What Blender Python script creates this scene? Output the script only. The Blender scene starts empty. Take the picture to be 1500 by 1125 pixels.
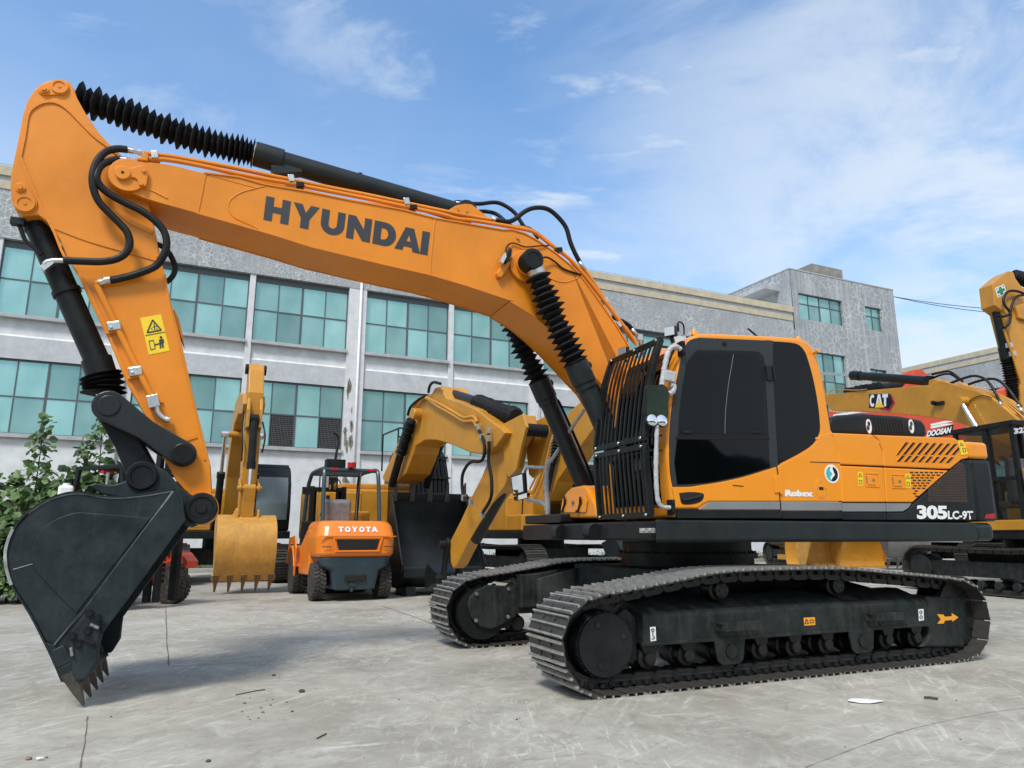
import bpy, bmesh, math, random
from mathutils import Vector, Matrix
random.seed(7)
sc = bpy.context.scene
COL = sc.collection
PI = math.pi
F = 1050.0
TH = math.radians(12.0)
H = 1.18

# ------------------------------------------------------------------ camera
cam_d = bpy.data.cameras.new('camera')
cam_d.sensor_width = 36.0
cam_d.lens = F / 1500.0 * 36.0
cam_d.clip_start = 0.05
cam_d.clip_end = 3000.0
cam = bpy.data.objects.new('camera', cam_d)
cam.location = (0, 0, H)
cam.rotation_euler = (math.radians(90) + TH, 0, 0)
COL.objects.link(cam)
sc.camera = cam

def ray(x, y):
    u = (x - 750.0) / F
    v = (562.5 - y) / F
    c, s = math.cos(TH), math.sin(TH)
    return Vector((u, c - s * v, s + c * v))

def ground(x, y, z=0.0):
    r = ray(x, y)
    return Vector((0, 0, H)) + r * ((z - H) / r.z)

class Fr:
    """a machine's own frame: X forward, Y to its left, Z up, measured in metres from its base"""
    def __init__(s, ox, oy, deg):
        s.a = math.radians(180 + deg)
        s.o = Vector((ox, oy, 0))
        s.x = Vector((math.cos(s.a), math.sin(s.a), 0))
        s.y = Vector((-math.sin(s.a), math.cos(s.a), 0))
    def p(s, px, py, Y):
        r = ray(px, py)
        c = Vector((0, 0, H))
        t = (Y - (c - s.o).dot(s.y)) / r.dot(s.y)
        w = c + r * t - s.o
        return Vector((w.dot(s.x), Y, w.z))
    def px(s, px, py, X):
        r = ray(px, py)
        c = Vector((0, 0, H))
        t = (X - (c - s.o).dot(s.x)) / r.dot(s.x)
        w = c + r * t - s.o
        return Vector((X, w.dot(s.y), w.z))
    def xz(s, pts, Y):
        out = []
        for q in pts:
            v = s.p(q[0], q[1], Y)
            out.append((v.x, v.z))
        return out

def Q(ox, oy, sc_, pts):
    return [(ox + p[0] / sc_, oy + p[1] / sc_) for p in pts]

# ------------------------------------------------------------------ mesh builder
class MB:
    def __init__(s):
        s.bm = bmesh.new()
        s.mi = 0
    def face(s, vs, smooth=False):
        try:
            f = s.bm.faces.new(vs)
            f.material_index = s.mi
            f.smooth = smooth
            return f
        except ValueError:
            return None
    def poly(s, pts, smooth=False):
        return s.face([s.bm.verts.new(p) for p in pts], smooth)
    def extr(s, A, B, smooth=False, caps=True):
        a = [s.bm.verts.new(p) for p in A]
        b = [s.bm.verts.new(p) for p in B]
        n = len(a)
        for i in range(n):
            j = (i + 1) % n
            s.face([a[i], a[j], b[j], b[i]], smooth)
        if caps:
            s.face(a[::-1]); s.face(b)
        return s
    def prism(s, pts, y0, y1, smooth=False):
        return s.extr([(x, y0, z) for x, z in pts], [(x, y1, z) for x, z in pts], smooth)
    def prism_xy(s, pts, z0, z1, smooth=False):
        return s.extr([(x, y, z0) for x, y in pts], [(x, y, z1) for x, y in pts], smooth)
    def box(s, x0, x1, y0, y1, z0, z1):
        return s.prism_xy([(x0, y0), (x1, y0), (x1, y1), (x0, y1)], z0, z1)
    def obox(s, c, sx, sy, sz, M=None):
        c = Vector(c)
        M = M or Matrix.Identity(3)
        P = []
        for dz in (-1, 1):
            P.append([c + M @ Vector((dx * sx / 2, dy * sy / 2, dz * sz / 2)) for dx, dy in ((-1, -1), (1, -1), (1, 1), (-1, 1))])
        return s.extr(P[0], P[1])
    def bar(s, p, q, w, h, up=(0, 0, 1)):
        p, q = Vector(p), Vector(q)
        d = (q - p); L = d.length; d.normalize()
        u = Vector(up)
        sd = d.cross(u)
        if sd.length < 1e-4: sd = d.cross(Vector((0, 1, 0)))
        sd.normalize(); u = sd.cross(d)
        M = Matrix((d, sd, u)).transposed()
        return s.obox((p + q) / 2, L, w, h, M)
    def ring(s, c, d, r, n, ph=0, ref=None):
        d = Vector(d).normalized()
        a = d.cross(ref if ref is not None else Vector((0, 0, 1)))
        if a.length < 1e-3: a = d.cross(Vector((1, 0, 0)))
        a.normalize(); b = d.cross(a)
        return [Vector(c) + (a * math.cos(ph + 2 * PI * i / n) + b * math.sin(ph + 2 * PI * i / n)) * r for i in range(n)]
    def cyl(s, p, q, r, r2=None, n=24, smooth=True, caps=True):
        p, q = Vector(p), Vector(q)
        if r2 is None: r2 = r
        return s.extr(s.ring(p, q - p, r, n), s.ring(q, q - p, r2, n), smooth, caps)
    def vtube(s, pts, rad, n=10, smooth=True, caps=True):
        pts = [Vector(p) for p in pts]
        m = len(pts)
        rings = []
        ref = None
        for i, p in enumerate(pts):
            d = (pts[min(i + 1, m - 1)] - pts[max(i - 1, 0)])
            if d.length < 1e-9: d = Vector((0, 0, 1))
            d.normalize()
            if ref is None:
                ref = d.cross(Vector((0.13, 0.3, 0.95)))
                if ref.length < 1e-3: ref = d.cross(Vector((1, 0, 0)))
            ref = (ref - d * ref.dot(d)).normalized()
            b = d.cross(ref)
            r = rad[i] if isinstance(rad, (list, tuple)) else rad
            rings.append([s.bm.verts.new(p + (ref * math.cos(2 * PI * k / n) + b * math.sin(2 * PI * k / n)) * r) for k in range(n)])
        for i in range(m - 1):
            for k in range(n):
                k2 = (k + 1) % n
                s.face([rings[i][k], rings[i][k2], rings[i + 1][k2], rings[i + 1][k]], smooth)
        if caps:
            s.face(rings[0][::-1]); s.face(rings[-1])
        return s
    def tube(s, pts, r, n=8, sub=6, smooth=True):
        return s.vtube(spline(pts, sub) if sub > 1 else pts, r, n, smooth)
    def lathe(s, c, axis, prof, n=32, smooth=True, ph=0):
        """prof: list of (distance along axis, radius)"""
        axis = Vector(axis).normalized()
        rings = []
        for t, r in prof:
            rings.append([s.bm.verts.new(v) for v in s.ring(Vector(c) + axis * t, axis, max(r, 1e-4), n, ph)])
        for i in range(len(rings) - 1):
            for k in range(n):
                k2 = (k + 1) % n
                s.face([rings[i][k], rings[i][k2], rings[i + 1][k2], rings[i + 1][k]], smooth)
        s.face(rings[0][::-1]); s.face(rings[-1])
        return s
    def strip(s, pts, y0, y1, th):
        """sheet of thickness th following an open XZ line, from y0 to y1"""
        A, B = offset_line(pts, th)
        loop = A + B[::-1]
        n = len(A)
        va = [[s.bm.verts.new((x, y, z)) for (x, z) in A] for y in (y0, y1)]
        vb = [[s.bm.verts.new((x, y, z)) for (x, z) in B] for y in (y0, y1)]
        for i in range(n - 1):
            s.face([va[0][i], va[0][i + 1], va[1][i + 1], va[1][i]], True)
            s.face([vb[1][i], vb[1][i + 1], vb[0][i + 1], vb[0][i]], True)
            s.face([va[0][i + 1], va[0][i], vb[0][i], vb[0][i + 1]])
            s.face([va[1][i], va[1][i + 1], vb[1][i + 1], vb[1][i]])
        s.face([va[0][0], va[1][0], vb[1][0], vb[0][0]])
        s.face([va[1][-1], va[0][-1], vb[0][-1], vb[1][-1]])
        return s
    def build(s, name, mats, parent=None, bevel=0.0, seg=2, rz=None):
        bmesh.ops.recalc_face_normals(s.bm, faces=s.bm.faces[:])
        for e in s.bm.edges:
            if len(e.link_faces) == 2 and e.calc_face_angle(0.0) > 0.62: e.smooth = False
        me = bpy.data.meshes.new(name)
        s.bm.to_mesh(me); s.bm.free()
        if not isinstance(mats, (list, tuple)): mats = [mats]
        for m in mats: me.materials.append(m)
        o = bpy.data.objects.new(name, me)
        COL.objects.link(o)
        if parent is not None: o.parent = parent
        if rz is not None: o.rotation_euler = (0, 0, rz)
        if bevel:
            b = o.modifiers.new('bevel', 'BEVEL')
            b.width = bevel; b.segments = seg; b.limit_method = 'ANGLE'; b.angle_limit = math.radians(35)
        return o

def offset_line(pts, th):
    A, B = [], []
    n = len(pts)
    for i in range(n):
        x0, z0 = pts[max(i - 1, 0)]; x1, z1 = pts[min(i + 1, n - 1)]
        dx, dz = x1 - x0, z1 - z0
        L = math.hypot(dx, dz) or 1
        nx, nz = -dz / L, dx / L
        x, z = pts[i]
        A.append((x, z)); B.append((x + nx * th, z + nz * th))
    return A, B

def spline(pts, sub=6, closed=False):
    P = [Vector(p) for p in pts]
    n = len(P)
    out = []
    rng = range(n) if closed else range(n - 1)
    for i in rng:
        if closed:
            a, b, c, d = P[(i - 1) % n], P[i], P[(i + 1) % n], P[(i + 2) % n]
        else:
            a, b, c, d = P[max(i - 1, 0)], P[i], P[i + 1], P[min(i + 2, n - 1)]
        for k in range(sub):
            t = k / sub
            out.append(0.5 * ((2 * b) + (c - a) * t + (2 * a - 5 * b + 4 * c - d) * t * t + (3 * b - a - 3 * c + d) * t ** 3))
    if not closed: out.append(P[-1].copy())
    return out

def sp2(pts, sub=5, closed=False):
    return [(v.x, v.y) for v in spline([(p[0], p[1], 0) for p in pts], sub, closed)]

def empty(name, loc, rz=0.0):
    o = bpy.data.objects.new(name, None)
    o.empty_display_size = 0.3
    COL.objects.link(o)
    o.location = loc
    o.rotation_euler = (0, 0, rz)
    return o

def tag(o, label, cat, group=None):
    o['label'] = label; o['category'] = cat
    if group: o['group'] = group
    return o

def kind(o, k):
    o['kind'] = k
    return o

def dup(o, parent=None):
    c = o.copy(); COL.objects.link(c)
    if parent is not None: c.parent = parent
    for ch in list(o.children): dup(ch, c)
    return c

def thing(name, label, cat, fr, group=None):
    o = empty(name, fr.o, fr.a)
    return tag(o, label, cat, group)

# ------------------------------------------------------------------ materials
MC = {}
def nodes(name):
    m = bpy.data.materials.new(name)
    m.use_nodes = True
    nt = m.node_tree
    return m, nt, nt.nodes['Principled BSDF']

def rgba(c): return (c[0], c[1], c[2], 1.0)

def mat(name, col, rough=0.5, metal=0.0, var=0.12, scale=3.0, bump=0.0, bscale=40.0, dust=0.0, dustcol=(0.30, 0.28, 0.25), coat=0.0, spec=0.5, rvar=0.1, streak=0.0, gravity=False):
    if name in MC: return MC[name]
    m, nt, b = nodes(name)
    N = nt.nodes; L = nt.links
    tc = N.new('ShaderNodeTexCoord')
    mp = N.new('ShaderNodeMapping'); L.new(tc.outputs['Object'], mp.inputs['Vector'])
    n1 = N.new('ShaderNodeTexNoise'); n1.inputs['Scale'].default_value = scale; n1.inputs['Detail'].default_value = 8; n1.inputs['Roughness'].default_value = 0.62
    L.new(mp.outputs[0], n1.inputs['Vector'])
    mr = N.new('ShaderNodeMapRange'); mr.inputs['From Min'].default_value = 0.3; mr.inputs['From Max'].default_value = 0.7
    mr.inputs['To Min'].default_value = 1 - var; mr.inputs['To Max'].default_value = 1 + var * 0.6
    L.new(n1.outputs['Fac'], mr.inputs['Value'])
    mul = N.new('ShaderNodeVectorMath'); mul.operation = 'SCALE'
    mul.inputs[0].default_value = col[:3]
    L.new(mr.outputs[0], mul.inputs['Scale'])
    out = mul.outputs[0]
    if streak:
        mp2 = N.new('ShaderNodeMapping'); mp2.inputs['Scale'].default_value = (14, 14, 0.8)
        L.new(tc.outputs['Object'], mp2.inputs['Vector'])
        n3 = N.new('ShaderNodeTexNoise'); n3.inputs['Scale'].default_value = 1.6; n3.inputs['Detail'].default_value = 6
        L.new(mp2.outputs[0], n3.inputs['Vector'])
        r3 = N.new('ShaderNodeMapRange'); r3.inputs['From Min'].default_value = 0.5; r3.inputs['From Max'].default_value = 0.8; r3.inputs['To Max'].default_value = streak
        L.new(n3.outputs['Fac'], r3.inputs['Value'])
        mx = N.new('ShaderNodeMix'); mx.data_type = 'RGBA'
        L.new(r3.outputs[0], mx.inputs['Factor']); L.new(out, mx.inputs['A']); mx.inputs['B'].default_value = rgba(dustcol)
        out = mx.outputs['Result']
    if dust:
        n2 = N.new('ShaderNodeTexNoise'); n2.inputs['Scale'].default_value = scale * 2.3; n2.inputs['Detail'].default_value = 10; n2.inputs['Roughness'].default_value = 0.7
        L.new(tc.outputs['Object'], n2.inputs['Vector'])
        r2 = N.new('ShaderNodeMapRange'); r2.inputs['From Min'].default_value = 0.42; r2.inputs['From Max'].default_value = 0.72; r2.inputs['To Max'].default_value = dust
        L.new(n2.outputs['Fac'], r2.inputs['Value'])
        mx = N.new('ShaderNodeMix'); mx.data_type = 'RGBA'
        L.new(r2.outputs[0], mx.inputs['Factor']); L.new(out, mx.inputs['A']); mx.inputs['B'].default_value = rgba(dustcol)
        out = mx.outputs['Result']
    L.new(out, b.inputs['Base Color'])
    rr = N.new('ShaderNodeMapRange'); rr.inputs['From Min'].default_value = 0.3; rr.inputs['From Max'].default_value = 0.7
    rr.inputs['To Min'].default_value = max(0.02, rough - rvar); rr.inputs['To Max'].default_value = min(1, rough + rvar)
    L.new(n1.outputs['Fac'], rr.inputs['Value']); L.new(rr.outputs[0], b.inputs['Roughness'])
    b.inputs['Metallic'].default_value = metal
    b.inputs['Specular IOR Level'].default_value = spec
    if coat:
        b.inputs['Coat Weight'].default_value = coat; b.inputs['Coat Roughness'].default_value = 0.12
    if bump:
        nb = N.new('ShaderNodeTexNoise'); nb.inputs['Scale'].default_value = bscale; nb.inputs['Detail'].default_value = 6
        L.new(tc.outputs['Object'], nb.inputs['Vector'])
        bp = N.new('ShaderNodeBump'); bp.inputs['Strength'].default_value = bump; bp.inputs['Distance'].default_value = 0.01
        L.new(nb.outputs['Fac'], bp.inputs['Height']); L.new(bp.outputs[0], b.inputs['Normal'])
    MC[name] = m
    return m

M_OR = mat('orange_paint', (0.75, 0.245, 0.012), 0.40, spec=0.35, var=0.13, scale=1.6, bump=0.14, bscale=9, coat=0.10, streak=0.14, dust=0.20, dustcol=(0.50, 0.19, 0.035))
M_ORD = mat('orange_paint_panels', (0.82, 0.28, 0.010), 0.28, spec=0.4, var=0.06, scale=1.0, bump=0.05, bscale=7, coat=0.25, streak=0.06, dust=0.08, dustcol=(0.5, 0.3, 0.15))
M_YE = mat('worn_yellow_paint', (0.54, 0.245, 0.020), 0.42, var=0.15, scale=2.0, bump=0.12, bscale=14, dust=0.22, dustcol=(0.25, 0.14, 0.05), coat=0.1)
M_YB = mat('worn_bucket_yellow', (0.58, 0.29, 0.045), 0.55, var=0.22, scale=3.0, bump=0.2, bscale=24, dust=0.35, dustcol=(0.22, 0.13, 0.06), streak=0.45)
M_RED = mat('faded_red_paint', (0.62, 0.065, 0.018), 0.4, var=0.12, scale=2.0, coat=0.1)
M_BK = mat('black_paint', (0.009, 0.011, 0.012), 0.40, spec=0.24, var=0.2, scale=2.0, bump=0.06, bscale=20, dust=0.12, dustcol=(0.09, 0.085, 0.08))
M_GB = mat('charcoal_paint', (0.014, 0.019, 0.021), 0.42, spec=0.25, var=0.18, scale=1.5, bump=0.08, bscale=12, dust=0.10, dustcol=(0.12, 0.115, 0.10), coat=0.1)
M_UC = mat('undercarriage_paint', (0.011, 0.016, 0.016), 0.55, spec=0.22, var=0.25, scale=2.5, bump=0.15, bscale=26, dust=0.35, dustcol=(0.085, 0.082, 0.072), streak=0.3)
M_BKT = mat('bucket_paint', (0.014, 0.022, 0.025), 0.44, spec=0.24, var=0.3, scale=2.2, bump=0.2, bscale=16, dust=0.30, streak=0.12, dustcol=(0.085, 0.09, 0.09))
M_TIP = mat('worn_tooth_steel', (0.07, 0.066, 0.055), 0.5, metal=0.35, var=0.35, scale=9, bump=0.3, bscale=50, dust=0.5, dustcol=(0.16, 0.14, 0.11))
M_RUST = mat('rusty_tooth_steel', (0.20, 0.105, 0.05), 0.7, metal=0.1, var=0.4, scale=10, bump=0.3, bscale=60, dust=0.4, dustcol=(0.35, 0.2, 0.08))
M_SCR = mat('scraped_steel', (0.42, 0.42, 0.42), 0.45, metal=0.6, var=0.4, scale=14, bump=0.2, bscale=40)
M_SHOE = mat('track_shoe_steel', (0.060, 0.057, 0.052), 0.48, metal=0.35, var=0.35, scale=6, bump=0.25, bscale=45, dust=0.45, dustcol=(0.085, 0.078, 0.066))
M_SHG = mat('polished_grouser_steel', (0.46, 0.445, 0.41), 0.36, metal=0.55, var=0.35, scale=10, bump=0.2, bscale=60, dust=0.22, dustcol=(0.10, 0.09, 0.075))
M_LINK = mat('greasy_track_links', (0.012, 0.012, 0.012), 0.40, metal=0.3, var=0.4, scale=12, dust=0.25, dustcol=(0.06, 0.055, 0.05), bump=0.2)
M_RUB = mat('black_rubber', (0.008, 0.008, 0.009), 0.55, spec=0.3, var=0.2, scale=12, bump=0.15, bscale=70)
M_BEL = mat('black_bellows_fabric', (0.007, 0.007, 0.008), 0.72, var=0.2, scale=8, bump=0.3, bscale=90, spec=0.3)
M_TYRE = mat('dusty_tyre_rubber', (0.045, 0.042, 0.040), 0.85, var=0.3, scale=8, bump=0.3, bscale=50, dust=0.6, dustcol=(0.16, 0.14, 0.12), spec=0.2)
M_CHR = mat('chrome', (0.80, 0.80, 0.80), 0.12, metal=1.0, var=0.05, scale=5, rvar=0.03)
M_ZN = mat('zinc_fitting', (0.62, 0.61, 0.57), 0.30, metal=0.9, var=0.15, scale=20, rvar=0.1)
M_WRAP = mat('white_foam_wrap', (0.44, 0.45, 0.46), 0.35, var=0.2, scale=30, bump=0.8, bscale=60)
M_SIL = mat('silver_stripe_film', (0.30, 0.31, 0.31), 0.35, metal=0.5, var=0.05, scale=2)
M_WHT = mat('white_letter_film', (0.78, 0.79, 0.79), 0.4, var=0.03, scale=4)
M_LET = mat('charcoal_letter_paint', (0.030, 0.036, 0.042), 0.45, var=0.1, scale=4)
M_STY = mat('yellow_sticker_film', (0.86, 0.60, 0.02), 0.4, var=0.04, scale=4)
M_STO = mat('orange_sticker_film', (0.86, 0.36, 0.02), 0.4, var=0.04, scale=4)
M_TEAL = mat('teal_sticker_film', (0.06, 0.42, 0.42), 0.4, var=0.04, scale=4)
M_GRN = mat('green_sticker_film', (0.02, 0.20, 0.10), 0.4, var=0.04, scale=4)
M_REDF = mat('red_reflector', (0.42, 0.012, 0.012), 0.25, var=0.05, scale=4)
M_FORK = mat('forklift_orange_paint', (0.86, 0.225, 0.016), 0.34, var=0.06, scale=1.5, bump=0.05, bscale=12, coat=0.3, dust=0.08, dustcol=(0.4, 0.2, 0.1))
M_NAVY = mat('dark_blue_grey_paint', (0.022, 0.048, 0.062), 0.38, var=0.15, scale=2, coat=0.1, dust=0.1, dustcol=(0.1, 0.1, 0.1))
M_SEAT = mat('grey_seat_cover', (0.17, 0.17, 0.17), 0.45, var=0.3, scale=10, bump=0.5, bscale=14)
M_GREY = mat('dull_grey_steel', (0.16, 0.165, 0.165), 0.5, metal=0.3, var=0.3, scale=4, dust=0.3, dustcol=(0.2, 0.19, 0.17))
M_PAP = mat('white_paper', (0.72, 0.72, 0.70), 0.8, var=0.05, scale=10)
M_PEB = mat('broken_brick_crumb', (0.22, 0.15, 0.10), 0.9, var=0.4, scale=20)
M_TWIG = mat('dry_twig', (0.08, 0.06, 0.045), 0.9, var=0.3, scale=20)

def glass_dark(name, col, rough=0.06, spec_=0.34):
    m, nt, b = nodes(name)
    b.inputs['Base Color'].default_value = rgba(col)
    b.inputs['Roughness'].default_value = rough
    b.inputs['Specular IOR Level'].default_value = spec_
    b.inputs['Coat Weight'].default_value = 0.0
    b.inputs['Coat Roughness'].default_value = 0.02
    N, L = nt.nodes, nt.links
    tc = N.new('ShaderNodeTexCoord')
    nb = N.new('ShaderNodeTexNoise'); nb.inputs['Scale'].default_value = 1.3
    L.new(tc.outputs['Object'], nb.inputs['Vector'])
    bp = N.new('ShaderNodeBump'); bp.inputs['Strength'].default_value = 0.10; bp.inputs['Distance'].default_value = 0.05
    L.new(nb.outputs['Fac'], bp.inputs['Height']); L.new(bp.outputs[0], b.inputs['Normal'])
    return m
M_GL = glass_dark('tinted_cab_glass', (0.0015, 0.002, 0.0025), 0.04, 0.26)
M_GLB = glass_dark('light_cab_glass', (0.16, 0.20, 0.21), 0.08)

def mirror_mat():
    m, nt, b = nodes('mirror_glass')
    b.inputs['Base Color'].default_value = (0.85, 0.87, 0.88, 1)
    b.inputs['Metallic'].default_value = 1.0
    b.inputs['Roughness'].default_value = 0.02
    return m
M_MIR = mirror_mat()
def lens_mat():
    m, nt, b = nodes('clear_lamp_lens')
    b.inputs['Base Color'].default_value = (0.62, 0.62, 0.60, 1)
    b.inputs['Metallic'].default_value = 0.6
    b.inputs['Roughness'].default_value = 0.15
    return m
M_LENS = lens_mat()

def window_glass():
    m, nt, b = nodes('teal_window_glass')
    N, L = nt.nodes, nt.links
    tc = N.new('ShaderNodeTexCoord')
    mp = N.new('ShaderNodeMapping'); mp.inputs['Scale'].default_value = (1, 1, 0.6)
    L.new(tc.outputs['Object'], mp.inputs['Vector'])
    n = N.new('ShaderNodeTexNoise'); n.inputs['Scale'].default_value = 0.9; n.inputs['Detail'].default_value = 5
    L.new(mp.outputs[0], n.inputs['Vector'])
    cr = N.new('ShaderNodeValToRGB')
    cr.color_ramp.elements[0].position = 0.3; cr.color_ramp.elements[0].color = (0.22, 0.43, 0.405, 1)
    cr.color_ramp.elements[1].position = 0.7; cr.color_ramp.elements[1].color = (0.34, 0.56, 0.53, 1)
    L.new(n.outputs['Fac'], cr.inputs[0])
    oi = N.new('ShaderNodeNewGeometry'); ob = N.new('ShaderNodeObjectInfo')
    ad = N.new('ShaderNodeMath'); ad.operation = 'ADD'; L.new(oi.outputs['Random Per Island'], ad.inputs[0]); L.new(ob.outputs['Random'], ad.inputs[1])
    fr_ = N.new('ShaderNodeMath'); fr_.operation = 'FRACT'; L.new(ad.outputs[0], fr_.inputs[0])
    mr = N.new('ShaderNodeMapRange'); mr.inputs['To Min'].default_value = 0.62; mr.inputs['To Max'].default_value = 1.15; L.new(fr_.outputs[0], mr.inputs['Value'])
    sc_ = N.new('ShaderNodeVectorMath'); sc_.operation = 'SCALE'; L.new(cr.outputs[0], sc_.inputs[0]); L.new(mr.outputs[0], sc_.inputs['Scale'])
    L.new(sc_.outputs[0], b.inputs['Base Color'])
    b.inputs['Roughness'].default_value = 0.07
    b.inputs['Metallic'].default_value = 0.55
    b.inputs['Specular IOR Level'].default_value = 0.5
    nb = N.new('ShaderNodeTexNoise'); nb.inputs['Scale'].default_value = 0.7
    L.new(tc.outputs['Object'], nb.inputs['Vector'])
    bp = N.new('ShaderNodeBump'); bp.inputs['Strength'].default_value = 0.12; bp.inputs['Distance'].default_value = 0.05
    L.new(nb.outputs['Fac'], bp.inputs['Height']); L.new(bp.outputs[0], b.inputs['Normal'])
    return m
M_WIN = window_glass()
M_WFR = mat('window_frame_metal', (0.085, 0.10, 0.11), 0.45, var=0.1, scale=3)
M_REV = mat('dark_window_reveal', (0.055, 0.062, 0.070), 0.7, var=0.15, scale=3)
M_DARK = mat('dark_interior', (0.012, 0.012, 0.012), 0.9, var=0.1)

def plaster(name, base, vein, amount, vscale=1.9, streaks=0.25):
    m, nt, b = nodes(name)
    N, L = nt.nodes, nt.links
    tc = N.new('ShaderNodeTexCoord')
    # distort coordinates so that the crack veins wander
    nd = N.new('ShaderNodeTexNoise'); nd.inputs['Scale'].default_value = 1.3; nd.inputs['Detail'].default_value = 4
    L.new(tc.outputs['Object'], nd.inputs['Vector'])
    sub = N.new('ShaderNodeVectorMath'); sub.operation = 'MULTIPLY_ADD'
    sub.inputs[1].default_value = (0.55, 0.55, 0.55)
    L.new(nd.outputs['Color'], sub.inputs[0]); L.new(tc.outputs['Object'], sub.inputs[2])
    v = N.new('ShaderNodeTexVoronoi'); v.feature = 'DISTANCE_TO_EDGE'; v.inputs['Scale'].default_value = vscale
    L.new(sub.outputs[0], v.inputs['Vector'])
    r = N.new('ShaderNodeMapRange'); r.inputs['From Min'].default_value = 0.0; r.inputs['From Max'].default_value = 0.075
    r.inputs['To Min'].default_value = 1.0; r.inputs['To Max'].default_value = 0.0
    L.new(v.outputs['Distance'], r.inputs['Value'])
    nm = N.new('ShaderNodeTexNoise'); nm.inputs['Scale'].default_value = 0.45; nm.inputs['Detail'].default_value = 5
    L.new(tc.outputs['Object'], nm.inputs['Vector'])
    rm = N.new('ShaderNodeMapRange'); rm.inputs['From Min'].default_value = 0.35; rm.inputs['From Max'].default_value = 0.6; rm.inputs['To Max'].default_value = amount
    L.new(nm.outputs['Fac'], rm.inputs['Value'])
    mm = N.new('ShaderNodeMath'); mm.operation = 'MULTIPLY'
    L.new(r.outputs[0], mm.inputs[0]); L.new(rm.outputs[0], mm.inputs[1])
    # vertical rain streaks
    mp = N.new('ShaderNodeMapping'); mp.inputs['Scale'].default_value = (3.2, 3.2, 0.22)
    L.new(tc.outputs['Object'], mp.inputs['Vector'])
    ns = N.new('ShaderNodeTexNoise'); ns.inputs['Scale'].default_value = 1.0; ns.inputs['Detail'].default_value = 7; ns.inputs['Roughness'].default_value = 0.65
    L.new(mp.outputs[0], ns.inputs['Vector'])
    rs = N.new('ShaderNodeMapRange'); rs.inputs['From Min'].default_value = 0.48; rs.inputs['From Max'].default_value = 0.75; rs.inputs['To Max'].default_value = streaks
    L.new(ns.outputs['Fac'], rs.inputs['Value'])
    mxf = N.new('ShaderNodeMath'); mxf.operation = 'MAXIMUM'
    L.new(mm.outputs[0], mxf.inputs[0]); L.new(rs.outputs[0], mxf.inputs[1])
    # base mottling
    nb = N.new('ShaderNodeTexNoise'); nb.inputs['Scale'].default_value = 2.2; nb.inputs['Detail'].default_value = 9; nb.inputs['Roughness'].default_value = 0.7
    L.new(tc.outputs['Object'], nb.inputs['Vector'])
    cr = N.new('ShaderNodeValToRGB')
    cr.color_ramp.elements[0].position = 0.3; cr.color_ramp.elements[0].color = (base[0] * 0.8, base[1] * 0.8, base[2] * 0.82, 1)
    cr.color_ramp.elements[1].position = 0.7; cr.color_ramp.elements[1].color = (base[0] * 1.1, base[1] * 1.1, base[2] * 1.08, 1)
    L.new(nb.outputs['Fac'], cr.inputs[0])
    mx = N.new('ShaderNodeMix'); mx.data_type = 'RGBA'
    L.new(mxf.outputs[0], mx.inputs['Factor']); L.new(cr.outputs[0], mx.inputs['A']); mx.inputs['B'].default_value = rgba(vein)
    L.new(mx.outputs['Result'], b.inputs['Base Color'])
    b.inputs['Roughness'].default_value = 0.88
    bp = N.new('ShaderNodeBump'); bp.inputs['Strength'].default_value = 0.15; bp.inputs['Distance'].default_value = 0.02
    L.new(nb.outputs['Fac'], bp.inputs['Height']); L.new(bp.outputs[0], b.inputs['Normal'])
    return m
M_PLV = plaster('crazed_grey_plaster', (0.32, 0.335, 0.35), (0.62, 0.65, 0.65), 1.0, 5.0, 0.35)
M_PLW = plaster('weathered_tower_plaster', (0.30, 0.315, 0.335), (0.64, 0.67, 0.67), 0.9, 2.4, 0.7)
M_PLS = plaster('smooth_grey_render', (0.67, 0.69, 0.70), (0.76, 0.78, 0.78), 0.0, 1.0, 0.3)
M_PLM = plaster('grey_band_render', (0.50, 0.52, 0.54), (0.62, 0.64, 0.65), 0.25, 3.0, 0.3)
M_PIL = plaster('pale_pillar_render', (0.64, 0.65, 0.67), (0.74, 0.74, 0.74), 0.0, 1.0, 0.4)
M_CRM = plaster('cream_band_paint', (0.54, 0.47, 0.34), (0.33, 0.32, 0.28), 0.0, 1.0, 0.5)
M_SILL = plaster('grey_sill_concrete', (0.42, 0.43, 0.44), (0.30, 0.30, 0.29), 0.0, 1.0, 0.4)
M_ASB = plaster('tarnished_tank_panels', (0.24, 0.225, 0.20), (0.36, 0.34, 0.30), 0.0, 1.0, 0.4)

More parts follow.
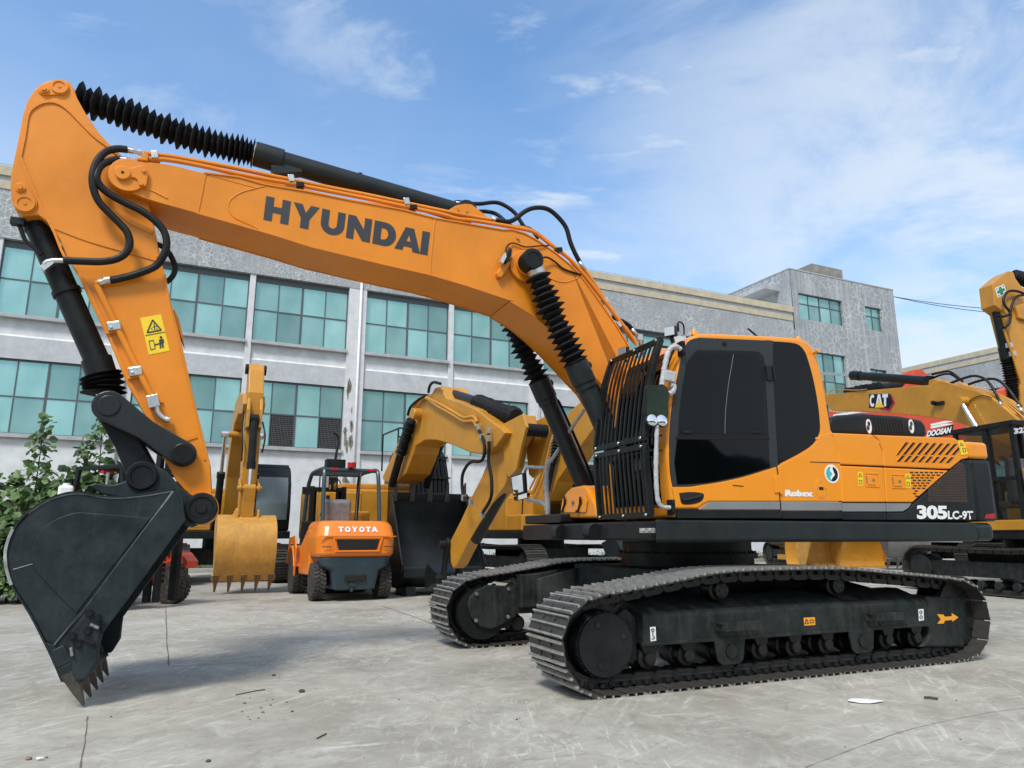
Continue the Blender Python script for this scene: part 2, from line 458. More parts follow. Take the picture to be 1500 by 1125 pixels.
def ground_mat():
    m, nt, b = nodes('worn_concrete')
    N, L = nt.nodes, nt.links
    tc = N.new('ShaderNodeTexCoord')
    def noise(scale, det=8, rough=0.6, sc3=(1, 1, 1), rot=0.0, dist=0.0):
        mr_ = N.new('ShaderNodeMapping'); mr_.inputs['Rotation'].default_value = (0, 0, rot); L.new(tc.outputs['Object'], mr_.inputs['Vector'])
        mp = N.new('ShaderNodeMapping'); mp.inputs['Scale'].default_value = sc3; mp.inputs['Location'].default_value = (rot * 7.3, scale * 1.7, 0)
        L.new(mr_.outputs[0], mp.inputs['Vector'])
        n = N.new('ShaderNodeTexNoise'); n.inputs['Scale'].default_value = scale; n.inputs['Detail'].default_value = det; n.inputs['Roughness'].default_value = rough
        n.inputs['Distortion'].default_value = dist
        L.new(mp.outputs[0], n.inputs['Vector'])
        return n.outputs['Fac']
    def rng(v, a, b_, lo=0.0, hi=1.0):
        r = N.new('ShaderNodeMapRange'); r.inputs['From Min'].default_value = a; r.inputs['From Max'].default_value = b_
        r.inputs['To Min'].default_value = lo; r.inputs['To Max'].default_value = hi
        L.new(v, r.inputs['Value']); return r.outputs[0]
    def mix(f, A, B):
        x = N.new('ShaderNodeMix'); x.data_type = 'RGBA'
        if isinstance(f, float): x.inputs['Factor'].default_value = f
        else: L.new(f, x.inputs['Factor'])
        for s_, v in (('A', A), ('B', B)):
            if isinstance(v, tuple): x.inputs[s_].default_value = rgba(v)
            else: L.new(v, x.inputs[s_])
        return x.outputs['Result']
    def mul(a, c):
        x = N.new('ShaderNodeMath'); x.operation = 'MULTIPLY'
        L.new(a, x.inputs[0])
        if isinstance(c, float): x.inputs[1].default_value = c
        else: L.new(c, x.inputs[1])
        return x.outputs[0]
    c = mix(rng(noise(0.55, 9, 0.65), 0.32, 0.68), (0.25, 0.230, 0.190), (0.44, 0.415, 0.355))
    c = mix(rng(noise(2.6, 10, 0.72, dist=0.6), 0.50, 0.70, 0, 0.60), c, (0.57, 0.55, 0.49))       # pale worn patches
    c = mix(rng(noise(0.9, 8, 0.7, dist=1.2), 0.58, 0.72, 0, 0.55), c, (0.20, 0.183, 0.152))          # damp, oily patches
    # swept streaks of dust in several directions
    for rot, sx, sy, lo, hi, am in ((-1.2, 0.7, 7.0, 0.55, 0.68, 0.55), (-0.8, 1.0, 9.0, 0.57, 0.68, 0.5), (-2.1, 0.9, 8.0, 0.57, 0.69, 0.5), (-1.6, 1.8, 15.0, 0.56, 0.66, 0.6), (-0.35, 1.4, 11.0, 0.57, 0.67, 0.6), (-2.6, 2.2, 18.0, 0.58, 0.68, 0.55)):
        s1 = rng(noise(1.5, 9, 0.7, (sx, sy, 1), rot, 0.7), lo, hi)
        ms = rng(noise(0.8 + rot * 0.3, 3, 0.5), 0.42, 0.58)
        c = mix(mul(mul(s1, ms), am), c, (0.68, 0.665, 0.62))
    c = mix(rng(noise(3.4, 9, 0.75, (1.3, 0.7, 1), 0.2, 1.0), 0.54, 0.68, 0, 0.6), c, (0.21, 0.20, 0.18))
    c = mix(rng(noise(1.3, 8, 0.7, (1, 0.6, 1), -0.3, 0.8), 0.55, 0.72, 0, 0.6), c, (0.27, 0.235, 0.185))
    c = mix(rng(noise(7.0, 10, 0.82), 0.50, 0.72, 0, 0.65), c, (0.22, 0.20, 0.175))
    c = mix(rng(noise(60.0, 4, 0.7), 0.60, 0.80, 0, 0.35), c, (0.13, 0.12, 0.105))                   # grit
    # hairline cracks
    nd = N.new('ShaderNodeTexNoise'); nd.inputs['Scale'].default_value = 1.1; nd.inputs['Detail'].default_value = 6
    L.new(tc.outputs['Object'], nd.inputs['Vector'])
    ad = N.new('ShaderNodeVectorMath'); ad.operation = 'MULTIPLY_ADD'; ad.inputs[1].default_value = (0.7, 0.7, 0)
    L.new(nd.outputs['Color'], ad.inputs[0]); L.new(tc.outputs['Object'], ad.inputs[2])
    v = N.new('ShaderNodeTexVoronoi'); v.feature = 'DISTANCE_TO_EDGE'; v.inputs['Scale'].default_value = 0.16
    L.new(ad.outputs[0], v.inputs['Vector'])
    cr = rng(v.outputs['Distance'], 0.0, 0.0016, 0.35, 0.0)
    c = mix(cr, c, (0.12, 0.11, 0.10))
    L.new(c, b.inputs['Base Color'])
    L.new(rng(noise(0.9, 8, 0.7, dist=1.2), 0.45, 0.74, 0.85, 0.55), b.inputs['Roughness'])
    b.inputs['Specular IOR Level'].default_value = 0.35
    bp = N.new('ShaderNodeBump'); bp.inputs['Strength'].default_value = 0.35; bp.inputs['Distance'].default_value = 0.01
    L.new(noise(22, 8, 0.75), bp.inputs['Height'])
    L.new(bp.outputs[0], b.inputs['Normal'])
    return m
M_GND = ground_mat()
M_JNT = mat('joint_dirt', (0.13, 0.12, 0.10), 0.9, var=0.4, scale=6)
M_KERB = mat('kerb_concrete', (0.33, 0.32, 0.30), 0.85, var=0.2, scale=4, bump=0.2)

def leaf_mat(name, c0, c1):
    m, nt, b = nodes(name)
    N, L = nt.nodes, nt.links
    g = N.new('ShaderNodeNewGeometry')
    cr = N.new('ShaderNodeValToRGB')
    cr.color_ramp.elements[0].color = rgba(c0); cr.color_ramp.elements[1].color = rgba(c1)
    L.new(g.outputs['Random Per Island'], cr.inputs[0]); L.new(cr.outputs[0], b.inputs['Base Color'])
    b.inputs['Roughness'].default_value = 0.5
    tr = N.new('ShaderNodeBsdfTranslucent'); L.new(cr.outputs[0], tr.inputs['Color'])
    mx = N.new('ShaderNodeMixShader'); mx.inputs[0].default_value = 0.3
    L.new(b.outputs[0], mx.inputs[1]); L.new(tr.outputs[0], mx.inputs[2])
    L.new(mx.outputs[0], nt.nodes['Material Output'].inputs[0])
    return m
M_LEAF = leaf_mat('shrub_leaves', (0.045, 0.095, 0.025), (0.17, 0.27, 0.09))
M_HEDGE = leaf_mat('weed_leaves', (0.03, 0.075, 0.015), (0.11, 0.20, 0.04))
M_STEM = mat('shrub_stems', (0.09, 0.075, 0.045), 0.8, var=0.3, scale=10)

# ------------------------------------------------------------------ lettering
def text_mesh(txt, bold=0.0, space=1.0, shear=0.0):
    cu = bpy.data.curves.new('lettering', 'FONT')
    cu.body = txt; cu.size = 1.0; cu.offset = bold; cu.space_character = space; cu.shear = shear
    cu.resolution_u = 3
    o = bpy.data.objects.new('lettering', cu)
    COL.objects.link(o)
    dg = bpy.context.evaluated_depsgraph_get()
    me = bpy.data.meshes.new_from_object(o.evaluated_get(dg))
    bpy.data.objects.remove(o); bpy.data.curves.remove(cu)
    return me

def lettering(name, txt, tl, tr, br, bl, n, mat_, parent, bold=0.02, space=1.0, shear=0.0, th=0.003, rz=None):
    """letters fitted to four corner points (top-left, top-right, bottom-right, bottom-left) of a flat area"""
    me = text_mesh(txt, bold, space, shear)
    xs = [v.co.x for v in me.vertices]; ys = [v.co.y for v in me.vertices]
    x0, x1, y0, y1 = min(xs), max(xs), min(ys), max(ys)
    tl, tr, br, bl = map(Vector, (tl, tr, br, bl)); n = Vector(n).normalized()
    bm = bmesh.new(); bm.from_mesh(me)
    for v in bm.verts:
        u = (v.co.x - x0) / (x1 - x0); w = (v.co.y - y0) / (y1 - y0)
        v.co = (bl * (1 - u) + br * u) * (1 - w) + (tl * (1 - u) + tr * u) * w + n * th
    bm.to_mesh(me); bm.free()
    me.materials.clear(); me.materials.append(mat_)
    me.name = name
    o = bpy.data.objects.new(name, me); COL.objects.link(o); o.parent = parent
    if rz is not None: o.rotation_euler = (0, 0, rz)
    return o

# heavy block capitals, each in a unit-high cell (x to the right, y up): lists of polygons
def arc(cx, cy, rx, ry, a0, a1, n=10):
    return [(cx + rx * math.cos(math.radians(a0 + (a1 - a0) * i / n)), cy + ry * math.sin(math.radians(a0 + (a1 - a0) * i / n))) for i in range(n + 1)]
GL = {
 'H': (1.08, [[(0,0),(.36,0),(.36,.37),(.72,.37),(.72,0),(1.08,0),(1.08,1),(.72,1),(.72,.63),(.36,.63),(.36,1),(0,1)]]),
 'Y': (1.16, [[(.39,0),(.77,0),(.77,.40),(1.16,1),(.77,1),(.58,.66),(.39,1),(0,1),(.39,.40)]]),
 'U': (1.08, [[(0,1)] + arc(.54,.42,.54,.44,180,360) + [(1.08,1),(.73,1)] + arc(.54,.42,.19,.17,360,180) + [(.35,1)]]),
 'N': (1.12, [[(0,0),(.34,0),(.34,.50),(.76,0),(1.12,0),(1.12,1),(.78,1),(.78,.50),(.36,1),(0,1)]]),
 'A': (1.15, [[(0,0),(.32,0),(.40,.20),(.75,.20),(.83,0),(1.15,0),(.74,1),(.41,1),(.41,.999),(.575,.70),(.67,.42),(.48,.42),(.575,.70),(.41,.999)]]),
 'I': (.38, [[(0,0),(.38,0),(.38,1),(0,1)]]),
 'T': (.98, [[(.30,0),(.68,0),(.68,.71),(.98,.71),(.98,1),(0,1),(0,.71),(.30,.71)]]),
}
def ringpoly(outer, inner):
    # outer and inner run the same way with equal counts: quads between them
    return [[outer[i], outer[(i + 1) % len(outer)], inner[(i + 1) % len(outer)], inner[i]] for i in range(len(outer))]
def circ(cx, cy, rx, ry, n=24): return [(cx + rx * math.cos(2 * PI * i / n), cy + ry * math.sin(2 * PI * i / n)) for i in range(n)]
GL['O'] = (1.1, ringpoly(circ(.55, .5, .55, .52), circ(.55, .5, .22, .22)))
Do = [(0,0),(.5,0)] + arc(.54,.5,.54,.5,-80,80,10) + [(.5,1),(0,1)]
Di = [(.36,.26),(.48,.26)] + arc(.48,.5,.22,.24,-80,80,10) + [(.48,.74),(.36,.74)]
GL['D'] = (1.08, ringpoly(Do, Di))
GL['A'] = (1.15, [[(0,0),(.32,0),(.395,.20),(.755,.20),(.83,0),(1.15,0),(.74,1),(.575,1),(.575,.70),(.67,.42),(.48,.42),(.575,.70),(.575,1),(.41,1)]])
GL['A'] = (1.26, [[(0,0),(.38,0),(.44,.18),(.53,.42),(.63,.70),(.63,1),(.42,1)], [(1.26,0),(.84,1),(.63,1),(.63,.70),(.73,.42),(.82,.18),(.88,0)], [(.44,.18),(.82,.18),(.73,.42),(.53,.42)]])
GL['C'] = (1.0, [arc(.52,.5,.52,.52,45,315,16) + arc(.55,.5,.24,.26,315,45,16)])

def block_letters(name, txt, tl, tr, br, bl, n, mat_, parent, gap=0.14, th=0.003, rz=None, kern=0.13):
    tot = 0
    for i, ch in enumerate(txt):
        tot += GL[ch][0] + gap
        if i and 'A' in (ch, txt[i-1]) and txt[i-1] != 'C': tot -= kern
    tot -= gap
    tl, tr, br, bl = map(Vector, (tl, tr, br, bl)); n = Vector(n).normalized()
    b = MB(); x = 0
    prev = None
    for ch in txt:
        w, polys = GL[ch]
        if 'A' in (ch, prev) and prev not in (None, 'C'): x -= kern
        prev = ch
        for P in polys:
            A = []
            for (px, py) in P:
                u = (x + px) / tot
                A.append((bl * (1 - u) + br * u) * (1 - py) + (tl * (1 - u) + tr * u) * py + n * th)
            b.poly(A)
        x += w + gap
    bmesh.ops.recalc_face_normals(b.bm, faces=b.bm.faces[:])
    return b.build(name, mat_, parent, rz=rz)
# ================================================================== the large orange excavator
TY, UY = 23.5, 21.5
_a = ground(893, 1028); _b = ground(1410, 968)
_t = Fr(0, 0, TY)
_o = (_a + _b) / 2 - _t.y * 1.64
T = Fr(_o.x, _o.y, TY)
U = Fr(_o.x, _o.y, UY)
RZ = math.radians(UY - TY)
hero = thing('excavator', 'large orange crawler excavator in the foreground, charcoal bucket resting on its teeth', 'excavator', T)

def V(x, y, z): return Vector((x, y, z))
Zh = lambda X0, Y0, s, pts: Q(X0, Y0, s, pts)

# ---------------------------------------------------------------- tracks
LOOP_PX = [(1385,971),(1250,987),(1100,1004),(950,1022),(893,1028),(851,1014),(829,982),(821,950),(823,925),(834,899),(847,886),(862,876),(885,868),(911,863),(944,857),(998,846),(1050,836),(1110,831.5),(1230,830),(1305,836),(1379,843),(1417,850),(1440,868),(1450,894),(1452,921),(1443,952),(1425,965)]
lp = T.xz(LOOP_PX, 1.64)
lp = [(x, max(0.0, z) if i not in (0,1,2,3,4) else 0.0) for i, (x, z) in enumerate(lp)]
lp = sp2(lp, 8, True)
lp = [(x, max(0.0, z)) for x, z in lp]
def resample(P, n):
    P = P + [P[0]]
    D = [0]
    for i in range(1, len(P)): D.append(D[-1] + math.hypot(P[i][0] - P[i-1][0], P[i][1] - P[i-1][1]))
    out = []
    j = 0
    for k in range(n):
        d = D[-1] * k / n
        while D[j + 1] < d: j += 1
        t = (d - D[j]) / max(1e-9, D[j + 1] - D[j])
        out.append((P[j][0] * (1 - t) + P[j+1][0] * t, P[j][1] * (1 - t) + P[j+1][1] * t))
    return out, D[-1]
_, LL = resample(lp, 10)
NS = int(round(LL / 0.200))
pitch = LL / NS

def shoe_mesh(w, p, full=True):
    """one track shoe: plate with three grousers and bolt heads, link pair on its inner side; outward is -z"""
    b = MB(); hw = w / 2
    g = p / 2 - 0.011
    # slightly dished plate
    b.mi = 0
    b.prism([(-g, 0.030), (-g, 0.022), (g - 0.012, 0.022), (g, 0.018), (g, 0.028), (g - 0.01, 0.032)], -hw, hw)
    b.mi = 1
    for gx in (-g + 0.014, 0.0, g - 0.014):
        tip = 0.006
        b.prism([(gx - 0.011, 0.0218), (gx - tip, 0.0), (gx + tip, 0.0), (gx + 0.011, 0.0218)], -hw + 0.004, hw - 0.004)
    if full:
        b.mi = 0
        for sx in (-0.045, 0.045):
            for sy in (-0.10, 0.10):
                b.cyl((sx, sy, 0.023), (sx, sy, 0.008), 0.016, n=6, smooth=False)
        b.mi = 2
        for sy in (-0.085, 0.085):
            b.prism([(-g - 0.02, 0.05), (-g + 0.02, 0.035), (g - 0.02, 0.035), (g + 0.02, 0.05), (g + 0.02, 0.10), (g - 0.03, 0.125), (-g + 0.03, 0.125), (-g - 0.02, 0.10)], sy - 0.025, sy + 0.025)
        b.cyl((-g, -0.122, 0.075), (-g, 0.122, 0.075), 0.026, n=10)
        for sy in (-0.11, 0.15):
            b.cyl((0.0, sy - 0.02, 0.045), (0.0, sy - 0.02, 0.075), 0.022, n=8)
    return b

def frame_on(P, n, i):
    x0, z0 = P[(i - 1) % n]; x1, z1 = P[(i + 1) % n]
    return math.atan2(-(z1 - z0), x1 - x0)

# loop direction: bottom runs towards +X
S, _ = resample(lp, NS)
def make_track(yc):
    base = MB()
    # rail that carries the links: an inner band following the loop
    return base
proto = shoe_mesh(0.60, pitch).build('track_shoe', [M_SHOE, M_SHG, M_LINK])
proto_me = proto.data
bpy.data.objects.remove(proto)
def track(yc, parent):
    # inner chain ring as the track's own mesh
    inn = []
    n = NS
    for i in range(n):
        a = frame_on(S, n, i)
        nx, nz = math.sin(a), math.cos(a)          # inward
        inn.append((S[i][0] + nx * 0.085, S[i][1] + nz * 0.085))
    b = MB()
    for sy in (-0.085, 0.085):
        b.vtube([V(x, yc + sy, z) for x, z in inn] + [V(inn[0][0], yc + sy, inn[0][1])], 0.030, 6, smooth=False)
    tr = b.build('track', M_LINK, parent)
    for i in range(n):
        o = bpy.data.objects.new('track_shoe', proto_me)
        COL.objects.link(o); o.parent = tr
        o.location = (S[i][0], yc, S[i][1])
        o.rotation_euler = (0, frame_on(S, n, i), 0)
    return tr
for yc in (1.34, -1.34): track(yc, hero)

# ---------------------------------------------------------------- undercarriage frames
def bolt_ring(b, c, d, R, n, r=0.014, h=0.012, ph=0.0):
    for q in b.ring(c, d, R, n, ph):
        b.cyl(q, q + Vector(d).normalized() * h, r, n=6, smooth=False)

def side_frame(sgn, parent):
    yo = 1.50 * sgn           # outer face
    yi = 1.12 * sgn
    prof = T.xz([(944,909),(944,966),(950,968),(1100,951),(1250,938),(1362,929),(1361,889),(1351,885),(1250,893),(1100,902.5),(950,911)], 1.50)
    zt = [p for p in prof]
    b = MB()
    xr = prof[5][0]; xl = prof[1][0]
    z0 = 0.335; z1 = 0.555
    # box with a sloping shoulder: section in the YZ plane extruded along X
    sec = [(yo, z0), (yo, z1), (yo - sgn * 0.03, z1 + 0.03), (yo - sgn * 0.30, z1 + 0.115), (yi - sgn * 0.05, z1 + 0.115), (yi - sgn * 0.05, z0)]
    b.extr([(xr, y, z) for y, z in sec], [(xl, y, z) for y, z in sec])
    fr = b.build('track_frame', M_UC, parent, bevel=0.012)
    b = MB()
    # weld rail along the lower edge
    b.box(xr, xl + 0.02, yo - sgn * 0.02, yo + sgn * 0.012, z0 - 0.006, z0 + 0.022)
    b.build('weld_rail', M_UC, fr, bevel=0.005)
    # front yoke towards the final drive
    b = MB()
    ch = [(xl, z1 - 0.02), (xl + 0.10, z1 + 0.06), (xl + 0.16, z1 + 0.02), (xl + 0.20, 0.40), (xl + 0.16, 0.22), (xl + 0.05, 0.18), (xl, 0.22)]
    b.prism(ch, yi - sgn * 0.02, yo - sgn * 0.10)
    b.build('drive_yoke', M_UC, fr, bevel=0.01)
    # rear idler guard
    g = T.xz([(1364,932),(1357,874),(1411,874),(1417,881),(1418,936),(1415,949),(1351,949)], 1.50)
    g = [(x, z) for x, z in g]
    b = MB(); b.prism(g, yi, yo - sgn * 0.008)
    gd = b.build('idler_guard', M_UC, fr, bevel=0.025, seg=3)
    b = MB()
    b.cyl((xr - 0.55, 1.20 * sgn, 0.46), (xr - 0.55, 1.48 * sgn, 0.46), 0.33, n=36)
    b.build('idler_wheel', M_LINK, parent, bevel=0.01)
    # bottom rollers and their guards
    for k in range(9):
        x = xr + 0.12 + (xl - xr - 0.2) * k / 8
        b = MB()
        b.lathe((x, 1.12 * sgn, 0.225), (0, sgn, 0), [(0, 0.07), (0.02, 0.085), (0.12, 0.085), (0.13, 0.105), (0.20, 0.105), (0.21, 0.085), (0.30, 0.085), (0.31, 0.055), (0.345, 0.05)], 20)
        b.build('track_roller', M_LINK, fr)
        b = MB()
        b.prism([(x - 0.085, z0), (x + 0.085, z0), (x + 0.05, 0.262), (x - 0.05, 0.262)], 1.43 * sgn, 1.46 * sgn)
        b.cyl((x, 1.40 * sgn, 0.225), (x, 1.47 * sgn, 0.225), 0.046, n=18)
        b.build('roller_bracket', M_LINK, fr, bevel=0.006)
    for px_ in (1068, 1262):
        if sgn > 0:
            x = T.p(px_, 940, 1.5).x
        b = MB()
        b.prism([(x - 0.16, z0), (x + 0.16, z0), (x + 0.13, 0.17), (x + 0.09, 0.135), (x - 0.09, 0.135), (x - 0.13, 0.17)], 1.49 * sgn, 1.515 * sgn)
        side_frame.g = x
        b.build('roller_guard', M_UC, fr, bevel=0.008)
        b = MB(); b.cyl((x, 1.515 * sgn, 0.245), (x, 1.53 * sgn, 0.245), 0.055, n=16)
        b.build('guard_boss', M_LINK, fr)
    # carrier rollers
    for (cx, cy) in ((1059, 865), (1230, 858)):
        v = T.p(cx, cy, 1.44)
        b = MB()
        b.lathe((v.x, 1.22 * sgn, v.z), (0, sgn, 0), [(0, 0.05), (0.02, 0.075), (0.10, 0.075), (0.11, 0.09), (0.15, 0.09), (0.16, 0.07), (0.21, 0.07), (0.222, 0.05)], 22)
        bolt_ring(b, (v.x, 1.442 * sgn, v.z), (0, sgn, 0), 0.035, 5, 0.008, 0.008)
        b.build('carrier_roller', M_LINK, fr)
        b = MB(); b.box(v.x - 0.05, v.x + 0.05, 1.10 * sgn, 1.20 * sgn, 0.60, v.z + 0.04)
        b.build('roller_pedestal', M_LINK, fr)
        def slp(y): return z1 + 0.034 + (1.47 - y) / 0.27 * 0.085
        b = MB()
        ys = [(1.22, 0.03), (1.43, 0.03)]
        A = [(v.x + 0.02, 1.22), (v.x - 0.16, 1.22), (v.x - 0.24, 1.42), (v.x - 0.04, 1.42)]
        b.extr([(x_, y_ * sgn, slp(y_) - 0.01) for x_, y_ in A], [(x_, y_ * sgn, slp(y_) + 0.003) for x_, y_ in A])
        b.build('frame_slot', M_DARK, fr)
    # final drive
    v = T.p(888, 947, 1.52)
    cx, cz = v.x, v.z + 0.01
    b = MB()
    b.lathe((cx, 1.10 * sgn, cz), (0, sgn, 0), [(0, 0.28), (0.04, 0.30), (0.10, 0.30), (0.12, 0.27), (0.16, 0.255), (0.375, 0.255), (0.395, 0.245), (0.40, 0.238), (0.42, 0.236)], 48)
    bolt_ring(b, (cx, 1.495 * sgn, cz), (0, sgn, 0), 0.247, 24, 0.008, 0.012)
    fd = b.build('final_drive', M_BK, fr)
    b = MB()
    for a in (65, 160, 290):
        q = (cx + 0.165 * math.cos(math.radians(a)), 1.52 * sgn, cz + 0.165 * math.sin(math.radians(a)))
        b.cyl(q, (q[0], q[1] + 0.008 * sgn, q[2]), 0.020, n=14)
    b.build('plug', M_UC, fd)
    # sprocket teeth
    b = MB(); n = 21; R0, R1 = 0.31, 0.365
    pts = []
    for i in range(n):
        for k, rr in ((0, R0), (0.3, R0), (0.42, R1), (0.58, R1), (0.7, R0)):
            a = 2 * PI * (i + k) / n
            pts.append((cx + rr * math.cos(a), cz + rr * math.sin(a)))
    b.prism(pts, 1.29 * sgn, 1.36 * sgn)
    b.build('drive_sprocket', M_LINK, fr)
    return fr, (cx, cz), (xl, xr, z0, z1)

frL, (dcx, dcz), (fxl, fxr, fz0, fz1) = side_frame(1, hero)
frR, _, _ = side_frame(-1, hero)

# steps and stickers on the near side frame
def step(px0, px1, py0, py1):
    A = T.p(px0, py0, 1.5); B = T.p(px1, py1, 1.5)
    b = MB(); y0, y1 = 1.502, 1.60
    x1, x0 = A.x, B.x; z = (A.z + B.z) / 2
    for k in range(8):
        t = k / 7
        b.box(x0 + (x1 - x0) * t - 0.012, x0 + (x1 - x0) * t + 0.012, y0, y1 - 0.02, z + 0.005, z + 0.02)
    b.box(x0 + 0.03, x1 - 0.03, y1 - 0.02, y1, z - 0.05, z + 0.022)
    b.bar((x0 + 0.035, y1 - 0.01, z - 0.014), (x0 - 0.01, y0, z - 0.014), 0.016, 0.07)
    b.bar((x1 - 0.035, y1 - 0.01, z - 0.014), (x1 + 0.01, y0, z - 0.014), 0.016, 0.07)
    b.build('step', M_UC, frL, bevel=0.003)
step(1047, 1102, 914, 912)
step(1267, 1314, 901, 898)
b = MB(); q = T.p(1290, 911, 1.502); b.prism([(q.x - 0.035, q.z + 0.03), (q.x + 0.035, q.z + 0.03), (q.x + 0.025, q.z - 0.035), (q.x - 0.025, q.z - 0.035)], 1.5, 1.503)
b.build('drain_hole', M_DARK, frL)

def quad_decal(fr, pxs, Y, name, mat_, parent, rz=None, th=0.003, off=0.0):
    P = [fr.p(x, y, Y) for x, y in pxs]
    A = [(p.x, Y + off, p.z) for p in P]; B = [(p.x, Y + off + th, p.z) for p in P]
    b = MB(); b.extr(A, B)
    return b.build(name, mat_, parent, rz=rz)

def pict(fr, Y, mat_, parent, name, shapes, rz=None):
    """dark figures inside a sticker: each shape is a list of px points or (px centre, ring radii)"""
    b = MB()
    for sh in shapes:
        P = [fr.p(x, y, Y) for x, y in sh]
        b.extr([(p.x, Y - 0.001, p.z) for p in P], [(p.x, Y + 0.0012, p.z) for p in P])
    return b.build(name, mat_, parent, rz=rz)

def line_shape(p, q, w):
    dx, dy = q[0] - p[0], q[1] - p[1]; L = math.hypot(dx, dy) or 1
    nx, ny = -dy / L * w / 2, dx / L * w / 2
    return [(p[0] + nx, p[1] + ny), (q[0] + nx, q[1] + ny), (q[0] - nx, q[1] - ny), (p[0] - nx, p[1] - ny)]
def outline_shapes(pts, w, closed=True):
    return [line_shape(pts[i], pts[(i + 1) % len(pts)], w) for i in range(len(pts) if closed else len(pts) - 1)]
def circ_px(cx, cy, r, n=14, a0=0, a1=360, ry=None):
    ry = ry or r
    return [(cx + r * math.cos(math.radians(a0 + (a1 - a0) * i / n)), cy + ry * math.sin(math.radians(a0 + (a1 - a0) * i / n))) for i in range(n + (0 if a1 - a0 == 360 else 1))]

s_ = quad_decal(T, [(952,918.5),(960,918),(961,938.5),(953,939.5)], 1.5, 'hook_sticker', M_WHT, frL)
pict(T, 1.505, M_LET, s_, 'hook_symbol', outline_shapes(circ_px(956.2, 923, 2.0, 10), 1.1) + outline_shapes(circ_px(956.6, 934, 2.1, 9, -90, 150), 1.2, False) + [line_shape((956.3, 925), (956.5, 932), 1.2)])
s_ = quad_decal(T, [(1345,892.5),(1352.5,892),(1353,908.5),(1346,909.5)], 1.5, 'hook_sticker', M_WHT, frL)
pict(T, 1.505, M_LET, s_, 'hook_symbol', outline_shapes(circ_px(1349, 897, 1.7, 10, ry=2.3), 1.0) + outline_shapes(circ_px(1349.4, 904, 1.8, 10, ry=2.3), 1.0))
s_ = quad_decal(T, [(1177,904.8),(1193.3,904),(1194,915.5),(1178,916.5)], 1.5, 'warning_sticker', M_STO, frL)
pict(T, 1.505, M_LET, s_, 'warning_symbol', outline_shapes([(1181.5, 906.8), (1179.2, 913.4), (1184.5, 913.2)], 0.9) + outline_shapes([(1186.5, 908.2), (1191.5, 907.8), (1191.8, 911.8), (1186.8, 912.4)], 0.8))
# travel direction arrow on the idler guard
ar = Q(1230, 790, 5.357, [(762,588),(810,590),(822,607),(880,604),(878,580),(930,612),(884,645),(884,632),(822,638),(815,660),(768,662),(792,628)])
b = MB(); P = [T.p(x, y, 1.4925) for x, y in ar]
b.extr([(p.x, 1.489, p.z) for p in P], [(p.x, 1.496, p.z) for p in P]); b.build('travel_arrow', M_STO, frL)

# centre frame
b = MB()
b.box(-0.95, 0.95, -0.80, 0.80, 0.52, 0.88)
for sx in (1, -1):
    for sy in (1, -1):
        b.extr([(sx * 0.3, sy * 0.70, 0.50), (sx * 1.0, sy * 0.70, 0.50), (sx * 1.0, sy * 0.70, 0.84), (sx * 0.3, sy * 0.70, 0.84)],
               [(sx * 0.9, sy * 1.13, 0.38), (sx * 1.5, sy * 1.13, 0.38), (sx * 1.5, sy * 1.13, 0.66), (sx * 0.9, sy * 1.13, 0.66)])
b.build('centre_frame', M_UC, hero, bevel=0.02)
b = MB()
b.lathe((0, 0, 0.86), (0, 0, 1), [(0, 0.70), (0.10, 0.70), (0.10, 0.74), (0.15, 0.74), (0.15, 0.68), (0.27, 0.68)], 64)
bolt_ring(b, (0, 0, 1.01), (0, 0, 1), 0.71, 40, 0.014, 0.02)
b.build('slewing_ring', M_BK, hero)
# inner side of the far track frame: bolted drive cover and long plate
# (its inner face stands at Y = -1.04)
cov = T.xz(Q(620, 760, 5.357, [(740,530),(500,520),(420,560),(365,620),(350,690),(380,780),(450,850),(530,868),(590,850),(735,768)]), -1.06)
b = MB(); b.prism(sp2(cov, 1, True) if False else cov, -1.12, -1.06)
cv = b.build('drive_cover', M_UC, frR, bevel=0.015)
b = MB()
for q in Q(620, 760, 5.357, [(418,588),(668,550),(412,797),(664,768)]):
    p = T.p(q[0], q[1], -1.05); b.cyl((p.x, -1.06, p.z), (p.x, -1.035, p.z), 0.020, n=8)
b.build('cover_bolt', M_ZN, cv)
pl = T.xz(Q(620, 760, 5.357, [(765,440),(880,432),(1000,412),(1090,392),(1300,395),(1700,420),(1700,620),(1400,660),(900,690),(765,700)]), -0.98)
b = MB(); b.prism(pl, -1.14, -0.98)
b.build('frame_inner_plate', M_UC, frR, bevel=0.012)

# ================================================================== upper structure (slewed by two degrees)
def up(b, name, m, parent=hero, **k): 
    return b.build(name, m, parent, rz=RZ if parent is hero else None, **k)
YL = 1.47       # left side plane
YR = -1.45

# main platform beam
b = MB()
zt = U.p(1180, 762.5, YL).z; zb = U.p(1180, 795, YL).z
xf = U.p(985, 760, YL).x + 0.04
xfr = 1.32
xrr = U.p(1431, 780, YL).x
b.box(xrr, xfr, YR, YL - 0.03, zb + 0.02, zt - 0.012)
plat = up(b, 'platform', M_BK, bevel=0.02)
b = MB()
b.extr([(xrr, YL - 0.03, zb), (xfr - 0.02, YL - 0.03, zb), (xfr - 0.02, YL - 0.03, zt), (xrr, YL - 0.03, zt)],
       [(xrr, YL, zb + 0.03), (xfr - 0.02, YL, zb + 0.03), (xfr - 0.02, YL, zt - 0.008), (xrr, YL, zt - 0.008)])
b.build('side_skirt', M_GB, plat, bevel=0.012)

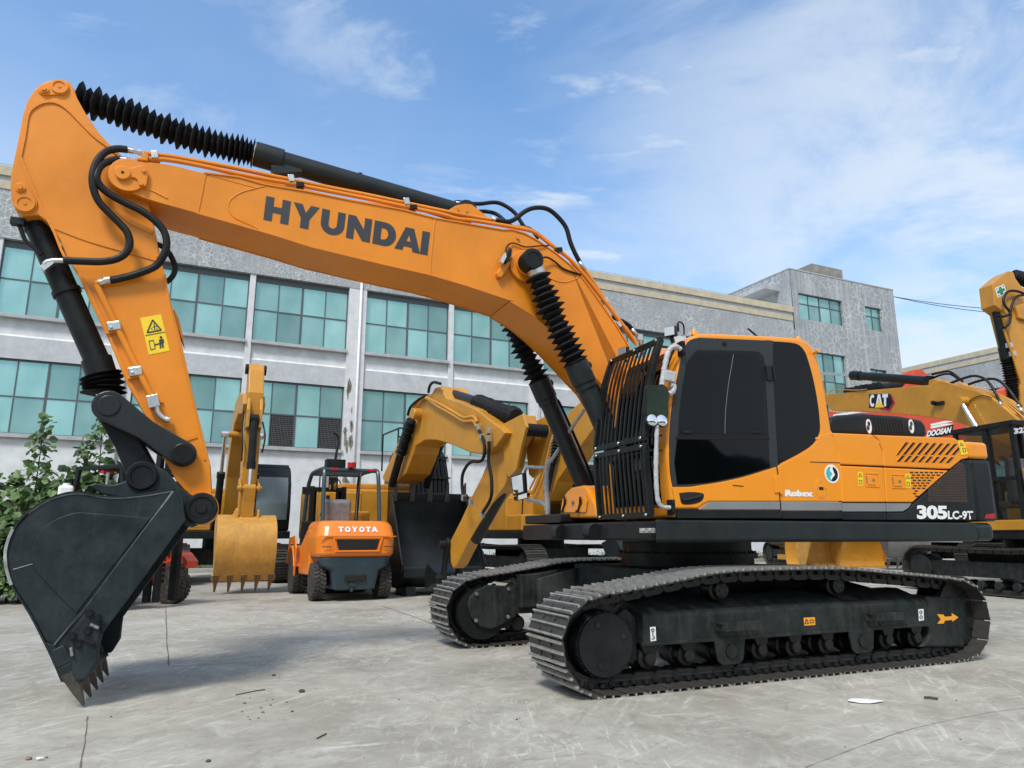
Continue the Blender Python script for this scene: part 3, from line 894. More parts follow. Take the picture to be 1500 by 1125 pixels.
# house body behind the cab
def upx(pts, Y): return U.xz(pts, Y)
xcr = U.p(1232, 690, YL).x      # joint between the cab rear panel and the engine doors
xce = U.p(1421, 672, YL).x      # engine house / counterweight joint
prof = [(xce, zt - 0.01), (xcr + 0.25, zt - 0.01)] 
hz = U.p(1300, 637.5, YL).z
body_prof = [(xce, zt), (xcr + 0.3, zt), (xcr + 0.3, hz - 0.035), (xce, hz - 0.035)]
b = MB(); b.prism(body_prof, YR, YL - 0.05)
house = up(b, 'engine_house', M_BK, bevel=0.02)
# top deck, orange with a soft edge
b = MB()
sec = [(YL - 0.004, hz - 0.09), (YL - 0.012, hz - 0.04), (YL - 0.045, hz - 0.008), (YL - 0.12, hz), (YR + 0.1, hz), (YR, hz - 0.04), (YR, hz - 0.09)]
b.extr([(xce, y, z) for y, z in sec], [(xcr + 0.28, y, z) for y, z in sec], smooth=False)
b.build('house_deck', M_ORD, house, bevel=0.01)

def panel(pxs, name, m, y0=YL - 0.05, y1=YL, parent=house, bevel=0.012, seg=3):
    b = MB(); b.prism(upx(pxs, y1), y0, y1)
    return b.build(name, m, parent, bevel=bevel, seg=seg)
# orange panels (pixel outlines read off the photograph, laid on the side plane of the house)
panel([(1230.5,680.0),(1228,660),(1221,640),(1216,634),(1277.5,636.5),(1287,646),(1292.5,660),(1294,682.5)], 'upper_front_panel', M_ORD)
panel([(1231,682),(1294,684.8),(1297.6,735.6),(1234,735.4)], 'storage_door', M_ORD)
panel([(1294.6,682.7),(1293.5,660),(1288.5,646),(1280,637),(1398,641.5),(1412,650),(1419,671),(1409,673),(1392,687)], 'upper_engine_panel', M_ORD)
panel([(1295.4,684.9),(1390,689.2),(1337,735.8),(1298.6,735.6)], 'engine_door', M_ORD)
# black lower and rear panels
panel([(1339,737.2),(1410,674.5),(1420.6,673.5),(1431,762.0),(1300,761.8),(1300,750.5),(1325,750.5),(1334,744)], 'rear_grille_panel', M_BK)
panel([(1234,750.2),(1298.6,750.4),(1299,761.8),(1235.5,761.6)], 'lower_skirt_panel', M_BK)
panel([(1234,737),(1297.6,737.2),(1298,749.2),(1234.5,749.2)], 'silver_stripe', M_SIL, bevel=0.003)
panel([(1299,737.2),(1335.5,737.4),(1331,744),(1323,749),(1299,749.3)], 'silver_stripe', M_SIL, bevel=0.003)

# slanted louvres, punched look: recessed dark slots with a raised lip
slots = []
for k in range(9):
    x0 = 585 + k * 41; 
    top = (x0, 193 + k * 1.2); 
    bot = (x0 - 58, 262 + k * 0.3)
    slots.append([(top[0], top[1]), (top[0] + 23, top[1]), (bot[0] + 22, bot[1] + 3), (bot[0], bot[1] + 12 if k == 0 else bot[1] + 3)])
for k in range(8):
    x0 = 565 + k * 41
    slots.append([(x0, 270 + k * 1.6), (x0 + 23, 270 + k * 1.6), (x0 - 10, 307 + k * 1.1), (x0 - 32, 307 + k * 1.1)])
up_eng = [o for o in bpy.data.objects if o.name.startswith('upper_engine_panel')][0]
b = MB()
for s in slots:
    P = [U.p(x, y, YL) for x, y in Q(1180, 600, 4.02, s)]
    b.extr([(p.x, YL - 0.002, p.z) for p in P], [(p.x, YL + 0.0015, p.z) for p in P])
b.build('louvre_slots', M_DARK, house)
b = MB()
for s in slots:
    P = [U.p(x, y, YL) for x, y in Q(1180, 600, 4.02, s)]
    for i in (0, 1):
        p0, p1 = (P[0], P[3]) if i == 0 else (P[1], P[2])
        b.bar((p0.x, YL + 0.001, p0.z), (p1.x, YL + 0.001, p1.z), 0.003, 0.008, up=(0, 1, 0))
b.build('louvre_lips', M_ORD, house)
# small slotted triangle of vents
b = MB()
for r, (xa, xb) in enumerate(((615,800),(615,780),(618,760),(620,740),(622,722),(624,705),(627,690),(630,670),(632,655),(634,648))):
    y = 366 + r * 15.5
    x = xa + (11 if r % 2 else 0)
    while x < xb:
        P = [U.p(px_, py_, YL) for px_, py_ in Q(1180, 600, 4.02, [(x, y), (x + 20, y + 1), (x + 20, y + 9), (x, y + 8)])]
        b.extr([(p.x, YL - 0.002, p.z) for p in P], [(p.x, YL + 0.0015, p.z) for p in P])
        x += 29
b.build('vent_slots', M_DARK, house)
# perforated screen behind the rear panel
b = MB()
scr = upx(Q(1180, 600, 4.02, [(722,540),(722,470),(905,310),(940,330),(950,545)]), YL)
b.prism(scr, YL - 0.004, YL + 0.002); b.build('radiator_screen', mat('rusty_screen', (0.045, 0.028, 0.020), 0.7, var=0.4, scale=8, dust=0.3, dustcol=(0.09, 0.05, 0.03)), house)
b = MB()
for r in range(14):
    y = 330 + r * 15
    for c in range(14):
        x = 730 + c * 16 + (8 if r % 2 else 0)
        if x < 722 + max(0, (470 - y)) * 1.15 or x > 938: continue
        P = [U.p(px_, py_, YL) for px_, py_ in Q(1180, 600, 4.02, [(x, y), (x + 9, y), (x + 9, y + 6), (x, y + 6)])]
        b.extr([(p.x, YL, p.z) for p in P], [(p.x, YL + 0.004, p.z) for p in P])
b.build('screen_holes', M_DARK, house)

# door latches, yellow cautions
def latch(zx, zy):
    P = [U.p(x, y, YL) for x, y in Q(1180, 600, 4.02, [(zx - 45, zy - 42), (zx + 45, zy - 40), (zx + 47, zy + 45), (zx - 43, zy + 44)])]
    b = MB()
    x0, x1 = P[2].x, P[0].x; z0, z1 = P[2].z, P[0].z
    f = 0.012
    for a in ((x0, x1, z1 - f, z1), (x0, x1, z0, z0 + f), (x0, x0 + f, z0 + f, z1 - f), (x1 - f, x1, z0 + f, z1 - f)):
        b.box(a[0], a[1], YL - 0.002, YL + 0.006, a[2], a[3])
    w, h = x1 - x0, z1 - z0
    b.box(x0 + w * .28, x1 - w * .15, YL - 0.002, YL + 0.008, z0 + h * .15, z1 - h * .18)
    o = b.build('door_latch', M_ORD, house, bevel=0.003)
    b = MB(); b.cyl(((x0 + x1) / 2 - 0.01, YL + 0.008, (z0 + z1) / 2), ((x0 + x1) / 2 - 0.01, YL + 0.013, (z0 + z1) / 2), 0.014, n=12)
    b.box(x1 - w * .14, x1 - w * .06, YL, YL + 0.003, z0 + h * .25, z1 - h * .25)
    b.build('lock_cylinder', M_GREY, o)
latch(390, 413); latch(544, 421)
for (zx, zy) in ((323, 408), (604, 420)):
    quad_decal(U, Q(1180, 600, 4.02, [(zx - 15, zy - 42), (zx + 12, zy - 40), (zx + 15, zy + 40), (zx - 12, zy + 42)]), YL, 'caution_sticker', M_STY, house)
    pict(U, YL + 0.004, M_LET, house, 'caution_symbol', [s for s in outline_shapes(Q(1180, 600, 4.02, [(zx - 1, zy - 34), (zx - 10, zy - 14), (zx + 9, zy - 14)]), 0.6)] + outline_shapes(Q(1180, 600, 4.02, [(zx - 7, zy + 8), (zx + 8, zy + 8), (zx + 9, zy + 30), (zx - 6, zy + 30)]), 0.6))
quad_decal(U, Q(1180, 600, 4.02, [(893,182),(925,180),(957,262),(915,268)]), YL, 'caution_sticker', M_STY, house, off=0.002)
pict(U, YL + 0.006, M_LET, house, 'caution_symbol', outline_shapes(Q(1180, 600, 4.02, [(915, 195), (912, 212), (930, 212)]), 0.6) + outline_shapes(Q(1180, 600, 4.02, [(925, 228), (940, 228), (944, 248), (930, 250)]), 0.7))

# counterweight
xcw = U.p(1447, 675, YL).x
def cw_plan(x0, dx, y):
    n = 10
    pts = [(x0, y)]
    for i in range(n + 1):
        a = -PI / 2 + PI * i / n
        yy = -math.sin(a) * y
        pts.append((x0 - dx * (0.55 + 0.45 * math.cos(a)) , yy))
    pts.append((x0, -y))
    return pts
zsplit = U.p(1435, 672, YL).z
dxc = abs(xcw - xce) / 0.55
b = MB(); b.prism_xy(cw_plan(xce - 0.006, dxc + 0.05, YL - 0.004), zt + 0.012, zsplit - 0.006)
cw = up(b, 'counterweight', M_BK, bevel=0.04, seg=3)
b = MB(); b.prism_xy(cw_plan(xce - 0.006, dxc + 0.02, YL - 0.004), zsplit, hz - 0.006)
b.build('counterweight_top', M_ORD, cw, bevel=0.035, seg=4)
b = MB(); b.prism_xy(cw_plan(xrr - 0.006, dxc - 0.02, YL - 0.01), zb + 0.01, zt - 0.004)
b.build('counterweight_foot', M_GB, cw, bevel=0.05, seg=3)
b = MB()
P = upx(Q(1180, 600, 4.02, [(1058,640),(1066,618),(1112,612),(1113,642)]), YL + 0.0)
b.prism(P, YL - 0.05, YL + 0.004); b.build('tail_reflector', M_REDF, cw, bevel=0.004)

# black engine hood on top of the deck
hd = upx(Q(1180, 600, 4.02, [(120,140),(150,48),(200,30),(350,20),(560,36),(690,58),(715,95),(722,160)]), 0.55)
b = MB(); b.prism(sp2(hd, 1), -0.55, 0.55)
hood = up(b, 'engine_hood', M_BK, bevel=0.06, seg=4)
b = MB()
for k in range(10):
    P = [U.p(x, y, 0.56) for x, y in Q(1180, 600, 4.02, [(408 + k * 17, 44 + k * 1.6), (415 + k * 17, 44.6 + k * 1.6), (432 + k * 17, 136), (425 + k * 17, 136)])]
    b.extr([(p.x, 0.535, p.z) for p in P], [(p.x, 0.556, p.z) for p in P])
b.build('hood_fins', M_DARK, hood, bevel=0.002)
for zx in (375, 625):
    qc = U.p(*Q(1180, 600, 4.02, [(zx, 98)])[0], 0.56)
    b = MB()
    b.extr([(qc.x + 0.040 * math.cos(t * PI / 10), 0.55, qc.z + 0.085 * math.sin(t * PI / 10)) for t in range(20)],
           [(qc.x + 0.040 * math.cos(t * PI / 10), 0.5585, qc.z + 0.085 * math.sin(t * PI / 10)) for t in range(20)])
    em = b.build('hood_emblem', M_WHT, hood)
    b = MB()
    for (sx, sz) in ((0.0, 0.03), (0.018, -0.02)):
        b.extr([(qc.x + sx + 0.022 * math.cos(t * PI / 6), 0.5580, qc.z + sz + 0.03 * math.sin(t * PI / 6)) for t in range(12)],
               [(qc.x + sx + 0.022 * math.cos(t * PI / 6), 0.5600, qc.z + sz + 0.03 * math.sin(t * PI / 6)) for t in range(12)])
    b.build('emblem_mark', M_LET, em)

# writing on the house
def uq(pts, Y): return [U.p(x, y, Y) for x, y in pts]
c4 = uq(Q(1180, 600, 4.02, [(652,562),(832,566),(835,646),(655,645)]), YL)
lettering('model_number', '305', *c4, (0, 1, 0), M_WHT, house, bold=0.045, space=0.95, th=0.004)
c4 = uq(Q(1180, 600, 4.02, [(835,596),(984,597),(984,648),(837,646)]), YL)
lettering('model_number', 'LC-9T', *c4, (0, 1, 0), M_WHT, house, bold=0.035, space=1.0, th=0.004)
# ---------------------------------------------------------------- cab
M_DOOR = mat('satin_black_door', (0.024, 0.027, 0.029), 0.38, spec=0.4, var=0.12, scale=2.0, bump=0.04, bscale=12)
K5 = lambda pts: Q(960, 470, 3.88, pts)
cab_px = K5([(110,1120),(98,1040),(86,900),(72,740),(72,620),(88,480),(112,330),(140,215),(168,140),(200,95),(250,67),(400,70),(650,82),(800,92),(870,112),(905,150),(930,205),(952,290),(975,410),(995,530),(1010,620),(1040,665),(1050,760),(1057,900),(1060,1030),(1062,1120)])
cabp = upx(cab_px, YL)
b = MB(); b.prism(cabp, 0.40, YL - 0.012)
cab = up(b, 'cab', M_ORD, bevel=0.035, seg=4)
YC = YL - 0.012
def cpanel(pts, name, m, y0=YC - 0.02, y1=YC + 0.006, bevel=0.004, parent=cab, seg=2):
    b = MB(); b.prism(upx(K5(pts), y1), y0, y1)
    return b.build(name, m, parent, bevel=bevel, seg=seg)
door = cpanel(sp2([(100,940),(88,860),(82,740),(84,620),(98,480),(122,340),(150,215),(170,150),(200,108),(250,95)],3) + [(645,112),(652,250),(670,560),(686,824),(640,842)] + sp2([(640,842),(500,885),(350,917),(250,932),(200,940),(100,942)],3)[1:], 'door', M_DOOR, y1=YC + 0.008)
cpanel([(630,108),(668,112),(690,200),(712,812),(690,828),(640,846)], 'door_pillar', M_DOOR, y1=YC + 0.003)
rg = cpanel([(668,116)] + sp2([(700,117),(800,128),(845,165),(870,225),(900,335),(925,470),(935,560),(935,630),(905,690),(850,735),(760,785),(697,815)],3) + [(682,560),(668,280)], 'rear_side_window', M_GL, y1=YC + 0.004)
# window in the door, and its rubber frame
wf = sp2([(130,655),(134,560),(150,400),(175,260),(195,210),(235,168),(290,166),(560,172),(600,188),(620,225),(632,400),(645,655)], 3)
cpanel(wf, 'window_seal', M_BEL, y1=YC + 0.0125, parent=door)
wg = sp2([(142,642),(146,560),(160,400),(184,265),(204,220),(240,182),(290,180),(555,186),(588,200),(606,230),(616,400),(628,640)], 3)
dg = cpanel(wg, 'door_window', M_GL, y1=YC + 0.0145, parent=door)
cpanel([(118,656),(650,658),(650,676),(118,674)], 'window_seal', M_BEL, y1=YC + 0.013, parent=door)
cpanel([(122,672),(645,674),(655,832)] + sp2([(655,832),(500,880),(350,912),(250,926),(125,932)],3)[1:] + [(108,800)], 'lower_door_window', M_GL, y1=YC + 0.011, parent=door)
b = MB()
pp = [U.p(x, y, YC + 0.012) for x, y in K5([(443,190),(430,270),(412,380),(398,520),(394,640)])]
b.tube([V(p.x, YC + 0.013, p.z) for p in pp], 0.0035, 6, 3)
b.build('sliding_pane_edge', mat('grey_pane_edge', (0.16, 0.16, 0.16), 0.5), dg)
for z_ in ([(155,624),(200,624),(206,638),(155,638)], [(556,626),(608,626),(608,638),(556,638)]):
    cpanel(z_, 'window_catch', M_BK, y1=YC + 0.022, parent=dg)
b = MB(); p = U.p(*K5([(390,132)])[0], YC); b.cyl((p.x, YC, p.z), (p.x, YC + 0.016, p.z), 0.022, n=20); b.cyl((p.x, YC, p.z), (p.x, YC + 0.02, p.z), 0.012, n=16)
b.build('door_knob', M_RUB, door)
# hinges
cpanel([(628,252),(660,256),(668,340),(640,338)], 'hinge', M_BK, y1=YC + 0.026, parent=door)
b = MB(); p0 = U.p(*K5([(662,258)])[0], YC); p1 = U.p(*K5([(670,338)])[0], YC)
b.cyl((p0.x, YC + 0.018, p0.z), (p1.x, YC + 0.018, p1.z), 0.014, n=12); b.build('hinge_pin', M_BK, door)
cpanel([(672,882),(704,878),(712,975),(682,978)], 'hinge', M_ORD, y1=YC + 0.022, parent=cab)
b = MB(); p0 = U.p(*K5([(700,872)])[0], YC); p1 = U.p(*K5([(710,985)])[0], YC)
b.cyl((p0.x, YC + 0.012, p0.z), (p1.x, YC + 0.012, p1.z), 0.014, n=12); b.build('hinge_pin', M_ORD, cab)
# orange lower door skin, black sill, silver stripe
cpanel([(97,946)] + sp2([(200,944),(350,921),(500,889),(640,846),(686,829)],3) + [(697,880),(708,1024),(300,1024),(268,1040),(240,1062),(115,1062),(108,1010)], 'door_lower_skin', M_ORD, y1=YC + 0.010, bevel=0.006)
cpanel([(695,830)] + sp2([(700,826),(850,745),(912,695),(938,648)],3) + [(1000,640),(1012,648),(1040,690),(1050,780),(1056,900),(1060,1024),(714,1024)], 'cab_rear_skin', M_ORD, y1=YC + 0.006, bevel=0.004)
cpanel([(312,1028),(708,1028),(712,1072),(252,1072),(290,1042)], 'silver_stripe', M_SIL, y1=YC + 0.012)
cpanel([(716,1028),(1060,1030),(1063,1078),(720,1078)], 'silver_stripe', M_SIL, y1=YC + 0.012)
cpanel([(118,1068),(245,1066),(252,1075),(712,1075),(716,1122),(124,1122)], 'door_sill', M_BK, y1=YC + 0.012)
cpanel([(720,1081),(1063,1081),(1066,1124),(724,1124)], 'lower_skirt_panel', M_BK, y1=YC + 0.012)
# door handle recess
cpanel(sp2([(135,978),(200,972),(265,978),(278,995),(262,1025),(220,1042),(160,1044),(145,1030)],3), 'handle_recess', M_DARK, y1=YC + 0.013)
b = MB(); ps = [U.p(*q, YC + 0.03) for q in K5([(158,1018),(200,1010),(240,1000),(266,990)])]
b.tube([V(p.x, YC + 0.024, p.z) for p in ps], 0.012, 8, 4)
p = U.p(*K5([(158,1018)])[0], YC); b.cyl((p.x, YC + 0.01, p.z), (p.x, YC + 0.02, p.z), 0.014, n=14)
b.build('door_handle', M_GB, door)
# joint lines
def groove(pts, y, parent, w=0.006):
    P = [U.p(x, yy, y) for x, yy in pts]
    b = MB()
    for i in range(len(P) - 1): b.bar((P[i].x, y, P[i].z), (P[i+1].x, y, P[i+1].z), w, 0.003, up=(0, 1, 0))
    return b.build('panel_gap', M_DARK, parent)
groove(K5([(878,802),(1050,806)]), YC + 0.0075, cab)
groove(K5([(440,935),(500,940)]), YC + 0.011, door, 0.008)
groove(K5([(689,826),(700,880),(714,1122)]), YC + 0.011, cab, 0.009)
# round sticker with two-tone arrow mark
p = U.p(*K5([(1000,870)])[0], YC); R_ = 0.089
b = MB(); b.cyl((p.x, YC + 0.005, p.z), (p.x, YC + 0.009, p.z), R_, n=36, smooth=False); rs = b.build('round_sticker', M_WHT, cab)
def disc_poly(pts, m, name, y=0.0105):
    b = MB(); b.extr([(p.x - x * R_, YC + 0.0085, p.z + z * R_) for x, z in pts], [(p.x - x * R_, YC + y, p.z + z * R_) for x, z in pts]); return b.build(name, m, rs)
disc_poly(circ(-0.02, 0.0, .80, .80, 30)[8:23] + [(-.35, -.35), (.05, 0.0), (-.3, .35)], M_TEAL, 'sticker_mark')
disc_poly([(.15, .5)] + [(0.8 * math.cos(a * PI / 12), 0.8 * math.sin(a * PI / 12)) for a in range(5, -8, -1)] + [(.0, -.45), (.4, -.1)], M_BK, 'sticker_mark')
# orange plate with slot
b = MB(); p = U.p(*K5([(938,953)])[0], YC)
pts = [(p.x + 0.066 * math.cos(a * PI / 12), p.z + 0.098 * math.sin(a * PI / 12)) for a in range(24)]
b.prism(pts, YC + 0.004, YC + 0.010); lp_ = b.build('cover_plate', M_ORD, cab, bevel=0.002)
b = MB(); b.box(p.x - 0.026, p.x + 0.026, YC + 0.009, YC + 0.0125, p.z - 0.014, p.z + 0.014); b.build('cover_slot', M_DARK, lp_)
b = MB()
for dx, dz in ((0, 0.065), (0, -0.07), (-0.05, 0), (0.05, 0)): b.cyl((p.x + dx, YC + 0.009, p.z + dz), (p.x + dx, YC + 0.014, p.z + dz), 0.007, n=8)
b.build('cover_screw', M_ZN, lp_)
lettering('series_name', 'Robex', *[U.p(x, y, YC) for x, y in K5([(733,960),(895,966),(895,1000),(733,998)])], (0, 1, 0), M_WHT, cab, bold=0.075, space=1.0, th=0.009)

# front glass, roof bits
fx = upx(K5([(110,1120),(98,1040),(86,900),(72,740),(72,620),(88,480),(112,330),(140,215),(168,140)]), YL)
b = MB(); b.strip([(x + 0.010, z) for x, z in fx[1:]], 0.52, YL - 0.16, 0.006)
b.build('windscreen', M_GL, cab)
b = MB()
for (a_, c_) in (((940,470),(0,0)),):
    pass
rz_ = U.p(1100, 488, YL).z
b.bar((U.p(1127, 494, 1.2).x + 0.06, 1.2, rz_ + 0.01), (U.p(1127, 494, 1.2).x + 0.26, 1.2, rz_ + 0.14), 0.02, 0.01)
b.build('roof_wiper', M_BK, cab)
b = MB(); p = U.p(1155, 494, 1.0)
b.lathe((p.x, 1.0, rz_ + 0.0), (0, 0, 1), [(0, 0.05), (0.03, 0.05), (0.04, 0.03), (0.10, 0.03), (0.12, 0.012)], 16); b.build('roof_beacon', M_ZN, cab)
for (x_, y_) in ((219, 58), (810, 98)):
    p = U.p(*K5([(x_, y_)])[0], 1.36)
    b = MB(); b.cyl((p.x, 1.36, p.z - 0.04), (p.x, 1.36, p.z + 0.012), 0.035, 0.022, n=16); b.build('roof_lug', M_ORD, cab)
p = U.p(*K5([(905,182)])[0], YL)
b = MB(); b.cyl((p.x, YL - 0.03, p.z), (p.x, YL + 0.05, p.z + 0.01), 0.016, n=12); b.build('rear_lug', M_ORD, cab)

# work lights
def worklight(px_, py_, Y, s=0.06, yaw=0.0):
    p = U.p(px_, py_, Y)
    b = MB(); M = Matrix.Rotation(yaw, 3, 'Z')
    b.obox(p, s * 0.9, s * 1.7, s * 1.5, M); o = b.build('work_light', M_BK, cab, bevel=0.01)
    b = MB(); b.obox(p + M @ V(s * 0.47, 0, 0), 0.008, s * 1.5, s * 1.25, M); b.build('lamp_lens', M_LENS, o)
    b = MB(); b.bar(p + V(0, 0, -s * 0.75), p + V(-0.02, 0, -s * 1.6), 0.02, 0.03); b.build('lamp_bracket', M_BK, o)
worklight(983, 486, 1.36, 0.065, 0.5)
worklight(914, 516, 0.62, 0.065, 0.3)
b = MB(); b.tube([U.p(990, 487, 1.3), U.p(994, 472, 1.3), U.p(1001, 476, 1.3), U.p(1002, 490, 1.3)], 0.008, 6); b.build('lamp_cable', M_RUB, cab)
b = MB(); p = U.p(993, 478, 1.25); b.cyl(p - V(0, 0, 0.05), p + V(0, 0, 0.03), 0.012, n=8); b.build('antenna_stub', M_BK, cab)

# front guard: bars that follow the windscreen
K6 = lambda pts: Q(840, 460, 3.31, pts)
gl = [ (U.p(*q, 0.52).x, U.p(*q, 0.52).z) for q in K6([(185,232),(150,345),(128,480),(115,600),(110,655)]) ]
gl2 = [ (U.p(*q, 0.52).x, U.p(*q, 0.52).z) for q in K6([(112,690),(112,760),(120,860),(130,985)]) ]
gside = 1.42
b = MB()
def ribbon(b, P, y, w=0.022, d=0.014):
    for i in range(len(P) - 1):
        b.bar((P[i][0], y, P[i][1]), (P[i+1][0], y, P[i+1][1]), w, d, up=(1, 0, 0.2))
G1 = sp2(gl, 3); G2 = sp2(gl2, 3)
guard = None
b = MB()
for y in (0.52, gside):
    for P in (G1, G2): ribbon(b, P, y, 0.04, 0.05)
for P in (G1[0], G1[-1], G2[0], G2[-1]):
    b.bar((P[0], 0.50, P[1]), (P[0], gside + 0.02, P[1]), 0.03, 0.05)
guard = b.build('front_guard', M_BK, cab, bevel=0.003)
nb = 12
for k in range(1, nb):
    y = 0.52 + (gside - 0.52) * k / nb
    b = MB(); ribbon(b, G1, y); b.build('guard_bar', M_BK, guard)
    b = MB(); ribbon(b, G2, y); b.build('guard_bar', M_BK, guard)
b = MB()
for P in (G1[0], G1[-1], G2[0], G2[-1]):
    for y in (0.56, 1.0, gside - 0.04):
        b.cyl((P[0] + 0.015, y, P[1]), (P[0] + 0.035, y, P[1]), 0.012, n=8)
b.build('guard_bolt', M_ZN, guard)
b = MB()
for P in (G1[1], G1[-2], G2[1], G2[-2]):
    b.bar((P[0], gside, P[1]), (P[0] - 0.16, gside, P[1]), 0.03, 0.012)
b.build('guard_bracket', M_BK, guard)

# wrapped handrails and mirror on the cab side
def rail(pts, Y, r=0.018, name='wrapped_handrail', parent=cab, m=M_WRAP):
    P = [U.p(x, y, Y) for x, y in pts]
    P = [V(p.x, Y, p.z) for p in P]
    sp_ = spline(P, 6)
    b = MB(); b.vtube(sp_, [r * random.uniform(0.86, 1.14) for _ in sp_], 10); return b.build(name, m, parent)
rail(K6([(520,172),(495,158),(468,170),(452,210),(436,290),(428,345)]), YL + 0.04, 0.024)
rail(K6([(470,345),(488,350),(480,378),(462,388)]), YL + 0.04, 0.024)
rail(K6([(405,540),(402,640),(400,760),(404,860),(412,910),(432,935),(468,938)]), YL + 0.04, 0.019)
P = [U.p(*q, YL + 0.05) for q in K6([(440,268),(496,282),(492,335),(436,322)])]
b = MB(); b.extr([(p.x, YL + 0.02, p.z) for p in P], [(p.x, YL + 0.07, p.z) for p in P]); b.build('wrapped_clamp', M_WRAP, cab, bevel=0.012)
for q in ((520,170),(470,938)):
    p = U.p(*K6([q])[0], YL); b = MB(); b.obox((p.x, YL + 0.01, p.z), 0.035, 0.08, 0.13); b.cyl((p.x + 0.005, YL + 0.05, p.z + 0.04), (p.x + 0.005, YL + 0.065, p.z + 0.04), 0.014, n=8); b.cyl((p.x + 0.005, YL + 0.05, p.z - 0.04), (p.x + 0.005, YL + 0.065, p.z - 0.04), 0.014, n=8)
    b.build('rail_bracket', M_BK, cab, bevel=0.004)

def mirror(Yc, px4, small, parent=cab):
    c = [U.p(x, y, Yc) for x, y in px4]
    cc = sum(c, Vector()) / 4
    # tilt the plate so that it looks towards the yard in front of the machine
    M = Matrix.Rotation(math.radians(-6), 3, 'Z') @ Matrix.Rotation(math.radians(-5.0), 3, 'X')
    w = abs(c[1].x - c[0].x); h = abs(c[0].z - c[3].z)
    def rr(w, h, r, n=5):
        pts = []
        for sx, sz, a0 in ((1, 1, 0), (-1, 1, 90), (-1, -1, 180), (1, -1, 270)):
            for k in range(n + 1):
                a = math.radians(a0 + 90 * k / n)
                pts.append((sx * (w / 2 - r) + r * math.cos(a), sz * (h / 2 - r) + r * math.sin(a)))
        return pts
    b = MB(); pts = rr(w, h, 0.04)
    b.extr([cc + M @ V(x, -0.05, z) for x, z in pts], [cc + M @ V(x, 0, z) for x, z in pts])
    o = b.build('mirror', M_BK, parent, bevel=0.008)
    b = MB(); pts = rr(w - 0.018, h - 0.018, 0.035)
    b.extr([cc + M @ V(x, -0.004, z) for x, z in pts], [cc + M @ V(x, 0.003, z) for x, z in pts])
    b.build('mirror_glass', M_MIR, o)
    for s in small:
        q = U.p(s[0], s[1], Yc)
        b = MB(); b.lathe(q + V(0, -0.05, 0), (0, 1, 0.15), [(0, 0.03), (0.03, 0.058), (0.045, 0.058)], 20); sm = b.build('wide_angle_mirror', M_BK, o)
        b = MB(); b.lathe(q + V(0, -0.004, 0.006), (0, 1, 0.15), [(0, 0.052), (0.008, 0.05), (0.016, 0.035), (0.020, 0.01)], 20); b.build('mirror_glass', M_MIR, sm)
    return o
mir = mirror(YL + 0.06, K6([(354,346),(458,346),(460,505),(352,505)]), [K6([(382,518)])[0], K6([(430,520)])[0]])
b = MB(); b.tube([U.p(*K6([(428,345)])[0], YL + 0.04), U.p(*K6([(415,400)])[0], YL + 0.02), U.p(*K6([(405,540)])[0], YL + 0.04)], 0.014, 8); b.build('mirror_stay', M_BK, mir)

# ---------------------------------------------------------------- right front platform, tool box, far handrail and mirror
b = MB()
b.box(0.15, 1.30, YR + 0.02, -0.42, zt, zt + 0.10)
b.build('fuel_tank_base', M_BK, plat, bevel=0.02)
c = U.px(849, 740, 1.18)
b = MB()
tb = [U.px(x, y, 1.18) for x, y in Q(520, 540, 3.516, [(1052,770),(1068,690),(1080,640),(1110,612),(1170,600),(1190,606),(1235,700),(1250,772)])]
b.extr([(1.18, p.y, p.z) for p in tb], [(0.35, p.y, p.z) for p in tb])
tbx = b.build('tool_box', M_ORD, plat, bevel=0.03, seg=3)
b = MB()
dr = [U.px(x, y, 1.185) for x, y in Q(520, 540, 3.516, [(1062,742),(1072,672),(1090,655),(1185,655),(1200,680),(1192,740)])]
b.extr([(1.185, p.y, p.z) for p in dr], [(1.196, p.y, p.z) for p in dr]); dro = b.build('box_lid', M_ORD, tbx, bevel=0.005)
for zx in (1080, 1160):
    P = [U.px(x, y, 1.20) for x, y in Q(520, 540, 3.516, [(zx, 660), (zx + 2, 685), (zx - 4, 712), (zx - 12, 735)])]
    b = MB(); b.tube([V(1.205, p.y, p.z) for p in P], 0.011, 8, 4); b.obox((1.20, P[1].y, P[1].z), 0.02, 0.045, 0.05); b.obox((1.20, P[3].y, P[3].z), 0.03, 0.06, 0.025)
    b.build('rubber_latch', M_RUB, dro)
b = MB(); p = U.px(*Q(520, 540, 3.516, [(1123, 690)])[0], 1.2); b.cyl((1.196, p.y, p.z), (1.21, p.y, p.z), 0.02, n=14); b.build('box_lock', M_GREY, dro)

KM = lambda pts: Q(520, 540, 3.516, pts)
def railx(pts, X, r, name, m, parent):
    P = [U.px(x, y, X) for x, y in pts]
    sp_ = spline(P, 5); b = MB(); b.vtube(sp_, [r * random.uniform(0.85, 1.15) for _ in sp_], 8); return b.build(name, m, parent)
railx(KM([(992,772),(992,700),(985,600),(990,520),(1000,470)]), 1.2, 0.030, 'wrapped_handrail', M_WRAP, plat)
railx(KM([(1000,485),(1030,445),(1075,370),(1120,300),(1180,215)]), 1.2, 0.020, 'wrapped_handrail', M_WRAP, plat)
railx(KM([(985,510),(930,508),(890,508),(875,530),(872,570),(872,590)]), 1.2, 0.020, 'wrapped_handrail', M_WRAP, plat)
railx(KM([(992,770),(985,715),(960,690),(930,680),(890,678)]), 1.2, 0.022, 'wrapped_handrail', M_WRAP, plat)
b = MB(); pc = [U.px(x, y, 1.25) for x, y in KM([(800,552),(866,535),(872,640),(812,655)])]
b.extr(pc, [p + V(-0.05, 0, 0) for p in pc]); mo = b.build('mirror', M_BK, plat, bevel=0.012)
b = MB(); pc2 = [U.px(x, y, 1.255) for x, y in KM([(806,560),(860,544),(866,632),(816,646)])]
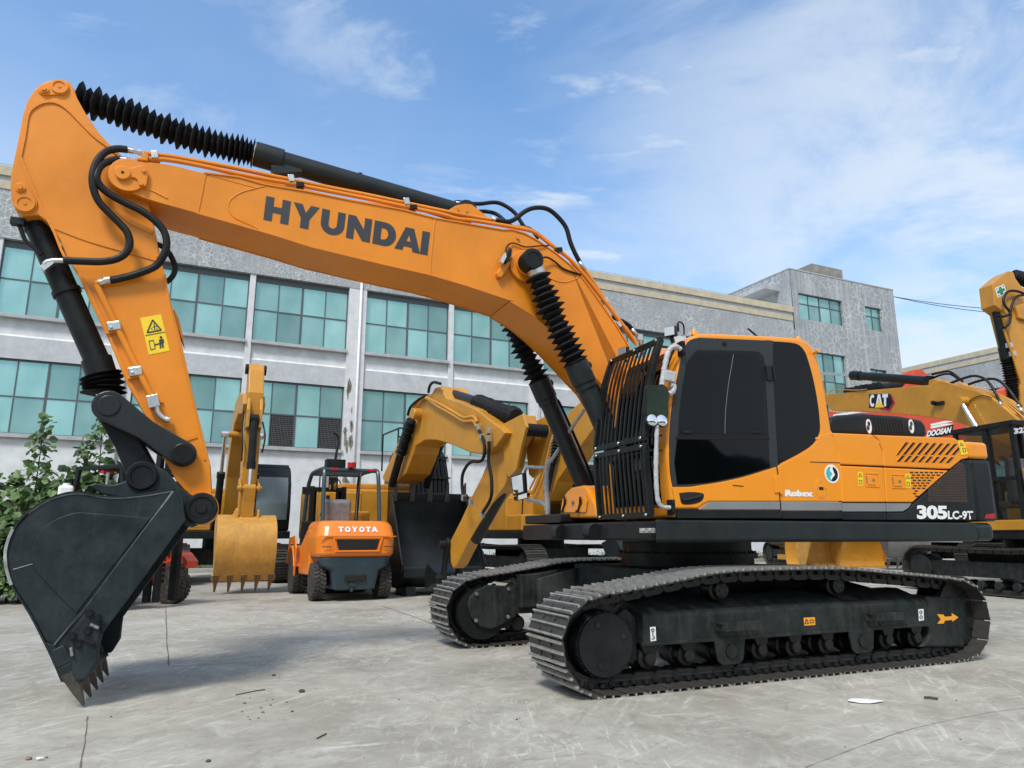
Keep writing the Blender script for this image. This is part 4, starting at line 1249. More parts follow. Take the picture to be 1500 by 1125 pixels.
b.extr(pc2, [p + V(-0.004, 0, 0) for p in pc2]); b.build('mirror_glass', M_MIR, mo)
b = MB(); pc2 = [U.px(x, y, 1.255) for x, y in KM([(815,662),(885,640),(885,665),(822,680)])]
b.extr(pc2, [p + V(-0.04, 0, 0) for p in pc2]); b.build('wide_angle_mirror', M_MIR, mo)
# tank and guard on the right side behind the boom foot
b = MB(); b.box(-1.05, 0.30, YR, -0.48, zt + 0.10, zt + 0.86); b.build('fuel_tank', M_BK, plat, bevel=0.04, seg=3)
# boom foot cheeks
b = MB()
for y in (-0.40, 0.33):
    b.prism([(-0.35, zt), (0.95, zt), (0.85, zt + 0.22), (0.35, zt + 0.78), (0.05, zt + 0.78), (-0.35, zt + 0.3)], y, y + 0.05)
b.build('boom_mount', M_BK, plat, bevel=0.01)
for y_ in (-0.45, 0.30):
    b = MB(); b.cyl((1.33, y_, zt - 0.10), (1.33, y_ + 0.15, zt - 0.10), 0.08, n=24); b.build('tow_eye', M_BK, plat)
b = MB(); p = U.p(949, 777, YL - 0.03)
for dx_ in (-0.03, 0.03): b.cyl((p.x + dx_, YL - 0.035, p.z), (p.x + dx_, YL - 0.005, p.z), 0.022, n=6, smooth=False)
b.box(p.x - 0.08, p.x + 0.08, YL - 0.035, YL - 0.022, p.z - 0.02, p.z + 0.02)
b.build('platform_bolt', M_ZN, plat)
# ---------------------------------------------------------------- boom
YB = 0.29
R1 = lambda pts: Q(0, 80, 3.75, pts)
R2 = lambda pts: Q(0, 380, 3.75, pts)
R3 = lambda pts: Q(0, 640, 2.678, pts)
R4 = lambda pts: Q(350, 230, 3.75, pts)
R5 = lambda pts: Q(640, 280, 4.017, pts)
top_px = R1([(800,590),(880,598),(970,612),(1120,650)]) + R4([(0,110),(140,150),(380,190),(600,235),(900,290),(1075,335),(1450,400)]) + R5([(440,226),(520,250),(600,295),(700,365),(780,430),(840,490),(950,640),(1050,785),(1130,915)]) + [(960,574),(985,640),(990,668)]
bot_px = R1([(640,722),(800,790),(1080,870),(1500,990)]) + R4([(0,385),(400,495),(800,592),(1040,645),(1230,700),(1500,790)])[1:] + R5([(430,648),(500,690),(560,728),(640,795),(740,890),(830,985),(900,1062),(970,1135)]) + [(905,600),(935,655),(948,690)]
foot = [(958,700),(975,702),(988,690)]
topz = upx(top_px, YB); botz = upx(bot_px, YB); footz = upx(foot, YB)
tipc = U.p(188, 258, YB)
tip_arc = []
# rounded boss at the boom tip
for k in range(9):
    a = math.radians(70 + 170 * k / 8)
    tip_arc.append((tipc.x - 0.0 + 0.155 * math.cos(PI - a) * 1.0, tipc.z + 0.155 * math.sin(a)))
outline = sp2(topz, 2) + footz + sp2(botz, 3)[::-1] + tip_arc[::-1]
b = MB(); b.prism(outline, -YB, YB)
boom = up(b, 'boom', M_OR, bevel=0.008)
# protruding flange edges of the top and bottom plates
def flange(P, name, w=0.012, h=0.014, up_=1, parent=boom):
    b = MB()
    for sgn in (1, -1):
        for i in range(len(P) - 1):
            b.bar((P[i][0], sgn * (YB + w / 2 - 0.001), P[i][1]), (P[i+1][0], sgn * (YB + w / 2 - 0.001), P[i+1][1]), h, w, up=(0, 1, 0))
    return b.build(name, M_OR, parent)
flange(topz[3:-3], 'top_flange'); flange(botz[2:-2], 'bottom_flange')
# weld seams across the side plate
def seam(pts, Y=YB, fr=U, parent=boom, m=M_OR, r=0.006, rz=None, name='weld_seam'):
    P = [fr.p(x, y, Y) for x, y in pts]
    b = MB(); b.tube([V(p.x, Y + 0.001, p.z) for p in P], r, 6, 4); return b.build(name, m, parent, rz=rz)
seam(R1([(1130,655),(1110,760),(1088,868)]), r=0.008)
seam(R4([(1078,338),(1060,500),(1050,645)]), r=0.007)
seam(R4([(140,160),(60,180),(0,200),(-50,240),(-55,290),(-20,335),(60,372),(120,402)]), r=0.006)
seam(R1([(1120,655),(1400,730)]), r=0.004)
seam(R1([(800,738),(830,745),(910,785),(920,790)]), r=0.008)
seam(R5([(600,430),(620,480),(680,520),(750,537),(810,520),(835,505)]), r=0.006)
seam(R5([(425,480),(440,400),(480,355),(540,345)]), r=0.006)
# boom tip fork plates and pin retainer
tipo = upx(R1([(640,612),(700,600),(800,604),(815,625),(800,735),(758,738),(745,710),(705,705),(660,695),(618,700),(604,650)]), YB + 0.03)
for s in (1, -1):
    b = MB()
    b.cyl((tipc.x, s * (YB - 0.10), tipc.z), (tipc.x, s * (YB + 0.030), tipc.z), 0.150, n=32)
    b.build('tip_boss', M_OR, boom, bevel=0.006)
b = MB()
pl_ = upx(sp2(R1([(640,632),(670,622),(720,628),(780,612),(812,632),(808,700),(797,728),(765,722),(755,690),(725,678),(690,692),(655,688),(636,662)]),2), YB + 0.03)
b.prism(pl_, YB + 0.028, YB + 0.046)
ret = b.build('pin_retainer', M_OR, boom, bevel=0.004)
b = MB(); q = U.p(*R1([(675,652)])[0], YB + 0.04)
b.cyl((q.x, YB + 0.045, q.z), (q.x, YB + 0.060, q.z), 0.060, n=28); b.build('tip_pin', M_OR, ret, bevel=0.004)
b = MB(); b.cyl((q.x, YB + 0.0595, q.z), (q.x, YB + 0.063, q.z), 0.012, n=14); b.build('grease_nipple', M_DARK, ret)
b = MB()
for zx, zy in ((790,640),(778,712)):
    q = U.p(*R1([(zx, zy)])[0], YB + 0.04); b.cyl((q.x, YB + 0.045, q.z), (q.x, YB + 0.062, q.z), 0.018, n=6, smooth=False)
b.build('retainer_bolt', M_OR, ret)

# big letters
c4 = [U.p(x, y, YB) for x, y in R4([(150,214),(1050,415),(1035,541),(134,344)])]
block_letters('side_lettering', 'HYUNDAI', *c4, (0, 1, 0), M_LET, boom, gap=0.12, th=0.003)

# oil pipes on top of the boom
def pipe(pts, Y, r, name, m, parent, sub=4, n=10):
    P = []
    for q in pts:
        yy = q[2] if len(q) > 2 else Y
        P.append(U.p(q[0], q[1], yy))
    b = MB(); b.tube(P, r, n, sub); return b.build(name, m, parent)
def wz(fn, pts):    # zoom coordinates with an optional depth as third value
    out = []
    for q in pts:
        x, y = fn([(q[0], q[1])])[0]
        out.append((x, y) + tuple(q[2:]))
    return out
pipeA = wz(R1, [(790,542),(900,555),(1000,570),(1300,625),(1500,668)]) + wz(R4, [(250,118),(480,165),(700,208),(900,250),(1100,292),(1250,322),(1385,345)])
pipe(pipeA, 0.20, 0.021, 'oil_pipe', M_OR, boom, 3)
pipeB = wz(R1, [(750,578),(900,576),(1100,610),(1300,655),(1500,692)]) + wz(R4, [(250,140),(480,185),(700,228),(900,270),(1100,312),(1200,340)]) + wz(R5, [(200,172),(330,192),(500,222),(580,245),(650,300),(760,382),(820,440),(900,535),(1000,665),(1080,770),(1150,860),(1175,905)])
pipe(pipeB, 0.245, 0.021, 'oil_pipe', M_OR, boom, 3)
pipeC = wz(R5, [(860,452),(900,505),(980,625),(1060,745),(1130,850),(1170,895)])
pipe(pipeC, 0.16, 0.021, 'oil_pipe', M_OR, boom, 3)
pipeD = wz(R5, [(445,205),(560,230),(640,285),(700,335),(780,400),(830,470),(860,505),(940,620),(1010,725)])
pipe(pipeD, 0.05, 0.019, 'oil_pipe', M_OR, boom, 3)
pipe(wz(R4, [(0,118),(300,172),(600,238),(900,280)]), 0.10, 0.016, 'oil_pipe', M_OR, boom, 3)
def clamp(zf, q, Y, sx=0.09, sz=0.07):
    p = U.p(*zf([q])[0], Y)
    b = MB(); M = Matrix.Rotation(math.radians(13), 3, 'Y')
    b.obox(p, sx * 0.62, 0.13, sz, M); b.obox(p + V(0, 0, -sz * 0.6), sx, 0.10, 0.02, M)
    b.cyl(p + V(0, 0.03, sz * .4), p + V(0, 0.03, sz * .62), 0.014, n=6, smooth=False)
    return b.build('pipe_clamp', M_ZN, boom, bevel=0.006)
for zf, q in ((R1, (852,565)), (R4, (285,130)), (R4, (915,255))): clamp(zf, q, 0.21)
for zf, q in ((R4, (335,160)), (R4, (955,282)), (R5, (712,350))):
    p = U.p(*zf([q])[0], 0.24); b = MB(); b.obox(p, 0.07, 0.09, 0.045, Matrix.Rotation(math.radians(13), 3, 'Y')); b.build('pipe_clamp', M_BK, boom, bevel=0.004)
for zf, q, yy in ((R5, (985,648), 0.16), (R5, (1060,790), 0.2), (R5, (1080,945), 0.2)):
    p = U.p(*zf([q])[0], yy); b = MB(); b.obox(p, 0.06, 0.12, 0.05, Matrix.Rotation(math.radians(-55), 3, 'Y')); b.build('pipe_clamp', M_ZN, boom, bevel=0.004)
b = MB(); p0 = U.p(*R5([(1190,862)])[0], 0.16); b.obox(p0, 0.06, 0.06, 0.07); b.cyl(p0, p0 + V(0.09, 0, 0.09), 0.02, n=10); b.cyl(p0, p0 + V(-0.02, 0.0, -0.1), 0.022, n=10)
b.build('pipe_fitting', M_ZN, boom)
# pipe bracket at the tip
p = U.p(*R1([(800,585)])[0], 0.22)
b = MB(); b.obox(p, 0.05, 0.16, 0.07); b.build('pipe_bracket', M_OR, boom, bevel=0.006)
for q, q2 in (((695,522),(780,540)), ((655,575),(745,582))):
    a_, c_ = U.p(*R1([q])[0], 0.24), U.p(*R1([q2])[0], 0.24)
    b = MB(); d_ = c_ - a_; b.cyl(a_, a_ + d_ * 0.45, 0.026, n=12); b.cyl(a_ + d_ * 0.45, a_ + d_ * 0.75, 0.020, n=6, smooth=False); b.cyl(a_ + d_ * 0.75, c_, 0.026, n=6, smooth=False); b.build('hose_fitting', M_ZN, boom)

# hoses that loop above the boom
pipe(wz(R5, [(90,75,-0.1),(120,64,-0.1),(175,70,-0.1),(250,75,-0.1),(340,66,-0.1),(400,85,-0.08),(460,130,-0.05),(500,190,-0.02),(525,225,0.0)]), 0, 0.022, 'hydraulic_hose', M_RUB, boom)
pipe(wz(R5, [(225,120,-0.2),(290,120,-0.2),(350,135,-0.15),(400,175,-0.1),(445,212,-0.05)]), 0, 0.022, 'hydraulic_hose', M_RUB, boom)
pipe(wz(R5, [(345,168,0.2),(400,180,0.2),(450,170,0.19),(520,118,0.18),(580,98,0.17),(650,105,0.16),(710,150,0.16),(760,215,0.16),(785,300,0.16),(815,370,0.16),(845,425,0.16)]), 0, 0.025, 'hydraulic_hose', M_RUB, boom)
pipe(wz(R5, [(440,208,-0.15),(500,212,-0.15),(550,225,-0.15),(600,280,-0.15)]), 0, 0.022, 'hydraulic_hose', M_RUB, boom)
pipe(wz(R5, [(1030,740,-0.1),(1090,765,-0.1),(1140,800,-0.1),(1160,850,-0.1)]), 0, 0.024, 'hydraulic_hose', M_RUB, boom)
pipe(wz(R5, [(605,395,0.36),(650,390,0.34),(700,420,0.31),(750,460,0.305),(850,492,0.30)]), 0, 0.010, 'grease_hose', M_RUB, boom)
pipe(wz(R5, [(405,355,0.305),(415,320,0.31),(450,305,0.31),(520,328,0.31),(600,322,0.31),(660,320,0.30)]), 0, 0.007, 'lamp_cable', M_RUB, boom)
b = MB(); b.cyl(U.p(*R5([(95,72)])[0], -0.1), U.p(*R5([(165,68)])[0], -0.1), 0.024, n=10); b.cyl(U.p(*R5([(318,160)])[0], 0.2), U.p(*R5([(378,176)])[0], 0.2), 0.024, n=10)
b.cyl(U.p(*R5([(838,415)])[0], 0.16), U.p(*R5([(868,462)])[0], 0.16), 0.026, n=10); b.build('hose_fitting', M_ZN, boom)
# lug for the arm cylinder
b = MB()
lug = U.xz(R5([(60,118),(110,88),(160,78),(200,82),(225,100),(340,190),(360,205),(60,140)]), 0.15)
for y in (-0.17, 0.13): b.prism(lug, y, y + 0.04)
b.build('cylinder_lug', M_OR, boom, bevel=0.006)
b = MB(); q = U.p(*R5([(150,108)])[0], 0.17); b.cyl((q.x, -0.19, q.z), (q.x, 0.19, q.z), 0.05, n=20); b.build('lug_pin', M_OR, boom)
# boom lamp
a_ = [U.p(x, y, YB + 0.02) for x, y in R5([(372,420),(395,370),(412,350),(425,362),(422,395),(395,440)])]
b = MB(); b.extr([(p.x, YB + 0.0, p.z) for p in a_], [(p.x, YB + 0.11, p.z) for p in a_]); bl_ = b.build('boom_lamp', M_BK, boom, bevel=0.01)
a_ = [U.p(x, y, YB + 0.12) for x, y in R5([(380,412),(398,372),(412,360),(416,385),(396,425)])]
b = MB(); b.extr([(p.x + 0.01, YB + 0.05, p.z) for p in a_], [(p.x + 0.01, YB + 0.118, p.z) for p in a_]); b.build('lamp_lens', M_LENS, bl_)
a_ = [U.p(x, y, YB + 0.02) for x, y in R5([(345,490),(385,425),(428,420),(415,455),(372,515),(352,510)])]
b = MB(); b.extr([(p.x, YB + 0.0, p.z) for p in a_], [(p.x, YB + 0.06, p.z) for p in a_]); b.build('lamp_bracket', M_OR, bl_, bevel=0.006)
b = MB()
for q in ((475,278),(428,328)):
    p = U.p(*R5([q])[0], YB); b.cyl((p.x, YB, p.z), (p.x, YB + 0.02, p.z), 0.016, n=8)
b.build('small_boss', M_OR, boom)

# ---------------------------------------------------------------- boom cylinders
bc_top = U.p(777, 383, 0.46)
def bellows(b, P, r0, r1, n, taper=None, sides=14, jit=0.10):
    """convoluted dust boot: zigzag radius along the path"""
    S_ = spline(P, 12)
    L_ = [0]
    for i in range(1, len(S_)): L_.append(L_[-1] + (S_[i] - S_[i-1]).length)
    pts, rad = [], []
    m = n * 2
    for k in range(m + 1):
        t = k / m
        if taper: t = taper(t)
        d = t * L_[-1]
        j = 0
        while j < len(L_) - 2 and L_[j + 1] < d: j += 1
        f = (d - L_[j]) / max(1e-9, L_[j+1] - L_[j])
        pts.append(S_[j].lerp(S_[j+1], f))
        rad.append(r1 * random.uniform(1 - jit, 1 + jit) if k % 2 else r0 * random.uniform(1 - jit * .5, 1 + jit * .5))
    # make radial cuts slightly uneven
    m0 = len(b.bm.verts)
    b.vtube(pts, rad, sides, smooth=False)
    b.bm.verts.ensure_lookup_table()
    for v in b.bm.verts[m0:]: v.co += Vector((random.uniform(-1, 1), random.uniform(-1, 1), random.uniform(-1, 1))) * r0 * 0.04
bcyl_foot = None
for s in (1, -1):
    Y = 0.46 * s
    topq = V(bc_top.x, Y, bc_top.z)
    # points along the near cylinder, reused for the far one (same X and Z, mirrored Y)
    m1 = U.p(*R5([(590,490)])[0], 0.46); m2 = U.p(*R5([(822,1022)])[0], 0.46)
    d_ = (m2 - m1).normalized()
    m1 = V(m1.x, Y, m1.z); m2 = V(m2.x, Y, m2.z)
    dd = V(d_.x, 0, d_.z).normalized()
    foot_ = m2 + dd * ((m2.z - (zt + 0.02)) / -dd.z)
    b = MB()
    b.cyl(V(topq.x, s * 0.30, topq.z), V(topq.x, s * 0.34, topq.z), 0.17, n=32)
    b.build('pin_boss', M_OR, boom, bevel=0.01)
    b = MB()
    b.cyl(V(topq.x, s * 0.335, topq.z), V(topq.x, s * 0.40, topq.z), 0.115, n=32)
    b.build('pin_boss', M_OR, boom, bevel=0.02)
    b = MB()
    b.lathe((topq.x, s * 0.385, topq.z), (0, s, 0), [(0, 0.10), (0.01, 0.112), (0.15, 0.112), (0.165, 0.104), (0.168, 0.07), (0.160, 0.066)], 36)
    b.bar(topq, m1, 0.12, 0.13, up=(0, 1, 0))
    bcyl = up(b, 'boom_cylinder', M_BK)
    b = MB()
    b.cyl(m1 - dd * 0.05, m1 + dd * 0.03, 0.09, n=24); b.build('hose_clip', M_ZN, bcyl)
    b = MB()
    bellows(b, [m1, m1.lerp(m2, 0.35) + V(0.015, 0, -0.01), m1.lerp(m2, 0.7) + V(0.01, 0, -0.01), m2], 0.080, 0.142, 15, sides=9, jit=0.17)
    b.build('dust_bellows', M_BEL, bcyl)
    b = MB()
    b.cyl(m2 + dd * -0.02, m2 + dd * 0.20, 0.122, n=28)
    b.cyl(m2 + dd * 0.18, foot_ - dd * 0.10, 0.098, n=28)
    b.cyl(m2 + dd * 0.20, m2 + dd * 0.26, 0.112, n=28)
    b.cyl(V(foot_.x, Y - 0.07, foot_.z), V(foot_.x, Y + 0.07, foot_.z), 0.12, n=28)
    b.build('cylinder_barrel', M_GB, bcyl, bevel=0.004)
    b = MB()
    off = V(dd.z, 0, -dd.x) * 0.13
    b.tube([m2 + dd * 0.25 + off * 0.9, m2 + dd * 0.4 + off, foot_ - dd * 0.5 + off, foot_ - dd * 0.3 + off * 0.6], 0.016, 8); b.build('cylinder_pipe', M_BK, bcyl)
    b = MB(); b.cyl(m2 + dd * 0.05 + off * 0.6, m2 + dd * 0.05 + off * 1.1, 0.035, n=10)
    b.build('port_block', M_BK, bcyl)

# ---------------------------------------------------------------- arm
YA = 0.20
arm_px = (R1([(60,650),(88,520),(112,400),(125,330),(150,250),(190,190),(250,148),(330,131),(380,148),(405,185),(425,240),(475,330),(540,425),(620,510),(700,590)])
          + R1([(800,750),(820,830),(850,960),(872,1080)]) + R2([(880,0),(900,60),(930,200),(1000,470),(1060,740),(1110,940),(1155,1125)])
          + R3([(832,238),(790,262),(760,240),(720,205),(690,170),(660,115),(620,48)]) + R2([(880,1035),(800,865),(700,690),(600,450),(490,225),(400,25)])
          + R1([(370,1115),(330,1020),(270,925),(210,880),(120,886),(80,850),(62,790),(55,720)]))
armz = upx(arm_px, YA)
b = MB(); b.prism(armz, -YA, YA)
arm = up(b, 'arm', M_OR, bevel=0.010)
# raised edge strips along the side plate
def edge_strip(pts, Y, parent, w=0.03, h=0.007, m=M_OR, name='edge_strip'):
    P = [U.p(x, y, Y) for x, y in pts]
    b = MB()
    S_ = spline([V(p.x, Y + h / 2 - 0.001, p.z) for p in P], 3)
    for i in range(len(S_) - 1): b.bar(S_[i], S_[i+1] + (S_[i+1] - S_[i]).normalized() * 0.002, w, h, up=(0, 1, 0))
    return b.build(name, m, parent)
edge_strip(R1([(112,560),(135,450),(155,330),(195,285),(250,262),(310,265),(370,300),(440,370),(520,450),(600,510),(660,560)]), YA, arm, 0.022, 0.014)
edge_strip(R1([(112,560),(160,680),(230,840),(300,980),(355,1110)]) + R2([(430,60),(520,240),(620,460),(715,680),(820,880),(895,1040)]), YA, arm, 0.02, 0.014)
edge_strip(R2([(905,80),(925,230),(965,420),(1020,660),(1075,880),(1125,1100)]), YA, arm, 0.02, 0.010)
# weld lines and doubler plates across the arm
for pts, w in ((R1([(310,945),(480,1010),(700,1075),(860,1120)]), 0.05), (R1([(640,850),(720,920),(840,975)]), 0.04), (R2([(960,1005),(1020,990),(1080,970)]), 0.03)):
    edge_strip(pts, YA, arm, w, 0.010, name='doubler_plate')
b = MB()
bulge = upx(R2([(935,262),(962,280),(985,330),(1000,400),(1010,470),(980,400)]), 0.10)
b.prism(bulge, -0.1, 0.1); b.build('arm_back_plate', M_OR, arm, bevel=0.01)
# pin plates on the head of the arm
def pinplate(q1, q2, r1, r2, parent):
    a_ = U.p(*q1, YA); c_ = U.p(*q2, YA)
    d_ = V(c_.x - a_.x, 0, c_.z - a_.z); L_ = d_.length; d_.normalize(); n_ = V(-d_.z, 0, d_.x)
    pts = []
    for k in range(9):
        t = math.radians(90 + 180 * k / 8); pts.append(a_ + d_ * r1 * math.cos(t) + n_ * r1 * math.sin(t))
    for k in range(9):
        t = math.radians(-90 + 180 * k / 8); pts.append(c_ + d_ * r2 * math.cos(t) + n_ * r2 * math.sin(t))
    b = MB(); b.prism([(p.x, p.z) for p in pts], YA - 0.002, YA + 0.014); o = b.build('pin_plate', M_OR, parent, bevel=0.004)
    b = MB(); b.cyl((a_.x, YA + 0.013, a_.z), (a_.x, YA + 0.028, a_.z), r1 * 0.72, n=22); b.cyl((a_.x, YA + 0.027, a_.z), (a_.x, YA + 0.042, a_.z), r1 * 0.42, n=8, smooth=False); b.build('plate_bolt', M_OR, o)
    b = MB(); b.lathe((c_.x, YA + 0.013, c_.z), (0, 1, 0), [(0, r2 * 0.85), (0.014, r2 * 0.85), (0.014, r2 * 0.62), (0.006, r2 * 0.60), (0.006, 0.014), (0.012, 0.012)], 28); b.build('pin_end', M_OR, o)
    return o
pinplate(R1([(245,197)])[0], R1([(328,182)])[0], 0.050, 0.075, arm)
pinplate(R1([(115,738)])[0], R1([(140,822)])[0], 0.050, 0.085, arm)
# steel pipe down the arm with clamps
def apipe(pts, Y, r, name, m, parent, sub=4):
    b = MB(); b.tube([V(U.p(x, y, Y).x, Y, U.p(x, y, Y).z) for x, y in pts], r, 10, sub); return b.build(name, m, parent)
ya = YA + 0.045
apipe(R2([(525,140),(540,160),(580,240),(640,365),(720,530),(780,650),(835,760)]), ya, 0.024, 'arm_pipe', M_OR, arm)
apipe(R2([(520,135),(555,125)]), ya, 0.026, 'pipe_elbow', M_OR, arm, 1)
b = MB()
p = [U.p(*q, ya) for q in R2([(545,128),(575,118),(605,112)])]
b.cyl(p[0], p[1], 0.030, n=6, smooth=False); b.cyl(p[1], p[2], 0.032, n=14); b.build('hose_fitting', M_ZN, arm)
for q in ((625,372),(742,620)):
    a_, c_ = U.p(*R2([(q[0] - 34, q[1] + 5)])[0], ya), U.p(*R2([(q[0] + 38, q[1] - 12)])[0], ya)
    b = MB(); M = Matrix.Rotation(math.radians(14), 3, 'Y')
    mid = (a_ + c_) / 2
    b.obox(mid + V(0, -0.008, 0), (a_ - c_).length, 0.075, 0.075, M)
    b.cyl(a_ + V(-0.03, 0.02, 0), a_ + V(-0.03, 0.045, 0), 0.016, n=6, smooth=False)
    b.build('pipe_clamp', M_ZN, arm, bevel=0.010)
    b = MB(); b.obox(mid + V(0, -0.03, -0.035), 0.12, 0.03, 0.03, M); b.build('clamp_seat', M_OR, arm)
b = MB()
p = [U.p(*q, ya) for q in R2([(842,780),(860,810),(865,835),(885,860),(912,878),(935,882)])]
b.obox(p[0], 0.085, 0.06, 0.10, Matrix.Rotation(math.radians(18), 3, 'Y')); b.tube(p, 0.022, 10); b.cyl(p[4], p[5], 0.028, n=10)
b.build('pipe_fitting', M_ZN, arm, bevel=0.003)
b = MB(); q = upx(R2([(805,785),(840,770),(885,770),(898,785),(850,800),(872,815),(820,808)]), YA + 0.01); b.prism(q, YA - 0.001, YA + 0.02); b.build('fitting_base', M_OR, arm)
# safety sticker
st = quad_decal(U, R2([(770,322),(885,302),(932,502),(818,524)]), YA, 'safety_sticker', M_STY, arm)
def R2m(pts): return R2(pts)
shp = outline_shapes(R2([(838,332),(886,388),(808,402)]), 2.0) + [line_shape(*R2([(845,350),(850,388)]), 1.2), line_shape(*R2([(828,378),(838,384)]), 1.0), line_shape(*R2([(858,378),(866,384)]), 1.0), line_shape(*R2([(838,372),(862,366)]), .8)]
shp += [line_shape(*R2([(798,418),(908,398)]), 0.8)]
shp += outline_shapes(R2([(818,448),(843,444),(852,490),(828,496)]), 1.0)
shp += [line_shape(*R2([(852,468),(872,464)]), 1.1), R2([(848,469),(858,461),(860,474)]), R2([(876,463),(866,457),(868,471)])]
shp += [circ_px(*R2([(884,428)])[0], 2.0, 10), R2([(873,440),(898,436),(902,456),(897,458),(900,484),(890,486),(887,464),(884,465),(886,487),(878,488),(874,450)])]
pict(U, YA + 0.005, M_LET, st, 'sticker_figures', shp)

# hoses from boom to arm
def hose(pts, r, name='hydraulic_hose', parent=boom, m=M_RUB):
    b = MB(); b.tube([U.p(x, y, Y) for x, y, Y in pts], r, 10, 7); return b.build(name, m, parent)
H1 = wz(R1, [(700,522,.26),(640,518,.27),(580,535,.29),(535,585,.32),(510,660,.34),(515,740,.34),(545,810,.33),(600,870,.32),(660,930,.31),(700,980,.31),(712,1040,.31),(690,1090,.31),(640,1122,.31)]) + wz(R2, [(560,12,.31),(450,10,.31),(350,5,.31)])
hose(H1, 0.031)
H2 = wz(R1, [(655,575,.26),(600,585,.28),(550,615,.31),(530,670,.34),(550,720,.33),(600,765,.32),(680,810,.31),(780,860,.31),(860,920,.31),(905,980,.31),(915,1050,.31),(895,1110,.30)]) + wz(R2, [(850,40,.28),(750,80,.26),(670,102,.25),(605,115,.245)])
hose(H2, 0.031)
H3 = wz(R1, [(860,1040,.0),(900,1060,-.02),(935,1100,-.05)]) + wz(R2, [(962,40,-.05),(950,90,-.05),(915,125,-.05)])
hose(H3, 0.024)

# ---------------------------------------------------------------- bucket cylinder and linkage
c0 = U.p(*R1([(140,822)])[0], 0.0)
rod_pin = U.p(159, 594, 0.0)
c0 = V(c0.x, 0, U.p(*R1([(140,822)])[0], YA).z)
c0.x = U.p(*R1([(140,822)])[0], YA).x
ax_ = (V(rod_pin.x, 0, rod_pin.z) - c0)
# barrel axis from pixels
qa = U.p(*R1([(200,930)])[0], 0.0); qb = U.p(*R2([(535,560)])[0], 0.0); qc = U.p(*R2([(560,640)])[0], 0.0)
bd = (qb - qa).normalized()
b = MB()
b.cyl(qa - bd * 0.12, qb, 0.098, n=28)
b.cyl(qa - bd * 0.30, qa - bd * 0.05, 0.070, n=20)
b.cyl(qb - bd * 0.02, qc - bd * 0.0, 0.118, n=28)
bkc = up(b, 'bucket_cylinder', M_GB)
bkc.data.materials[0] = M_BK
b = MB(); b.cyl(qa + bd * 0.62, qa + bd * 0.66, 0.112, n=28); b.cyl(qa + bd * 0.02, qa + bd * 0.05, 0.105, n=28); b.build('cylinder_band', M_BK, bkc)
b = MB()
side = V(-bd.z, 0, bd.x)
b.tube([U.p(*q, 0.12) for q in R1([(100,925),(115,960),(140,1020),(190,1065),(225,1100)])], 0.018, 8); b.obox(U.p(*R1([(100,920)])[0], 0.12), 0.10, 0.07, 0.06)
b.build('cylinder_pipe', M_BK, bkc, bevel=0.003)
b = MB(); b.tube([U.p(*q, 0.15) for q in R2([(350,8),(300,8),(260,15),(245,30)])], 0.024, 10); b.obox(U.p(*R2([(262,35)])[0], 0.14), 0.10, 0.06, 0.05, Matrix.Rotation(0.9, 3, 'Y'))
b.build('hose_fitting', M_ZN, bkc, bevel=0.003)
# wrapped dust boot, crumpled
b = MB()
q0, q1 = qc - bd * 0.02, V(rod_pin.x, 0, rod_pin.z) - bd * 0.10
bellows(b, [q0, q0.lerp(q1, 0.5) + V(-0.01, 0, 0), q1], 0.105, 0.150, 5, sides=16, jit=0.22)
b.build('dust_boot', M_BEL, bkc)
b = MB(); b.cyl(q1 - bd * 0.05, rod_pin + bd * 0.02, 0.055, n=20); b.build('cylinder_rod', M_CHR, bkc)

YLk = 0.285
armlink = U.p(268, 665, YLk); rp = U.p(159, 594, YLk); ep = U.p(209.5, 698, YLk - 0.05); bp_ = U.p(295, 744.5, 0.30)
def link_plate(b, P, R, y0, y1, waist=0.8):
    """flat link with round ends, P two points, R two radii"""
    a_, c_ = P
    d_ = V(c_.x - a_.x, 0, c_.z - a_.z); d_.normalize(); n_ = V(-d_.z, 0, d_.x)
    pts = []
    for k in range(11):
        t = math.radians(90 + 180 * k / 10); pts.append(a_ + d_ * R[0] * math.cos(t) + n_ * R[0] * math.sin(t))
    pts.append(a_.lerp(c_, 0.5) - n_ * min(R) * waist)
    for k in range(11):
        t = math.radians(-90 + 180 * k / 10); pts.append(c_ + d_ * R[1] * math.cos(t) + n_ * R[1] * math.sin(t))
    pts.append(a_.lerp(c_, 0.5) + n_ * min(R) * waist)
    b.prism([(p.x, p.z) for p in pts], y0, y1)
b = MB()
for s in (1, -1): link_plate(b, (rp, armlink), (0.125, 0.105), s * (YLk - 0.05), s * YLk)
lk = up(b, 'guide_link', M_GB, bevel=0.012)
b = MB(); b.cyl((rp.x, -YLk - 0.012, rp.z), (rp.x, YLk + 0.012, rp.z), 0.085, n=30); b.build('link_pin', M_GB, lk, bevel=0.008)
b = MB(); b.cyl((armlink.x, -YLk - 0.035, armlink.z), (armlink.x, YLk + 0.035, armlink.z), 0.088, n=30); b.build('link_pin', M_BK, lk, bevel=0.010)
b = MB()
link_plate(b, (V(rp.x, 0, rp.z), V(ep.x, 0, ep.z)), (0.12, 0.115), -0.16, 0.16, 0.85)
plk = up(b, 'push_link', M_BK, bevel=0.02)
b = MB(); b.cyl((ep.x, -0.27, ep.z), (ep.x, 0.27, ep.z), 0.10, n=30); b.lathe((ep.x, 0.255, ep.z), (0, 1, 0), [(0, 0.118), (0.03, 0.118), (0.035, 0.10), (0.035, 0.085), (0.025, 0.08), (0.025, 0.02)], 30)
b.build('link_pin', M_BK, plk)

